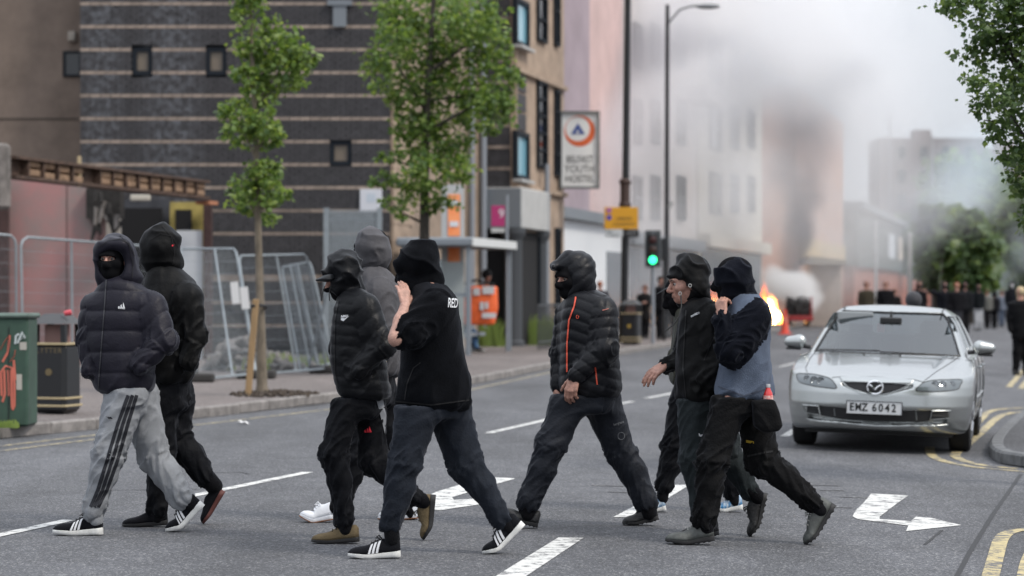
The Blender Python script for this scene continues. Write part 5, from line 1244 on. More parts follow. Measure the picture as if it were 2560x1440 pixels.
# ---- 4: black hoodie, hand over face
S = Person(935, 1390, 'person in black hoodie with white lettering on the back, bare forearm raised, hand over face')
S.trousers([((1045,1015,-.08),(1013,1155,-.12),(975,1312,-.12),56,40,27), ((1120,1015,.12),(1164,1160,.14),(1252,1296,.12),56,42,25)],
           [(1085,1045,66,.02,.17),(1083,950,74,.02,.18)], NAVY_TR, seed=14, fold=.0075, cut=1014)
S.jacket([(1082,1022,88,.02,.20),(1082,1000,93,.02,.21),(1084,940,90,.02,.21),(1082,860,77,.02,.21),(1081,790,67,.02,.20),(1082,748,59,.02,.18),(1070,705,43,.02,.13)],
         [((1085,768,-.14),(1024,832,-.24),(1012,842,-.25),44,33,27), ((1095,755,.2),(1060,850,.25),(1030,820,.2),36,32,26)],
         HOODIE, seed=15, fold=.013, name='hoodie', kk=.07)
S.hood([S.e(1054,650,46,55,.14,.02,18), S.c((1030,652,-.01),(1000,664,-.01),38,23,.05), S.c((1030,718,-.0),(1074,708,.03),27,38,.05), S.c((1020,700,.0),(1030,738,.0),22,18,.03)],
       HOODIE, [S.e(968,682,12,22,.07,-.0,0)], seed=16, fold=.008)
S.head(1042, 670, (-.95,.05,-.25), dy=.02, mask=.2)
el, wr = S.p(992,846,-.26), S.p(1013,766,-.17)
S.body.append(sdf_mesh([cone(el, el*.45+wr*.55, .050, .042, .02), cone(el*.45+wr*.55, wr, .042, .029, .02), cone(wr, wr+(wr-el)*.15, .029, .026, .01)], .008))
S.hand(wr+(wr-el)/np.linalg.norm(wr-el)*.01, S.p(1007,716,-.13)-wr, (-.45,.88,.0), -1, curl=(.3,.28,.26,.3), spread=.03, thumb=.6, size=.90)
S.text('RED', 1131, 759, 32, 'hoodie', WHITE, rot=-4, bold=.5, sx=.42)
S.strip([(1012,1000),(1018,960),(1034,920),(1052,906)], 2.2, 'hoodie', mat('hem_dark', (.005,.005,.006), .9), 'pocket_seam')
S.strip([(990,1003),(1080,1012),(1172,1000)], 3, 'hoodie', mat('hem_dark', (.005,.005,.006), .9), 'hem_seam')
S.shoe((1002,1386,-.12),(918,1391,-.12),(869,1384,-.12), UPB, SOLEW, .050, .028, .082, LACEB, (WHITE,(.42,.50,.58)))
S.shoe((1313,1312,.12),(1248,1378,.12),(1206,1384,.12), UPB, SOLEW, .050, .028, .082, LACEB, (WHITE,(.40,.48,.56)))
sock(S, (976,1302,-.12),(981,1350,-.12), 20, 19); sock(S, (1248,1290,.12),(1275,1322,.12), 20, 19)
close(S, SKIN2)

# ---- 5: charcoal puffer with orange zip
S = Person(1600, 1317, 'person in charcoal quilted puffer jacket with orange zip, bare hand hanging, long stride')
S.trousers([((1428,990,-.04),(1376,1116,-.10),(1322,1252,-.10),48,36,27), ((1500,990,.10),(1553,1132,.12),(1616,1256,.10),50,36,27)],
           [(1470,1030,62,.02,.16),(1474,950,68,.02,.17)], CHAR_TR, seed=17, fold=.008, cut=986)
S.jacket([(1478,992,76,.02,.19),(1476,960,78,.02,.20),(1474,900,74,.02,.20),(1472,830,72,.02,.20),(1470,780,68,.02,.19),(1464,742,52,.02,.15),(1455,722,38,.02,.11)],
         [((1510,775,-.10),(1512,872,-.17),(1440,938,-.20),34,31,20), ((1416,785,.12),(1400,880,.14),(1394,965,.06),26,24,18)],
         CHAR_PUFF, style=dict(sp=.070, amp=.0085, xz=1424, chev=.38, asp=.068, aw=.5), seed=18, fold=.008, h=.0088)
S.hood([S.e(1446,680,44,52,.13,.03,14), S.c((1420,658,-.01),(1394,664,-.03),31,15,.04), S.c((1384,668,-.09),(1380,668,.05),6,6,.03), S.e(1448,706,36,36,.13,.02), S.c((1432,728,-.02),(1452,732,.02),26,36,.05)],
       CHAR_PUFF, [S.e(1398,708,24,28,.13,-.08,-8)], seed=19, fold=.005, quilt=(.055,.006,.75,-.55))
S.head(1430, 694, (-.80,-.58,-.10), dy=.0, mask='slot', eyes=True, sc_=.98)
wr = S.p(1438,942,-.20); S.hand(wr, S.p(1424,985,-.22)-wr, (.45,.75,.1), -1, curl=(.45,.5,.55,.6), thumb=.45, size=1.05)
S.strip([(1440,742),(1436,765),(1423,800),(1418,860),(1418,930)], 3.6, 'jacket', ORANGE, 'zip'); S.strip([(1488,918),(1493,962)], 3.2, 'jacket', ORANGE, 'pocket_zip')
for a in range(8): 
    t = a/8*2*math.pi; t2 = (a+1)/8*2*math.pi
    if a != 6: S.poly([(1444+4*math.cos(t),792+5*math.sin(t)),(1444+4*math.cos(t2),792+5*math.sin(t2)),(1444+2.4*math.cos(t2),792+3.2*math.sin(t2)),(1444+2.4*math.cos(t),792+3.2*math.sin(t))], 'jacket', ORANGE, 'logo_ring')
S.strip([(1506,776),(1521,772)], 2.2, 'jacket', mat('print_brown', (.28,.08,.06), .6), 'sleeve_mark')
gp = mat('print_grey', (.11,.115,.125), .6)
S.text('berghaus', 1546, 1058, 9, 'trousers', gp, rot=18, bold=.2, sx=.8)
for a in range(14):
    t = a/14*2*math.pi; t2 = (a+1)/14*2*math.pi
    S.poly([(1553+9*math.cos(t),1090+10*math.sin(t)),(1553+9*math.cos(t2),1090+10*math.sin(t2)),(1553+7.6*math.cos(t2),1090+8.6*math.sin(t2)),(1553+7.6*math.cos(t),1090+8.6*math.sin(t))], 'trousers', gp, 'logo_ring')
S.shoe((1343,1314,-.10),(1290,1300,-.10),(1257,1272,-.10), mat('shoe_trail', (.014,.014,.015), .6, var=.4, vscale=30, bump=.4, bscale=60), SOLEB, .052, .028, .082, LACEB, lug=.006)
S.shoe((1648,1303,.10),(1590,1316,.10),(1555,1314,.10), mat('shoe_trail'), SOLEB, .052, .026, .085, LACEB, lug=.006)
sock(S, (1320,1245,-.10),(1318,1285,-.10), 22, 22); sock(S, (1616,1246,.10),(1622,1285,.10), 22, 22)
wr = S.p(1391,975,.05); S.hand(wr, (-.05,-.1,-1), (1,.2,0), 1, curl=(.6,.6,.65,.7), size=.95)
close(S)

# ---- 6': cap and blue trainers, behind
S = Person(1740, 1278, 'person in dark cap and blue-and-white trainers, mostly hidden behind the pair on the right', Y=16.3)
S.trousers([((1712,1000,.0),(1685,1120,.0),(1660,1215,.0),38,30,19), ((1760,1000,.12),(1800,1130,.14),(1828,1230,.14),40,32,20)],
           [(1735,1020,46,.05,.14),(1738,930,46,.05,.15)], BLK_TR, seed=20, cut=945)
S.jacket([(1738,960,56,.05,.17),(1738,900,60,.05,.18),(1738,830,56,.05,.17),(1735,790,48,.05,.16),(1722,765,34,.05,.11)],
         [((1740,800,-.10),(1765,880,-.12),(1740,930,-.12),26,23,18), ((1720,800,.18),(1700,890,.18),(1690,930,.14),26,23,18)], cloth('jacket_olive', (.045,.045,.034), .8), seed=21, fold=.012)
S.hood([S.e(1708,735,36,38,.12,.05,-10), S.c((1712,765,.05),(1722,775,.05),26,30,.05)], BLACK_SHELL, [S.e(1672,752,14,18,.08,.03)], seed=22)
S.head(1700, 738, (-.95,-.1,-.3), dy=.05, mask=.2)
b = MB(); V = []; F = []
for i in range(9):
    a = -1+2*i/8; q = S.p(1678-36*math.sqrt(max(0,1-a*a)), 716+19*math.sqrt(max(0,1-a*a)), .05+a*.075); i0 = S.p(1682, 712, .05+a*.075)
    V += [i0+[0,0,.006], q+[0,0,.003], q-[0,0,.002], i0-[0,0,.002]]
for i in range(8): F += [(4*i, 4*i+4, 4*i+5, 4*i+1), (4*i+1, 4*i+5, 4*i+6, 4*i+2), (4*i+2, 4*i+6, 4*i+7, 4*i+3)]
mesh_obj('cap_brim', V, F, mat('cap_grey', (.045,.05,.056), .7), S.root, True)
S.shoe((1666,1262,.0),(1634,1268,.0),(1618,1240,.0), UPBL, SOLEW, .048, .026, .08, LACEG)
S.shoe((1858,1272,.14),(1810,1279,.14),(1783,1275,.14), UPBL, SOLEW, .048, .028, .08, LACEG)
sock(S, (1660,1205,.0),(1656,1245,.0), 15, 15); sock(S, (1828,1220,.14),(1836,1255,.14), 16, 16)
close(S)

# ---- 6: open hood, profile, drawcord
S = Person(1768, 1352, 'person in black hooded rain jacket, face in profile, white cord toggles, arm reaching forward', Y=14.75)
S.trousers([((1738,1000,-.02),(1733,1146,-.04),(1757,1300,-.04),45,33,24), ((1788,1000,.12),(1822,1145,.12),(1876,1230,.12),45,34,22)],
           [(1760,1030,52,.03,.15),(1760,950,56,.03,.16)], GREEN_TR, seed=23, fold=.0075, cut=996)
S.jacket([(1748,1008,52,.02,.18),(1750,990,60,.02,.19),(1752,930,64,.02,.19),(1755,860,62,.02,.19),(1756,800,58,.02,.18),(1750,765,46,.02,.15),(1742,742,34,.02,.11)],
         [((1780,795,-.10),(1806,905,-.14),(1768,950,-.16),31,28,22), ((1728,805,.18),(1712,890,.20),(1668,912,.16),28,25,18)], BLACK_SHELL, seed=24, fold=.013, dens=1.2)
S.hood([S.e(1730,685,44,50,.14,.02,-14), S.c((1712,668,.0),(1680,694,.0),28,11,.04,1.6), S.e(1738,716,32,34,.13,.02), S.c((1716,746,.0),(1746,746,.02),23,33,.05)],
       BLACK_SHELL, [S.e(1690,721,30,21,.12,-.03,-6)], seed=25, fold=.010, dens=1.4)
S.head(1715, 706, (-.97,-.20,-.12), dy=.0, eyes=True, sc_=1.0)
b = MB(); b.tube([S.p(1702,738,-.11), S.p(1704,765,-.15), S.p(1698,790,-.19), S.p(1684,812,-.20), S.p(1662,829,-.20)], .0042, 6); b.build('drawcord', STRAP, S.root, True)
for px, py in ((1725,714),(1700,734)):
    b = MB(); c0 = S.p(px,py,-.125 if px > 1710 else -.105); b.tube([c0 + np.array([math.cos(t)*.0085, -.002, math.sin(t)*.010]) for t in np.linspace(0, 2*math.pi, 13)], .0026, 6); b.build('toggle', RING, S.root, True)
wr = S.p(1664,912,.15); S.hand(wr, S.p(1634,932,.12)-wr, (.25,.55,-.8), -1, curl=(.25,.3,.35,.4), thumb=.45, size=1.05)
S.strip([(1760,900),(1772,870),(1786,842)], 2.2, 'jacket', mat('zip_black'), 'pocket_zip'); S.strip([(1716,775),(1712,840),(1708,920),(1716,1000)], 2.4, 'jacket', mat('zip_black'), 'zip')
S.text('montane', 1738, 786, 9, 'jacket', WHITE, rot=28, bold=.25, sx=.7)
S.poly([(1746,1084),(1748,1083),(1750,1087),(1761,1085),(1751,1092),(1747,1090)], 'trousers', WHITE, 'tick_logo')
S.shoe((1798,1344,-.04),(1735,1350,-.04),(1700,1347,-.04), mat('shoe_trail'), SOLEB, .05, .026, .08, LACEB, lug=.006)
S.shoe((1921,1230,.12),(1902,1310,.12),(1876,1340,.12), mat('shoe_trail'), SOLEB, .05, .03, .085, LACEB, lug=.008)
sock(S, (1757,1290,-.04),(1768,1325,-.04), 20, 19); sock(S, (1872,1225,.12),(1895,1245,.12), 21, 20)
close(S)

# ---- 7: blue-grey hoodie with navy sleeves, cargo trousers, bottle in pouch
S = Person(1720, 1356, 'person in blue-grey sweatshirt with navy sleeves, pinching hood shut, cargo trousers')
S.trousers([((1828,1000,-.08),(1780,1155,-.12),(1760,1298,-.12),46,36,26), ((1880,1000,.08),(1904,1150,.08),(2030,1256,.08),46,37,23)],
           [(1858,1030,54,.0,.15),(1860,940,58,.0,.16)], WORK_TR, seed=26, fold=.013, cut=990)
def fm7(c, bi, u):
    za = S.p(0, 760)[2]
    k = (bi == 0) & ~((c[:,0] > S.p(1880,0)[0]) & (c[:,2] > S.p(0,850)[2]) & (c[:,1] < S.Y-.12)) & (c[:,2] < S.p(0,735)[2])
    return np.where(k, 0, 1)
S.jacket([(1862,1004,60,.02,.18),(1862,994,68,.02,.19),(1862,975,70,.02,.19),(1862,920,64,.02,.19),(1866,850,60,.02,.19),(1868,795,54,.02,.18),(1862,755,42,.02,.14),(1852,730,34,.02,.11)],
         [((1890,788,-.10),(1822,878,-.19),(1806,800,-.15),35,30,19), ((1850,790,.18),(1815,880,.2),(1800,800,.1),30,26,18)], BLUEGREY, seed=27, fold=.012,
         name='sweatshirt', h=.0082, mats=[BLUEGREY, FLEECE_NAVY], fmf=fm7, dens=1.3)
S.hood([S.e(1838,697,45,50,.135,.02,16), S.c((1820,688,.0),(1800,690,.0),33,20,.05), S.c((1838,742,.01),(1856,740,.02),32,34,.05)],
       FLEECE_NAVY, [S.e(1775,712,8,16,.06,.0)], seed=28, fold=.009, dens=1.2)
S.head(1832, 698, (-.97,.0,-.1), dy=.02, mask=.2)
wr = S.p(1807,790,-.15); S.hand(wr, S.p(1800,742,-.10)-wr, (.5,.75,.25), 1, curl=(.75,.8,.85,.9), thumb=.75, size=1.0)
S.strip([(1796,966),(1860,990),(1926,968)], 3, 'sweatshirt', mat('seam_grey', (.05,.06,.085), .9), 'hem_seam')
# hanging pouch and its bottle
V, Q = sdf_mesh([loft([(*S.p(1926,1078,-.16), S.r(20), .045),(*S.p(1921,1064,-.16), S.r(34), .055),(*S.p(1915,1030,-.16), S.r(32), .055),(*S.p(1908,1000,-.16), S.r(27), .05)], .02, 3.6, .015)], .009); N_ = normals(V, Q); V = V + N_*(.006*(2*(1-np.abs(noise3(V[:,0]*14+V[:,2]*9, V[:,1]*6, V[:,2]*7)*2-1))**2-.8))[:,None]
S.part('tool_pouch', V, Q, WORK_TR)
S.poly([(1866,1100),(1884,1103),(1884,1109),(1866,1106)], 'trousers', mat('badge_yellow', (.5,.33,.03), .6), 'badge')
S.strip([(1868,1140),(1932,1128)], 5, 'trousers', mat('hem_dark'), 'pocket_edge')
S.shoe((1787,1347,-.12),(1712,1357,-.12),(1662,1348,-.12), UPO, SOLEB, .053, .030, .092, LACEG, lug=.004)
S.shoe((2092,1262,.08),(2042,1342,.08),(2014,1362,.08), UPO, SOLEB, .052, .030, .092, LACEG, lug=.008)
sock(S, (1760,1288,-.12),(1766,1322,-.12), 20, 19); sock(S, (2028,1252,.08),(2052,1276,.08), 20, 20)
close(S)
bt = empty('drink_bottle', S.p(1920,1003,-.14), 'red drink bottle with grey cap tucked in the work trouser pouch', 'bottle')
b = MB(); q = S.p(1920,1003,-.14); b.lathe(q, [(.028,-.06),(.031,-.02),(.030,.03),(.026,.05),(.014,.074),(.0125,.082)], 16); b.build('bottle_body', mat('drink_red', (.55,.02,.02), .2, coat=.6), bt, True)
b = MB(); b.lathe(q+np.array([0,0,.082]), [(.0145,0),(.0145,.018),(.013,.02)], 14); b.build('cap', mat('cap_plastic', (.35,.35,.36), .5), bt, True)
b = MB(); b.lathe(q+np.array([0,0,.005]), [(.0312,0),(.0312,.03)], 16); b.build('drink_label', mat('label_pink', (.62,.10,.09), .4, col2=(.75,.6,.55), vscale=60), bt, True)
# ================================================================== street furniture
BLK = mat('gloss_black', (.012,.013,.015), .35); CREAMB = mat('band_cream', (.42,.34,.20), .6)
GRN = mat('cabinet_green', (.030,.065,.045), .55, var=.3, vscale=3, detail=7); 
Ygb = (CAMH-PZ)*FPX/(1066-CY); cb = empty('utility_cabinet', P(30,1066,Ygb), 'green metal utility cabinet with orange graffiti at the left edge', 'cabinet')
a, b = P(-80,1066,Ygb), P(70,795,Ygb); q = MB(); q.box(((a.x+b.x)/2, Ygb+.25, (PZ+b.z)/2), (b.x-a.x,.5,b.z-PZ), bev=.02); q.build('cabinet_body', GRN, cb)
q = MB(); q.box(((a.x+b.x)/2, Ygb+.25, b.z+.022), (b.x-a.x+.06,.56,.055), bev=.02); q.build('cabinet_lid', mat('cabinet_lid_green', (.09,.13,.11), .6, var=.2, vscale=4), cb)
q = MB(); q.box((a.x+.42, Ygb-.004, .65), (.006,.012,.98)); q.build('door_seam', BLK, cb)
ORG = mat('graffiti_orange', (.50,.13,.09), .8); r_ = random.Random(3)
for i, L in enumerate(([(0,875),(14,850),(24,838)], [(24,838),(20,880),(6,905)], [(24,905),(36,890),(38,875)], [(4,990),(2,930),(14,915),(30,920),(36,960),(36,1015),(31,1025)], [(10,925),(12,985),(6,1005)], [(20,925),(22,990)], [(28,925),(30,1020)], [(34,900),(38,950)])):
    q = MB(); q.tube([P(x, y, Ygb-.006) for x, y in L], .012, 6, sy=.3); q.build('graffiti_stroke', ORG, cb, True)
for i, L in enumerate(([(38,860),(40,840),(48,835)], [(44,858),(56,830),(62,846)], [(50,850),(64,840)])): q = MB(); q.tube([P(x, y, Ygb-.006) for x, y in L], .012, 5, sy=.3); q.build('graffiti_stroke', mat('graffiti_white', (.45,.5,.5), .7), cb)
for c in ((58,865,.05,.05), (48,955,.04,.10)): p = P(c[0], c[1], Ygb-.003); q = MB(); q.box(p, (c[2]*1.4,.003,c[3]*1.6)); q.build('torn_sticker', mat('sticker_pale', (.38,.36,.32), .8), cb)
def litter_bin(px, py, label, hpx, wpx, letters=True, rz=-TH*1.3):
    Y = (CAMH-PZ)*FPX/(py-CY); p = P(px, py, Y); k = Y/FPX; h = hpx*k; w_ = wpx*k*.78; o = empty('litter_bin', (p.x, p.y, PZ), label, 'bin', 'street litter bins', rot=(0,0,rz))
    q = MB(); q.box((0,0,h*.36), (w_,w_,h*.70), bev=w_*.12); q.build('bin_body', BLK, o, world=False)
    for x in (-1, 1):
        for y in (-1, 1): q = MB(); q.box((x*w_*.42, y*w_*.42, h*.80), (w_*.14,w_*.14,h*.19)); q.build('corner_post', BLK, o, world=False)
    q = MB(); q.box((0,0,h*.80), (w_*.5,w_*.5,h*.18)); q.build('liner', mat('liner_pink', (.20,.12,.11), .8), o, world=False)
    q = MB(); q.add([(-w_*.54,-w_*.54,h*.90),(w_*.54,-w_*.54,h*.90),(w_*.54,w_*.54,h*.90),(-w_*.54,w_*.54,h*.90),(-w_*.26,-w_*.26,h),(w_*.26,-w_*.26,h),(w_*.26,w_*.26,h),(-w_*.26,w_*.26,h)], [(3,2,1,0),(4,5,6,7),(0,1,5,4),(1,2,6,5),(2,3,7,6),(3,0,4,7)]); q.build('bin_lid', mat('bin_lid_grey', (.06,.062,.066), .6), o, world=False)
    for z in (.70, .16, .085): q = MB(); q.box((0,0,h*z), (w_*1.03,w_*1.03,h*.022), bev=.004); q.build('cream_band', CREAMB, o, world=False)
    if letters:
        for i, ch in enumerate('LITTER'):
            V, F = text_mesh(ch, h*.075, .001); mesh_obj('lettering', [(v[0] + (i-2.5)*w_*.135, -w_*.5-.002-v[2], v[1]+h*.635) for v in V], F, mat('gold_dull', (.14,.105,.05), .5), o, world=False)
    q = MB(); q.lathe((0,-w_*.5-.003,h*.42), [(.001,-.002),(w_*.10,-.002),(w_*.10,.003),(.001,.003)], 14, Matrix.Rotation(R(90),3,'X')); q.build('crest', mat('gold_dull') if letters else mat('gold_bright', (.5,.33,.06), .5), o, world=False)
    return o
litter_bin(143, 1034, 'black litter bin with cream bands beside the green cabinet', 250, 116)
litter_bin(1578, 862, 'black litter bin with gold crest at the foot of the tall black lamp post', 112, 56, False)
pc_ = P(168,790,27.0); q = MB(); q.lathe(P(166,783,27.1), [(.03,-.02),(.034,.04),(.03,.06)], 12, Matrix.Rotation(R(80),3,'Y')); q.build('drink_can', mat('can_red', (.5,.06,.08), .4), None, True, label='crushed red and white drink can lying on the bin lid', cat='can')
# tall black column with signs
def pole(px, Y, r0, r1, top, name, label, mats=BLK, base=True, lean=0, cat='lamp post'):
    x = (px-CX)/FPX*Y; o = empty(name, (x, Y, PZ), label, cat); q = MB(); q.tube([(x, Y, PZ), (x+lean*.4, Y, PZ+(top-PZ)*.4), (x+lean, Y, top)], [r0, (r0+r1)/2, r1], 14); q.build('shaft', mats, o, True)
    if base: q = MB(); q.lathe((x,Y,PZ), [(r0*1.9,0),(r0*1.9,.1),(r0*1.5,.15),(r0*1.45,.9),(r0*1.6,.95),(r0*1.1,1.05)], 16); q.build('base', mats, o, True)
    return o, x
YA = 67.0; o, xA = pole(1560, YA, .115, .085, 12, 'lamp_post', 'tall black lamp column carrying the yellow sign, top out of frame', lean=.13)
for py in (455, 512): z = P(0,py,YA).z; q = MB(); q.lathe((xA+.03,YA,z), [(.10,-.1),(.155,-.06),(.17,0),(.155,.06),(.10,.1)], 14); q.build('collar', mat('collar_brown', (.05,.028,.022), .7), o, True)
z = P(0,483,YA).z; q = MB(); q.tube([(xA+.03,YA,z-.35),(xA+.03,YA,z+.25)], .135, 12); q.build('sleeve', mat('collar_brown'), o, True)
def flat_sign(name, label, px0, px1, py0, py1, Y, m, frame=None, th=.03, cat='sign'):
    a, b = P(px0,py1,Y), P(px1,py0,Y); c = (a+b)/2; o = empty(name, c, label, cat); w_, h = b.x-a.x, b.z-a.z; q = MB(); q.box(c, (w_,th,h), bev=.008); q.build('panel', m, o)
    if frame:
        q = MB()
        for sg_ in (-1, 1): q.box(c+Vector((sg_*(w_/2),0,0)), (.06,th*2.2,h+.06)); q.box(c+Vector((0,0,sg_*(h/2))), (w_-.06,th*2.1,.06))
        q.build('frame', frame, o)
    return o, c, w_, h
X_, Z_ = (1,0,0), (0,0,1)
SIGNY = mat('sign_yellow', (.62,.30,.012), .5); INK = mat('ink_black', (.012,.012,.014), .6)
o, c, w_, h = flat_sign('yellow_sign', 'yellow temporary road sign strapped to the tall black lamp column', 1511, 1595, 518, 573, YA-.2, SIGNY)
text_on(o, 'URBAN', .135, c+Vector((.08,-.018,-.02)), X_, Z_, INK); text_on(o, 'CLEARWAY', .12, c+Vector((.08,-.018,-.17)), X_, Z_, INK)
for dz in (.22, .02): q = MB(); q.lathe(c+Vector((-w_*.36,-.018,dz)), [(.001,0),(.075,0),(.075,.006),(.001,.006)], 16, Matrix.Rotation(R(90),3,'X')); q.build('symbol', mat('sign_blue', (.06,.05,.35), .5) if dz < .1 else mat('sign_purple', (.35,.12,.3), .5), o)
q = MB(); q.box(c+Vector((0,.07,0)), (.16,.11,.08)); q.build('clamp', MGREY, o)
o, c, w_, h = flat_sign('white_sign', 'small white plate under the yellow sign, left of the column', 1514, 1557, 574, 593, YA-.2, mat('plate_white2', (.5,.52,.53), .5)); text_on(o, 'Bus', .1, c+Vector((-.12,-.018,.04)), X_, Z_, INK); text_on(o, 'Lane', .1, c+Vector((.0,-.018,-.05)), X_, Z_, INK); q = MB(); q.box(c+Vector((.15,.06,0)), (.1,.09,.05)); q.build('clamp', MGREY, o)
o, c, w_, h = flat_sign('black_sign', 'small black plate under the yellow sign, right of the column', 1559, 1597, 574, 593, YA-.2, INK); text_on(o, 'CCTV', .09, c+Vector((0,-.018,0)), X_, Z_, LGREY); q = MB(); q.box(c+Vector((-.12,.06,0)), (.1,.09,.05)); q.build('clamp', MGREY, o)
# street lamp with swan neck
YB = 74.0; o, xB = pole(1666, YB, .085, .06, P(0,12,YB).z, 'street_lamp', 'black street lamp with a curved arm reaching to the right', lean=.03)
z = P(0,12,YB).z; q = MB(); q.tube([(xB+.03,YB,P(0,62,YB).z), P(1682,45,YB), P(1700,24,YB), P(1725,16,YB), P(1745,14,YB)], .03, 8); q.build('arm', mat('arm_grey', (.12,.13,.14), .5), o, True)
V, Q = sdf_mesh([ell(P(1770,16,YB), (.38,.16,.085))], .03); mesh_obj('lamp_head', V, Q, mat('lamp_head_grey', (.20,.21,.22), .5), o, True)
q = MB(); q.tube([(xB+.05,YB,P(0,520,YB).z), (xB+.18,YB,P(0,505,YB).z)], .07, 8); q.build('camera_box', LGREY, o, True)
o, x = pole(1480, 78, .05, .05, 8.3, 'steel_post', 'thin pale grey post behind the hostel sign', mat('post_pale', (.45,.46,.47), .5), False, cat='post')
# traffic light
YT = 66.0; x = (1632-CX)/FPX*YT; o = empty('traffic_light', (x, YT, PZ), 'traffic light on a grey post showing green', 'traffic light')
q = MB(); q.tube([(x,YT,PZ),(x,YT,P(0,580,YT).z)], .055, 10); q.build('post', mat('pipe_grey'), o, True)
a, b = P(1616,663,YT-.15), P(1650,580,YT-.15); q = MB(); q.box((a+b)/2, (b.x-a.x-.1,.22,b.z-a.z-.05), bev=.03); q.build('housing', BLK, o); q = MB(); q.box((a+b)/2+Vector((0,.12,0)), (b.x-a.x+.06,.02,b.z-a.z+.1), bev=.008); q.build('backing_board', mat('board_grey', (.045,.055,.06), .6), o)
for py, m in ((600, mat('lens_red', (.05,.012,.012), .3)), (625, mat('lens_amber', (.05,.02,.012), .3)), (650, mat('lens_green', (.02,.5,.2), .3, emit=(.03,1,.35), estr=3))):
    c = P(1632,py,YT-.27); q = MB(); q.lathe(c, [(.001,.0),(.105,0),(.09,.03),(.05,.05),(.001,.055)], 18, Matrix.Rotation(R(90),3,'X')); ln = q.build('lens', m, o, True)
    q = MB(); q.tube([c+Vector((.115*math.cos(t),-.06,.115*math.sin(t))) for t in np.linspace(0, math.pi, 11)], .012, 5, sx=1); q.build('visor', BLK, ln)
YS = 70; x2 = (1661-CX)/FPX*YS; o = empty('signal_head', (x2,YS,PZ), 'back of a second black signal head beside the swan neck lamp', 'traffic light'); a, b = P(1655,650,YS), P(1667,595,YS); q = MB(); q.box((a+b)/2, (.2,.25,.65), bev=.03); q.build('housing', BLK, o); q = MB(); q.tube([(x2,YS,PZ),(x2,YS,b.z)], .05, 8); q.build('post', BLK, o, True)
# hostel sign
YH = 68.0; HW = mat('sign_offwhite', (.80,.79,.76), .5, var=.04, vscale=3); o, c, w_, h = flat_sign('hostel_sign', 'hanging white hostel sign with orange crescent and blue triangle', 1402, 1496, 281, 469, YH, HW, mat('frame_grey', (.15,.155,.15), .5), .14)
m = mat('crescent_orange', (.72,.13,.03), .5); cc = c+Vector((.0,-.075,h*.25)); V = []; F = []; N = 40
for i in range(N+1):
    t = 2*math.pi*i/N; R0 = .44; V += [cc+Vector((R0*math.cos(t),0,R0*math.sin(t))), cc+Vector((-.055+.345*math.cos(t),0,.06+.345*math.sin(t)))]
F = [(2*i,2*i+1,2*i+3,2*i+2) for i in range(N)]; mesh_obj('crescent', V, F, m, o)
bm_ = mat('sign_blue2', (.03,.07,.28), .5); k0 = cc+Vector((-.05,-.004,.03)); q = MB(); q.add([k0+Vector((-.2,0,-.12)),k0+Vector((.2,0,-.12)),k0+Vector((0,0,.2))], [(0,1,2)]); q.build('triangle', bm_, o)
q = MB(); q.add([k0+Vector((-.05,-.004,-.10)),k0+Vector((.04,-.004,-.10)),k0+Vector((-.005,-.004,.03))], [(0,1,2)]); q.build('hut_symbol', HW, o)
for i, tx in enumerate(('BELFAST','YOUTH','HOSTEL')): text_on(o, tx, .29, c+Vector((0,-.078,-h*.13-i*.275)), X_, Z_, mat('letter_grey', (.06,.055,.05), .6), bold=.001, sx=(.70,.86,.80)[i])
q = MB()
for dz in (.35,-.6): q.box(c+Vector((-w_/2-.22,0,dz)), (.36,.05,.05))
q.build('wall_bracket', DGREY, o)
# bus shelter
SY = 53.0; STEEL = mat('shelter_grey', (.20,.225,.25), .45); k0 = P(1180,604,SY); zr_ = k0.z; ux = Vector((CT,-ST,0)); uy = Vector((ST,CT,0)); k0.z = 0; bs = empty('bus_shelter', (k0.x, k0.y, PZ), 'grey bus shelter with flat roof and orange advert panel', 'bus shelter')
def sbox(a0_, a1_, b0, b1, z0, z1, name, m, bev=0): q = MB(); c = k0 + ux*(a0_+a1_)/2 + uy*(b0+b1)/2; q.box((c.x,c.y,(z0+z1)/2), (abs(a1_-a0_),abs(b1-b0),abs(z1-z0)), rz=-TH, bev=bev); return q.build(name, m, bs)
sbox(-1.75,.0,0,4.4,zr_-.10,zr_+.10,'roof',STEEL,.04); sbox(.002,.03,.0,4.4,zr_-.09,zr_+.09,'roof_fascia',mat('fascia_white', (.6,.61,.6), .4))
for a_, b_2 in ((-.12,.15),(-.12,4.2),(-1.6,.15),(-1.6,4.2)): sbox(a_-.05,a_+.05,b_2-.05,b_2+.05,PZ,zr_-.1,'post',STEEL)
GL2 = glass_mat('shelter_glass', (.9,.93,.93), .0); sbox(-1.55,-.17,.14,.16,.55,2.2,'glass_pane',GL2); sbox(-1.61,-1.59,.3,4.1,.4,2.3,'glass_pane',GL2); sbox(-1.55,-.17,.12,.18,1.42,1.50,'mid_rail',STEEL)
sbox(-1.2,-.6,.6,3.8,.5,.58,'bench',STEEL); 
for b_2 in (.8,3.6): sbox(-.95,-.85,b_2-.04,b_2+.04,PZ,.5,'bench_leg',STEEL)
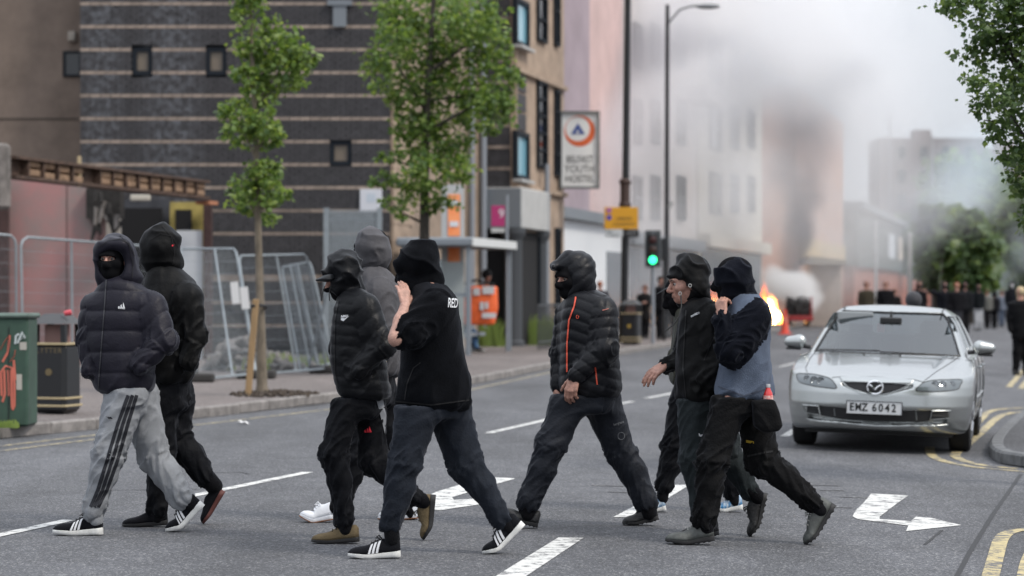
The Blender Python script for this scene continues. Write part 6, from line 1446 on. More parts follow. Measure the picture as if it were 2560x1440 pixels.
# advert totem
ORGB = mat('advert_orange', (.80,.20,.05), .5, col2=(.85,.33,.14), vscale=3, detail=1)
o, c, w_, h = flat_sign('advert_totem', 'tall pale totem with an orange advert panel behind the bus shelter', 1104, 1160, 462, 880, 54.5, mat('totem_pale', (.40,.41,.41), .5), None, .25, 'sign'); a, b = P(1120,590,54.36), P(1150,486,54.36); q = MB(); q.box((a+b)/2, (b.x-a.x,.02,b.z-a.z)); q.build('advert', ORGB, o); a, b = P(1120,655,54.36), P(1150,612,54.36); q = MB(); q.box((a+b)/2, (b.x-a.x,.02,b.z-a.z)); q.build('advert', ORGB, o)
for py in (508, 560): a = P(1135,py,54.34); q = MB(); q.box(a, (.2,.01,.12)); q.build('advert_print', mat('print_white'), o)
o, c, w_, h = flat_sign('bus_stop_flag', 'magenta bus stop flag on a thin post above the shelter', 1228, 1262, 514, 566, 57, mat('flag_magenta', (.35,.02,.12), .5)); text_on(o, '9', .3, c+Vector((.08,-.018,.05)), X_, Z_, mat('print_white')); q = MB(); q.tube([(c.x+w_/2+.05,57,PZ),(c.x+w_/2+.05,57,c.z+.5)], .035, 8); q.build('post', mat('pipe_grey'), o, True); q = MB(); q.box(c+Vector((0,0,-.34)), (w_,.03,.1)); q.build('sub_plate', LGREY, o)
# orange insulated delivery bag carried by the seated person
OB = mat('bag_orange', (.78,.13,.03), .55, var=.15, vscale=5)
bg_ = empty('delivery_bag', P(1192,815,56), 'big orange bag with white print hanging at the bus shelter', 'bag')
V, Q = sdf_mesh([loft([(*P(1190,812,56),.44,.2),(*P(1192,770,56),.50,.24),(*P(1190,715,56),.50,.24)], .02, 3.2, .05)], .035); mesh_obj('bag_body', V, Q, OB, bg_, True)
for (px0, px1, py0, py1) in ((1146,1175,715,742), (1183,1200,720,738), (1206,1236,716,735), (1200,1210,755,775), (1213,1221,755,772), (1205,1240,782,795)):
    a, b = P(px0,py1,55.74), P(px1,py0,55.74); q = MB(); q.box((a+b)/2, (b.x-a.x,.012,b.z-a.z)); q.build('white_print', mat('print_white'), bg_)
q = MB(); q.tube([P(1150,712,55.8), P(1190,700,55.9), P(1236,712,55.8)], .03, 6); q.build('strap', INK, bg_)

# ================================================================== site fence panels
def fence_panel(c4, Y4, label, wires=True, feet=True, verts=(.35,)):
    P4 = [P(a, b, y) for (a, b), y in zip(c4, Y4)]      # bottom-left, bottom-right, top-right, top-left
    o = empty('site_fence', (P4[0]+P4[1])/2, label, 'fence', 'wire mesh site fence panels')
    bl, br, tr, tl = P4; L = lambda u, v: (bl*(1-u)+br*u)*(1-v) + (tl*(1-u)+tr*u)*v
    q = MB(); rd = .06
    q.tube([L(0,.0), L(0,.93), L(.012,.975), L(.04,1), L(.5,1), L(.96,1), L(.988,.975), L(1,.93), L(1,0)], .021, 8); q.tube([L(0,.03), L(1,.03)], .021, 8)
    q.build('frame', GALV, o, True)
    for v in verts: q = MB(); q.tube([L(v,.03), L(v,1)], .019, 8); q.build('upright', GALV, o, True)
    q = MB()
    for i in range(1, 58): q.tube([L(i/58,.03), L(i/58,.99)], .0022, 3, cap=False)
    for i in range(1, 10): q.tube([L(0,i/10), L(1,i/10)], .003, 3, cap=False)
    q.build('wire_mesh', GALV, o, kind='stuff')
    if feet:
        for u in (0.0, 1.0): p = L(u, 0); q = MB(); q.box((p.x, p.y, PZ+.07), (.62,.24,.14), bev=.03); q.build('foot_block', mat('rubber_block', (.035,.033,.032), .9), o)
    return o
zb_ = lambda Y: CY + (CAMH-PZ-.1)*FPX/Y
fence_panel([(-300,zb_(36)),(42,zb_(37)),(40,590),(-300,560)], (36,37,37,36), 'wire fence panel cut off by the left edge of the frame')
fence_panel([(58,zb_(37)),(448,zb_(40)),(450,622),(52,592)], (37,40,40,37), 'wire fence panel in front of the pink wall', verts=(.30,.66))
fence_panel([(486,962),(640,944),(590,622),(450,622)], (37,38.5,40,40.2), 'leaning wire fence panel left of the staked young tree', verts=(.62,))
fence_panel([(642,946),(818,930),(766,636),(596,640)], (38.6,41,40.5,39.5), 'leaning wire fence panel right behind the staked young tree', verts=(.55,))
fence_panel([(752,935),(835,915),(776,655),(704,668)], (41.5,42,42.3,42.2), 'loose wire fence panel toppled behind the leaning panels', feet=False, verts=(.3,.55))
for a, b in (((790,905),(736,668)), ((770,925),(820,720)), ((828,905),(790,800))):
    q = MB(); q.tube([P(*a,41.2), P(*b,41.0)], .022, 8); q.build('loose_tube', GALV, None, True, label={790:'long loose steel tube leaning left on the fence panels',770:'loose steel tube crossing to the upper right by the fence',828:'short loose steel tube at the right end of the fence'}[a[0]], cat='tube')
for i, (px, py) in enumerate(((588,732),(612,745))): a = P(px,py,39); q = MB(); q.box(a, (.13,.02,.36), M=Matrix.Rotation(R(-6),3,'Y')); q.build('fence_tag', mat('tag_white', (.6,.6,.6), .6), None, label=('white plastic tag on the leaning fence, left one','white plastic tag on the leaning fence, right one')[i], cat='tag')
# rubble behind the fence
rb = MB(); r_ = random.Random(5)
for i in range(160):
    px = r_.uniform(520,800); Y = r_.uniform(42,47); s_ = r_.uniform(.05,.22); hgt = max(0, .5*math.exp(-((px-610)/60)**2))*r_.random(); x = (px-CX)/FPX*Y
    rb.box((x, Y, PZ+hgt+s_*.3), (s_*1.4, s_, s_*.7), M=Euler((r_.random(), r_.random(), r_.random()*3)).to_matrix(), bev=s_*.1)
rb.build('rubble', CONC, None, kind='stuff', label='heap of broken concrete behind the fence', cat='rubble')
# ================================================================== trees
def leaf_mat(name, col, tr=.35):
    m = bpy.data.materials.new(name); m.use_nodes = True; MATS[name] = m; n = m.node_tree.nodes; l = m.node_tree.links; b = n['Principled BSDF']; b.inputs['Base Color'].default_value = (*col, 1); b.inputs['Roughness'].default_value = .45
    t = n.new('ShaderNodeBsdfTranslucent'); t.inputs['Color'].default_value = (col[0]*1.6, col[1]*1.5, col[2]*.8, 1); x = n.new('ShaderNodeMixShader'); x.inputs[0].default_value = tr; o = n['Material Output']
    l.new(b.outputs[0], x.inputs[1]); l.new(t.outputs[0], x.inputs[2]); l.new(x.outputs[0], o.inputs['Surface']); return m
LF = [leaf_mat('leaf_mid', (.14,.22,.06), .5), leaf_mat('leaf_dark', (.075,.135,.04), .5), leaf_mat('leaf_light', (.23,.31,.09), .5)]
LFD = [leaf_mat('leaf_deep', (.10,.16,.06), .45), leaf_mat('leaf_deep2', (.065,.115,.046), .45), leaf_mat('leaf_fresh', (.17,.24,.085), .45)]
BARK = mat('bark_grey', (.15,.125,.095), .95, var=.35, vscale=9, bump=.8, bscale=22, stretch=(1,1,.4)); BARKD = mat('bark_dark', (.04,.034,.028), .95, var=.35, vscale=9, bump=.8, bscale=22)
LEAF = np.array([(0,0,0),(.34,.22,.03),(.5,.55,-.02),(.22,.66,.03),(0,1.05,-.08),(-.22,.66,.03),(-.5,.55,-.02),(-.34,.22,.03)])
def leaves(cl, n_per, size, seed, mats, share=(.5,.3,.2), shell=.45):
    rs = np.random.RandomState(seed); C = []
    for (c, r, w_) in cl:
        n = int(n_per*w_); u = rs.normal(size=(n,3)); u /= np.linalg.norm(u, axis=1, keepdims=True); rad = (shell + (1-shell)*rs.rand(n,1))**.8 * (1 + .22*(rs.rand(n,1)-.5))
        # clump the leaves into sprays
        k = max(6, n//26); sp = rs.normal(size=(k,3)); sp /= np.linalg.norm(sp, axis=1, keepdims=True); sp *= (shell + (1-shell)*rs.rand(k,1))*1.14
        idx = rs.randint(0, k, n); p = np.where(rs.rand(n,1) < .8, sp[idx] + rs.normal(size=(n,3))*.23, u*rad); C.append(np.array(c) + p*np.array(r))
    C = np.concatenate(C); n = len(C); th = rs.rand(n)*2*np.pi; tilt = rs.normal(.75,.45,n); s = size*(.65+.7*rs.rand(n))
    d = np.stack([np.cos(th)*np.cos(tilt), np.sin(th)*np.cos(tilt), -np.sin(tilt)*.7], 1); d /= np.linalg.norm(d, axis=1, keepdims=True); upv = np.tile([0,0,1.0], (n,1)) + rs.normal(size=(n,3))*.5
    sdv = np.cross(d, upv); sdv /= np.linalg.norm(sdv, axis=1, keepdims=True); nn = np.cross(sdv, d)
    V = C[:,None,:] + s[:,None,None]*(LEAF[None,:,0:1]*sdv[:,None,:] + LEAF[None,:,1:2]*d[:,None,:] + LEAF[None,:,2:3]*nn[:,None,:])
    F = (np.arange(n)[:,None]*8 + np.arange(8)[None,:]); return V.reshape(-1,3), F, rs.choice(len(mats), n, p=share)
def tree(name, label, base, trunk, limbs, cl, n_per, size, seed, mats=LF, bark=BARK, group=None, share=(.5,.3,.2), shell=.45):
    o = empty(name, base, label, 'tree', group); q = MB(); q.tube([p for p, r in trunk], [r for p, r in trunk], 12); q.build('trunk', bark, o, True)
    for L in limbs: q = MB(); q.tube([p for p, r in L], [r for p, r in L], 7); q.build('limb', bark, o, True)
    V, F, fm = leaves(cl, n_per, size, seed, mats, share, shell); mesh_obj('crown', V, F, mats[0], o, mats=mats, fm=fm, kind='stuff'); return o
def pxcl(L, Y, seed=0, dz=1.0):
    r_ = random.Random(seed); out = []
    for px, py, rx, rz in L:
        k = Y/FPX; p = P(px, py, Y + r_.uniform(-.3,.3)*dz); out.append((tuple(p), (rx*k, (rx+rz)/2*k*.9, rz*k), rx*rz/4000))
    return out
# staked young tree
Y = (CAMH-PZ)*FPX/(988-CY); tb = P(658,988,Y); k = Y/FPX
L1 = [(625,20,42,50),(640,95,62,50),(690,120,68,55),(740,150,48,48),(775,140,24,20),(620,185,48,36),(690,205,55,42),(635,240,50,34),(600,300,52,36),(660,305,52,42),(640,345,55,30),(565,290,26,18),(690,330,24,24),(640,420,26,26),(675,430,32,36),(610,465,42,36),(655,475,58,42),(690,485,30,30),(640,515,50,28),(668,540,22,16),(590,500,22,20),(620,-50,60,60)]
stt = [(P(656,990,Y),.12),(P(655,965,Y),.075),(P(652,800,Y),.058),(P(646,600,Y),.048),(P(641,380,Y),.036),(P(632,180,Y),.030),(P(624,-40,Y),.018)]
lim = [[(P(648,560,Y),.02),(P(620,500,Y),.008)], [(P(646,540,Y),.02),(P(680,470,Y),.008)], [(P(641,400,Y),.02),(P(600,310,Y-.1),.006)], [(P(640,380,Y),.02),(P(680,320,Y+.1),.006)], [(P(636,260,Y),.02),(P(720,150,Y),.006)], [(P(634,230,Y),.018),(P(610,170,Y),.006)], [(P(655,250,Y),.012),(P(790,130,Y),.004)]]
tree('street_tree', 'slender young street tree tied to a wooden stake on the left pavement', (tb.x, tb.y, PZ), stt, lim, pxcl(L1, Y, 1), 560, .072, 11, share=(.45,.25,.3))
q = MB(); a = P(640,748,Y-.25); b = P(620,992,Y-.25); b.z = PZ; q.box((a+b)/2, (.085,.07,(a-b).length), M=(a-b).to_track_quat('Z','X').to_matrix(), bev=.008)
sk = empty('tree_stake', b, 'square wooden stake leaning beside the young tree', 'stake'); q.build('stake_post', mat('timber_stake', (.28,.185,.095), .85, var=.2, vscale=6, stretch=(4,4,.5)), sk); q = MB(); q.tube([P(632,765,Y-.3), P(645,762,Y-.22), P(664,766,Y-.08), P(664,770,Y+.08)], .022, 6); q.build('tie_strap', INK, sk, True)
mo = MB(); r_ = random.Random(9)
for i in range(220):
    a = r_.random()*6.28; rr = r_.random()**.6; s_ = r_.uniform(.02,.06); mo.box((tb.x+.15+math.cos(a)*rr*.6, tb.y+math.sin(a)*rr*.8, PZ+.05*(1-rr)+.01), (s_,s_,s_*.6), M=Euler((r_.random(),r_.random(),r_.random()*3)).to_matrix())
mo.build('soil', mat('soil_brown', (.055,.042,.032), .95), None, kind='stuff')
# bigger tree by the hostel corner
Y = 39.5; tb = P(1064,950,Y)
L2 = [(1090,10,150,60),(1000,50,65,60),(1180,40,75,60),(975,130,55,60),(1060,120,90,70),(1150,120,80,70),(1220,120,60,60),(1265,190,38,42),(990,215,55,50),(1080,215,80,60),(1170,215,75,55),(1235,250,60,50),(1275,275,26,34),(1020,290,50,45),(1095,300,70,50),(1180,290,50,40),(1220,310,30,22),(1060,360,70,50),(1130,370,60,50),(1010,390,30,30),(1080,430,70,40),(1140,430,50,36),(1030,470,50,30),(1090,490,50,30),(950,440,28,24),(985,505,34,22),(1060,520,42,20),(960,390,20,16),(1000,530,20,14)]
stt = [(P(1064,955,Y),.13),(P(1063,800,Y),.10),(P(1061,600,Y),.085),(P(1062,450,Y),.07),(P(1068,250,Y),.055),(P(1085,-20,Y),.035)]
lim = [[(P(1062,560,Y),.03),(P(1000,530,Y),.012),(P(975,500,Y),.006)], [(P(1062,480,Y),.04),(P(1130,420,Y),.012)], [(P(1064,430,Y),.035),(P(990,400,Y),.012),(P(950,430,Y),.006)], [(P(1066,330,Y),.04),(P(1190,260,Y),.014)], [(P(1068,280,Y),.04),(P(985,150,Y),.012)], [(P(1072,180,Y),.035),(P(1200,90,Y),.012)], [(P(1070,250,Y),.03),(P(1260,230,Y),.008)]]
tree('leafy_street_tree', 'broad leafy street tree at the hostel corner behind the walkers', (tb.x, tb.y, PZ), stt, lim, pxcl(L2, Y, 2, 2), 500, .082, 12, share=(.45,.37,.18), bark=BARKD)
# near branches at the right edge
Y = 19.0; tb = from_st(2.6, 20)
L3 = [(2420,20,60,60),(2500,60,80,70),(2560,30,90,90),(2460,130,60,50),(2540,170,90,80),(2440,195,40,24),(2490,240,60,50),(2570,280,80,80),(2500,330,45,40),(2560,390,60,60),(2470,310,26,22),(2530,440,32,30),(2570,470,40,40),(2560,540,30,40),(2515,400,24,26),(2640,200,110,180),(2640,420,90,120),(2380,20,30,28),(2385,130,16,20),(2480,-70,150,80),(2610,-60,140,100),(2720,60,130,150),(2760,260,130,140),(2740,420,100,90),(2860,120,130,170),(2880,330,110,120),(2800,-110,190,110),(2980,200,90,130)]
x3, y3 = 4.75, 19.2
stt = [(Vector((x3,y3,gz(x3,y3))),.13),(Vector((x3+.02,y3,.3)),.10),(Vector((x3-.02,y3,2.0)),.085),(Vector((x3-.05,y3,3.2)),.06),(P(2690,-150,Y),.03)]
lim = [[(Vector((x3,y3,1.9)),.035),(P(2660,480,Y),.028),(P(2600,400,Y),.02),(P(2540,310,Y),.013),(P(2470,210,Y-.1),.006)], [(Vector((x3-.02,y3,2.3)),.035),(P(2640,300,Y),.025),(P(2560,180,Y),.016),(P(2480,60,Y),.007)], [(P(2600,430,Y),.014),(P(2545,400,Y),.009),(P(2500,330,Y),.005)], [(P(2650,500,Y),.014),(P(2590,510,Y),.008),(P(2550,520,Y),.004)], [(P(2560,200,Y),.014),(P(2500,110,Y),.009),(P(2440,60,Y),.005)], [(P(2530,310,Y),.009),(P(2460,300,Y),.004)], [(Vector((x3,y3,2.2)),.035),(P(2800,280,Y+.4),.02),(P(2870,120,Y+.5),.008)], [(Vector((x3,y3,2.6)),.03),(P(2760,120,Y-.5),.016),(P(2790,-60,Y-.5),.007)]]
tree('roadside_tree', 'dark green roadside tree whose near branches fill the upper right corner', (x3, y3, gz(x3,y3)), stt, lim, pxcl(L3, Y, 3, 1.5), 330, .046, 13, LFD, BARKD, share=(.5,.35,.15), shell=.35)
# far trees on the right
for i, (px, py, rx, rz, Yt) in enumerate(((2360,590,70,120,150),(2410,540,130,160,165),(2520,600,110,150,150),(2610,590,120,170,140),(2275,600,50,90,230),(2470,500,80,80,200),(2440,670,60,70,160),(2345,600,55,120,125),(2420,620,70,115,118))):
    k = Yt/FPX; p = P(px, py, Yt); r_ = random.Random(i); cl = []
    for j in range(16):
        a = r_.uniform(0,6.28); e = r_.uniform(-1,1); rr = r_.uniform(.3,.75); cl.append(((p.x+math.cos(a)*rx*k*rr, Yt+math.sin(a)*rx*k*rr, p.z+e*rz*k*.72), (rx*k*.42, rx*k*.42, rz*k*.30), 1))
    tree('far_tree', ('far tree nearest the poster building','wide far tree behind the right-hand crowd','tall far tree at the right behind the blonde person','far tree cut off by the right edge','small far tree in the dark smoke','far tree top rising above the others','low far tree just above the crowd heads','narrow tree right of the poster building','round tree behind the pale grey joggers')[i], (p.x, Yt, 0), [(Vector((p.x,Yt,0)),.3),(Vector((p.x,Yt,p.z-rz*k*.4)),.22),(Vector((p.x,Yt,p.z+rz*k*.5)),.08)], [], cl, 190, .60, 20+i, LFD, BARKD, 'trees at the end of the street')
# weeds
def tuft(name, label, px, py, Y, n, hgt, spread, seed, kind=None):
    p = P(px, py, Y); r_ = random.Random(seed); q = MB()
    for i in range(n):
        x = p.x + r_.gauss(0, spread); y = p.y + r_.gauss(0, spread*.5); h = hgt*r_.uniform(.4,1); dx = r_.uniform(-.3,.3)*h; w_ = .012+.01*r_.random()
        q.add([(x-w_,y,PZ),(x+w_,y,PZ),(x+dx*.5+w_*.7,y,PZ+h*.6),(x+dx,y,PZ+h),(x+dx*.5-w_*.7,y,PZ+h*.6)], [(0,1,2,3,4)])
    q.build(name, LF[2], None, kind='stuff')
tuft('weeds', '', 1362, 845, 64, 300, .9, .25, 1); tuft('weeds', '', 1400, 842, 66, 200, .5, .3, 2); tuft('weeds', '', 4, 1064, 24.4, 60, .09, .08, 3); tuft('weeds', '', 1225, 850, 62, 160, .8, .15, 4); tuft('weeds', '', 730, 900, 43, 160, .35, .5, 5)
# ================================================================== fire and smoke
def smoke(name, lo, hi, blobs, col, dens, scale, lo_n=.42, hi_n=.68, absorb=None, aniso=.2, warp=1.6):
    m = bpy.data.materials.new(name); m.use_nodes = True; n = m.node_tree.nodes; l = m.node_tree.links; n.clear(); out = n.new('ShaderNodeOutputMaterial'); pv = n.new('ShaderNodeVolumePrincipled')
    pv.inputs['Color'].default_value = (*col, 1); pv.inputs['Anisotropy'].default_value = aniso; l.new(pv.outputs[0], out.inputs['Volume'])
    if absorb: pv.inputs['Absorption Color'].default_value = (*absorb, 1)
    tc_ = n.new('ShaderNodeTexCoord'); nw = n.new('ShaderNodeTexNoise'); nw.inputs['Scale'].default_value = scale*.5; nw.inputs['Detail'].default_value = 1; l.new(tc_.outputs['Object'], nw.inputs['Vector'])
    sb = n.new('ShaderNodeVectorMath'); sb.operation = 'SUBTRACT'; sb.inputs[1].default_value = (.5,.5,.5); l.new(nw.outputs['Color'], sb.inputs[0]); sc_ = n.new('ShaderNodeVectorMath'); sc_.operation = 'SCALE'; sc_.inputs['Scale'].default_value = warp/scale; l.new(sb.outputs[0], sc_.inputs[0])
    ad = n.new('ShaderNodeVectorMath'); ad.operation = 'ADD'; l.new(tc_.outputs['Object'], ad.inputs[0]); l.new(sc_.outputs[0], ad.inputs[1]); acc = None
    for (c, r, wt) in blobs:
        a = n.new('ShaderNodeVectorMath'); a.operation = 'SUBTRACT'; a.inputs[1].default_value = c; l.new(ad.outputs[0], a.inputs[0]); d = n.new('ShaderNodeVectorMath'); d.operation = 'DIVIDE'; d.inputs[1].default_value = r; l.new(a.outputs[0], d.inputs[0])
        ln = n.new('ShaderNodeVectorMath'); ln.operation = 'LENGTH'; l.new(d.outputs[0], ln.inputs[0]); mr = n.new('ShaderNodeMapRange'); mr.interpolation_type = 'SMOOTHSTEP'; mr.inputs['From Min'].default_value = 1; mr.inputs['From Max'].default_value = .15; mr.inputs['To Max'].default_value = wt; l.new(ln.outputs['Value'], mr.inputs['Value'])
        if acc is None: acc = mr.outputs['Result']
        else: s_ = n.new('ShaderNodeMath'); s_.operation = 'ADD'; l.new(acc, s_.inputs[0]); l.new(mr.outputs['Result'], s_.inputs[1]); acc = s_.outputs[0]
    nz2 = n.new('ShaderNodeTexNoise'); nz2.inputs['Scale'].default_value = scale; nz2.inputs['Detail'].default_value = 4; nz2.inputs['Roughness'].default_value = .55; l.new(ad.outputs[0], nz2.inputs['Vector']); rm = n.new('ShaderNodeMapRange'); rm.inputs['From Min'].default_value = lo_n; rm.inputs['From Max'].default_value = hi_n; rm.inputs['To Min'].default_value = .16; l.new(nz2.outputs['Fac'], rm.inputs['Value'])
    mu_ = n.new('ShaderNodeMath'); mu_.operation = 'MULTIPLY'; l.new(acc, mu_.inputs[0]); l.new(rm.outputs['Result'], mu_.inputs[1]); m2 = n.new('ShaderNodeMath'); m2.operation = 'MULTIPLY'; m2.inputs[1].default_value = dens; l.new(mu_.outputs[0], m2.inputs[0]); l.new(m2.outputs[0], pv.inputs['Density'])
    q = MB(); q.box(tuple((a+b)/2 for a, b in zip(lo, hi)), tuple(b-a for a, b in zip(lo, hi))); return q.build(name, m, None, kind='stuff')
def bl(px, py, Y, rx, rz, ry, wt=1): k = Y/FPX; return (tuple(P(px, py, Y)), (rx*k, ry, rz*k), wt)
FY = 112.0
smoke('pale_smoke', (1,72,.1), (36,122,21), [bl(1640,330,82,220,360,7,1.1), bl(1560,470,78,150,260,5,1.0), bl(1800,420,95,260,400,9,.5), bl(1720,100,88,330,240,9,.9), bl(2000,200,105,360,330,11,1.0), bl(2190,130,110,360,330,10,.9), bl(1880,600,100,280,230,7,.8), bl(2060,560,110,200,290,8,.75), bl(2250,480,112,220,200,8,.32), bl(1660,640,82,260,190,6,.8)], (.945,.955,.975), .33, .15, .41, .60, aniso=0)
smoke('dark_smoke', (4,78,.5), (24,118,16), [bl(1955,600,108,60,85,2.6,3.2), bl(1968,480,108,85,110,3.5,1.6), bl(1950,690,107,48,70,2.2,3.2), bl(2010,360,108,140,130,4,.7), bl(2270,520,114,80,90,4,1.0), bl(1690,100,82,230,75,4,.55), bl(1860,220,93,160,120,5,.35), bl(2060,230,106,140,130,5,.3)], (.26,.27,.31), .75, .3, .38, .58)
smoke('white_steam', (8,98,.1), (17,109,6), [bl(1985,715,104,62,52,2.2,1.6), bl(1940,705,104,48,45,2,1.0), bl(2008,755,104,45,36,1.6,1.8)], (.99,.99,.99), 2.6, .9, .36, .54)
smoke('blue_smoke', (20,106,.1), (46,160,14), [bl(2540,620,140,80,90,9,.7), bl(2470,690,130,110,50,8,.5), bl(2340,650,135,120,100,8,.3), bl(2400,470,128,190,150,9,.7)], (.82,.91,.97), .24, .22, .36, .64)
# flames: tongues of glowing gas
def flame_mat(name, c, s_): return mat(name, (.01,.005,0), .9, emit=c, estr=s_)
fr = empty('bonfire', P(1930,812,FY), 'orange flames burning at the roadside beside the red cone', 'fire'); FM = [flame_mat('flame_core', (1,.62,.22), 26), flame_mat('flame_mid', (1,.30,.06), 9), flame_mat('flame_edge', (1,.14,.03), 3.5)]
r_ = random.Random(2)
for i, (px, py, h, w_, mi) in enumerate(((1938,812,52,20,0),(1928,812,66,18,0),(1946,812,40,16,0),(1920,812,70,15,1),(1913,812,60,12,1),(1950,812,34,14,1),(1908,790,56,9,2),(1912,760,45,8,2),(1916,745,40,7,2),(1935,780,46,14,1),(1906,812,40,10,1))):
    pts = [P(px + math.sin(j*1.7+i)*w_*.3*j/5 - j*1.2, py-h*j/5, FY-.6+.5*r_.random()) for j in range(6)]; k = FY/FPX; q = MB(); q.tube(pts, [w_*k*f for f in (.55,.75,.62,.42,.22,.03)], 9); q.build('flame', FM[mi], fr, True)
q = MB()
for i in range(16): q.box(tuple(P(1905+r_.random()*55, 808-r_.random()*8, FY-.3+r_.random()*.8)), (.5,.15,.12), M=Euler((r_.random(),r_.random(),r_.random()*3)).to_matrix())
q.build('burning_debris', CHARR, fr, kind='stuff')
# charred cage trolley with a red base
tr = empty('burnt_trolley', P(1998,806,103.0), 'charred cage trolley with red base standing in white smoke by the fire', 'trolley'); REDM = mat('metal_red', (.28,.02,.02), .5)
a, b = P(1966,802,103.0), P(2030,790,103.0); q = MB(); q.box((a+b)/2, (b.x-a.x,1.0,.22), bev=.03); q.build('base', REDM, tr)
for px in (1968, 2028): q = MB(); a = P(px,800,103.0); b = P(px,742,103.0); q.tube([a, b], .04, 6); q.build('upright', REDM if px > 2000 else CHARR, tr)
q = MB()
for i in range(40): p = P(1972+r_.random()*52, 750+r_.random()*38, 102.9+r_.random()*.6); q.box(p, (.3,.25,.22), M=Euler((r_.random()*3,r_.random()*3,r_.random()*3)).to_matrix())
q.build('burnt_load', CHARR, tr, kind='stuff')
for px in (1975, 2022): q = MB(); p = P(px,806,102.6); q.lathe(p, [(.02,-.05),(.13,-.05),(.13,.05),(.02,.05)], 12, Matrix.Rotation(R(90),3,'Y')); q.build('wheel', TYRE, tr, True)
# traffic cone
Yc = 8880/(836-CY); p = P(1962,836,Yc); p.z = 0; co = empty('traffic_cone', p, 'worn orange red traffic cone standing in front of the fire', 'cone'); CO = mat('cone_red', (.62,.07,.04), .6)
q = MB(); q.lathe(p, [(.17,.04),(.15,.1),(.05,.90),(.045,.92),(.02,.93)], 18); q.build('cone_body', CO, co, True); q = MB(); q.box(p+Vector((0,0,.025)), (.5,.5,.05), bev=.015); q.build('cone_base', CO, co)
q = MB(); q.lathe(p+Vector((0,0,.45)), [(.112,0),(.088,.18)], 18); q.build('cone_sleeve', mat('cone_sleeve', (.55,.16,.12), .5), co, True)
# beige kiosk
ki = empty('kiosk', P(2066,800,109), 'beige block kiosk with an overhanging roof right of the fire', 'kiosk'); q = MB(); a, b = P(2024,803,109), P(2103,662,109); q.box(((a.x+b.x)/2,110,(b.z)/2), (b.x-a.x,2,b.z), bev=.02); q.build('wall', mat('kiosk_beige', (.48,.40,.35), .9, var=.1, vscale=2), ki)
a, b = P(2008,662,108.8), P(2112,640,108.8); q = MB(); q.add([(a.x,108.3,a.z),(b.x,108.3,a.z),(b.x,111.3,a.z),(a.x,111.3,a.z),(a.x+.2,108.3,b.z),(b.x,108.3,a.z+.2),(b.x,111.3,a.z+.2),(a.x+.2,111.3,b.z)], [(3,2,1,0),(4,5,6,7),(0,1,5,4),(1,2,6,5),(2,3,7,6),(3,0,4,7)]); q.build('roof', mat('kiosk_roof', (.40,.37,.33), .8), ki)
for px, Yp, top, col in ((2190,130,560,(.45,.45,.45)), (2275,120,590,(.5,.5,.48)), (2330,150,345,(.2,.2,.21)), (2224,330,290,(.25,.25,.27)), (2356,118,590,(.3,.3,.3))):
    x = (px-CX)/FPX*Yp; o = empty('post', (x,Yp,0), {2190:'pale post left of the poster building crowd',2275:'white post in the middle of the crowd',2330:'tall thin dark mast above the far trees',2224:'thin aerial mast on the far roof',2356:'grey post by the grey sign board'}[px], 'post'); q = MB(); q.tube([(x,Yp,0),(x,Yp,P(0,top,Yp).z)], .09 if Yp < 200 else .12, 8); q.build('shaft', mat('postm_%d' % px, col, .6), o, True); q = MB(); q.lathe((x,Yp,P(0,top,Yp).z), [(.12,-.05),(.14,0),(.1,.1),(.01,.16)], 10); q.build('finial', mat('postm_%d' % px), o, True)
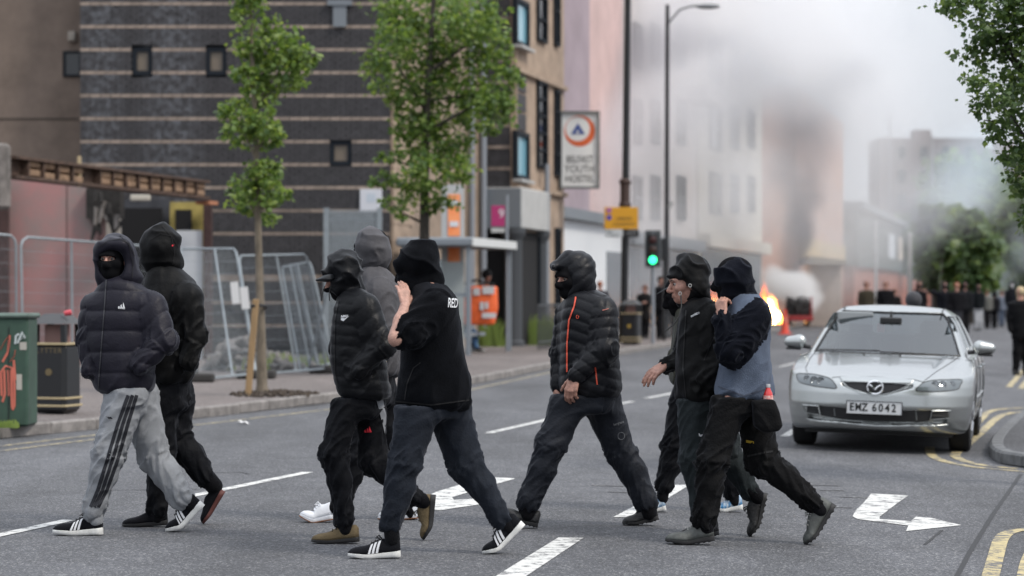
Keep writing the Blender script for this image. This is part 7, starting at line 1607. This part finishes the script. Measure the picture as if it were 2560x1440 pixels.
# ================================================================== bystanders further off
def bystander(px, foot, top, jc, tc, label, hair=(.03,.02,.015), hood=False, legs=0, arm=None, z=None, turn=0, wide=1.0, fine=.03, long=0, skin=SKIN, face=True, Y=None, group='bystanders down the street', hs=1.0):
    S = Person(px, foot, label, group, z=z, Y=Y); H = foot-top; u = H/100.0
    q = lambda x, y, dy=0: (px+x*u*wide, top+y*u, dy)
    jm = cloth('jk_%.3f_%.3f_%.3f' % jc, jc, .8); tm = cloth('tr_%.3f_%.3f_%.3f' % tc, tc, .85)
    lw = 5.6
    S.trousers([(q(-3.2,52), q(-3.4-legs*.6,74,-.03*legs/4), q(-3.6-legs,94.5,-.0), 6.2*u, 4.6*u, 3.3*u), (q(3.2,52), q(3.4+legs*.4,74,.05), q(3.6+legs,94.5-abs(legs)*.3,.08), 6.2*u, 4.6*u, 3.3*u)], [(px,top+56*u,8.2*u*wide,0,.13),(px,top+46*u,8.5*u*wide,0,.13)], tm, h=fine, fold=.012)
    zb = 54+long
    S.jacket([(px,top+zb*u,10*u*wide,0,.17),(px,top+42*u,9.6*u*wide,0,.16),(px,top+30*u,11*u*wide,0,.16),(px,top+20*u,10.5*u*wide,0,.14),(px,top+15*u,4.5*u,0,.08)],
             [(q(-10.5,22), q(-12.5,36), q(-11.5,50,-.08), 4.4*u, 3.7*u, 2.8*u), arm and (q(*arm[0]), q(*arm[1]), q(*arm[2]), 4.2*u, 3.6*u, 2.7*u) or (q(10.5,22), q(12.5,36), q(11.5,50,-.08), 4.4*u, 3.7*u, 2.8*u)], jm, h=fine, fold=.012)
    f = (math.sin(R(turn)), -math.cos(R(turn)), 0); hc = (px, top+7.3*u)
    S.head(hc[0], hc[1], f, h=.02, sc_=.95*H*S.k/1.72, skin=skin)
    if hood: S.hood([S.e(px,top+6.6*u,6.4*u,7.2*u,.125,.01), S.c((px-3*u,top+14.5*u,0),(px+3*u,top+14.5*u,0),4*u,4*u)], jm, [ell(S.p(hc[0], hc[1]+u) + np.array(f)*.14, (.07,.07,.09))] , h=.02)
    elif hair:
        hp = [S.e(px,top+5.6*u*hs,5.3*u*hs,5.6*u*hs,.105*hs,.0)] + ([S.c((px,top+7*u,.05),(px,top+19*u,.07),5*u,4*u)] if hair[0] > .12 and long else [])
        V, Q = sdf_mesh(hp + [Prim(ell(S.p(hc[0], hc[1]+2*u) + np.array(f)*.10, (.075,.075,.10)).f, S.p(px,foot)-2, S.p(px,foot)+2, .02, 's')], .016); S.part('hair', V, Q, cloth('hair_%.2f_%.2f' % hair[:2], hair, .7, bump=.6, bscale=120))
    for sx, dy in ((-1, 0), (1, .08)):
        fx = px + sx*(3.6+legs)*u; t = turn
        S.shoe((fx - math.sin(R(t))*5*u, foot-(.3+.3*(sx > 0))*u, dy+.10*math.cos(R(t))), (fx+math.sin(R(t))*4*u, foot-.2*u, dy-.08*math.cos(R(t))), (fx+math.sin(R(t))*8*u, foot-.2*u, dy-.15*math.cos(R(t))), SOLEB, SOLEB, .05, .02, .07)
    if arm: S.hand(S.p(*q(*arm[2])), S.p(*q(*arm[2]))-S.p(*q(*arm[1])), (0,0,-1), 1)
    close(S, skin); return S
DK = (.014,.014,.018); DK2 = (.020,.019,.022); JE = (.05,.07,.12)
bystander(1612, 847, 712, (.018,.017,.018), DK, 'person in long dark coat with auburn hair by the traffic light', (.10,.04,.02), z=PZ, long=14, turn=-20, arm=((9,23),(12,33),(2,32,-.2)))
bystander(1652, 850, 690, DK, DK, 'tall person in black standing under the green traffic light', (.03,.02,.015), z=PZ, turn=15)
bystander(1688, 842, 700, (.10,.10,.095), (.04,.04,.045), 'person in pale olive top just right of the traffic light', (.05,.03,.02), z=PZ, turn=30)
bystander(1500, 846, 702, (.05,.05,.06), DK, 'person with ginger hair partly hidden behind the puffer jacket walker', (.22,.07,.03), z=PZ, turn=200)
bystander(2166, 838, 703, (.045,.038,.026), (.03,.03,.035), 'person in brown jacket standing left of the pale post', (.02,.018,.015), turn=180)
bystander(2214, 836, 702, DK, DK, 'broad person in black right of the pale post', (.08,.04,.03), turn=170, wide=1.15)
bystander(2236, 835, 722, (.018,.015,.016), DK, 'shorter person in black beside the broad one in black', (.12,.06,.04), turn=150)
bystander(2298, 836, 704, DK, DK2, 'person in black hood left of the pointing person', (.02,.02,.02), turn=190, hood=True)
bystander(2362, 838, 706, (.016,.018,.026), (.03,.03,.04), 'person in dark hood pointing with an outstretched arm', None, turn=180, hood=True, arm=((-10,21),(-22,19),(-33,16)))
bystander(2392, 842, 706, DK, (.06,.06,.07), 'person with red hair and black coat in the right-hand crowd', (.25,.08,.03), turn=180, wide=1.15)
bystander(2412, 840, 705, (.016,.018,.022), DK2, 'hooded person in dark navy right of the red haired one', None, turn=185, hood=True)
bystander(2445, 826, 711, (.012,.016,.02), (.42,.43,.45), 'person in black hood and pale grey joggers', None, turn=200, hood=True, legs=.8)
bystander(2468, 822, 724, (.12,.12,.11), DK2, 'far person in pale top with yellow sash behind grey joggers', (.1,.06,.03), turn=160)
bystander(2486, 822, 728, DK, DK, 'smaller hooded person in black right of the grey joggers', None, turn=190, hood=True)
bystander(2504, 818, 726, (.14,.16,.20), (.08,.10,.14), 'far person in pale blue top', (.12,.06,.04), turn=180)
bystander(2530, 822, 704, (.02,.022,.03), DK2, 'person in pale mask and dark jacket striding at the right', None, turn=-10, hood=True, legs=3, skin=mat('mask_white', (.62,.62,.62), .6))
# nearer ones
bystander(2552, 938, 716, (.010,.010,.012), (.012,.012,.014), 'person with blonde hair in black at the right edge', (.45,.36,.22), turn=150, fine=.018, long=6, legs=2)
bystander(2284, 1030, 728, (.10,.10,.11), DK2, 'person in dark grey beanie standing behind the silver car', (.055,.055,.06), turn=165, fine=.018, Y=30.5, hs=1.28)
# seated person at the shelter
S = Person(1190, 884, 'person in black sitting at the bus shelter with jeans leg stretched out', 'bystanders down the street', Y=56.6, z=PZ)
S.trousers([((1150,830,.3),(1168,838,-.1),(1193,872,-.5),9,7,5), ((1150,830,.5),(1185,832,.1),(1190,875,-.1),9,7,5)], [(1148,838,12,.4,.16),(1148,815,12,.4,.16)], cloth('jeans_blue', (.09,.17,.30), .85), h=.02, fold=.01)
S.jacket([(1150,830,14,.4,.18),(1165,790,15,.35,.18),(1190,740,15,.3,.18),(1205,712,8,.3,.1)], [((1175,745,.1),(1165,785,.0),(1185,800,-.2),7,6,5), ((1215,745,.4),(1220,785,.4),(1200,800,.1),7,6,5)], BLACK_SHELL, h=.022, fold=.01)
S.head(1218, 690, (.6,-.8,0), dy=.3, h=.02); V, Q = sdf_mesh([S.e(1217,686,13,14,.13,.32)], .02); S.part('hair', V, Q, LACEB)
S.shoe((1188,884,-.5),(1203,886,-.62),(1213,880,-.7), UPB, SOLEW, .05, .03, .08); S.shoe((1186,880,-.1),(1198,882,-.15),(1206,881,-.2), UPB, SOLEW, .05, .03, .08)
close(S)
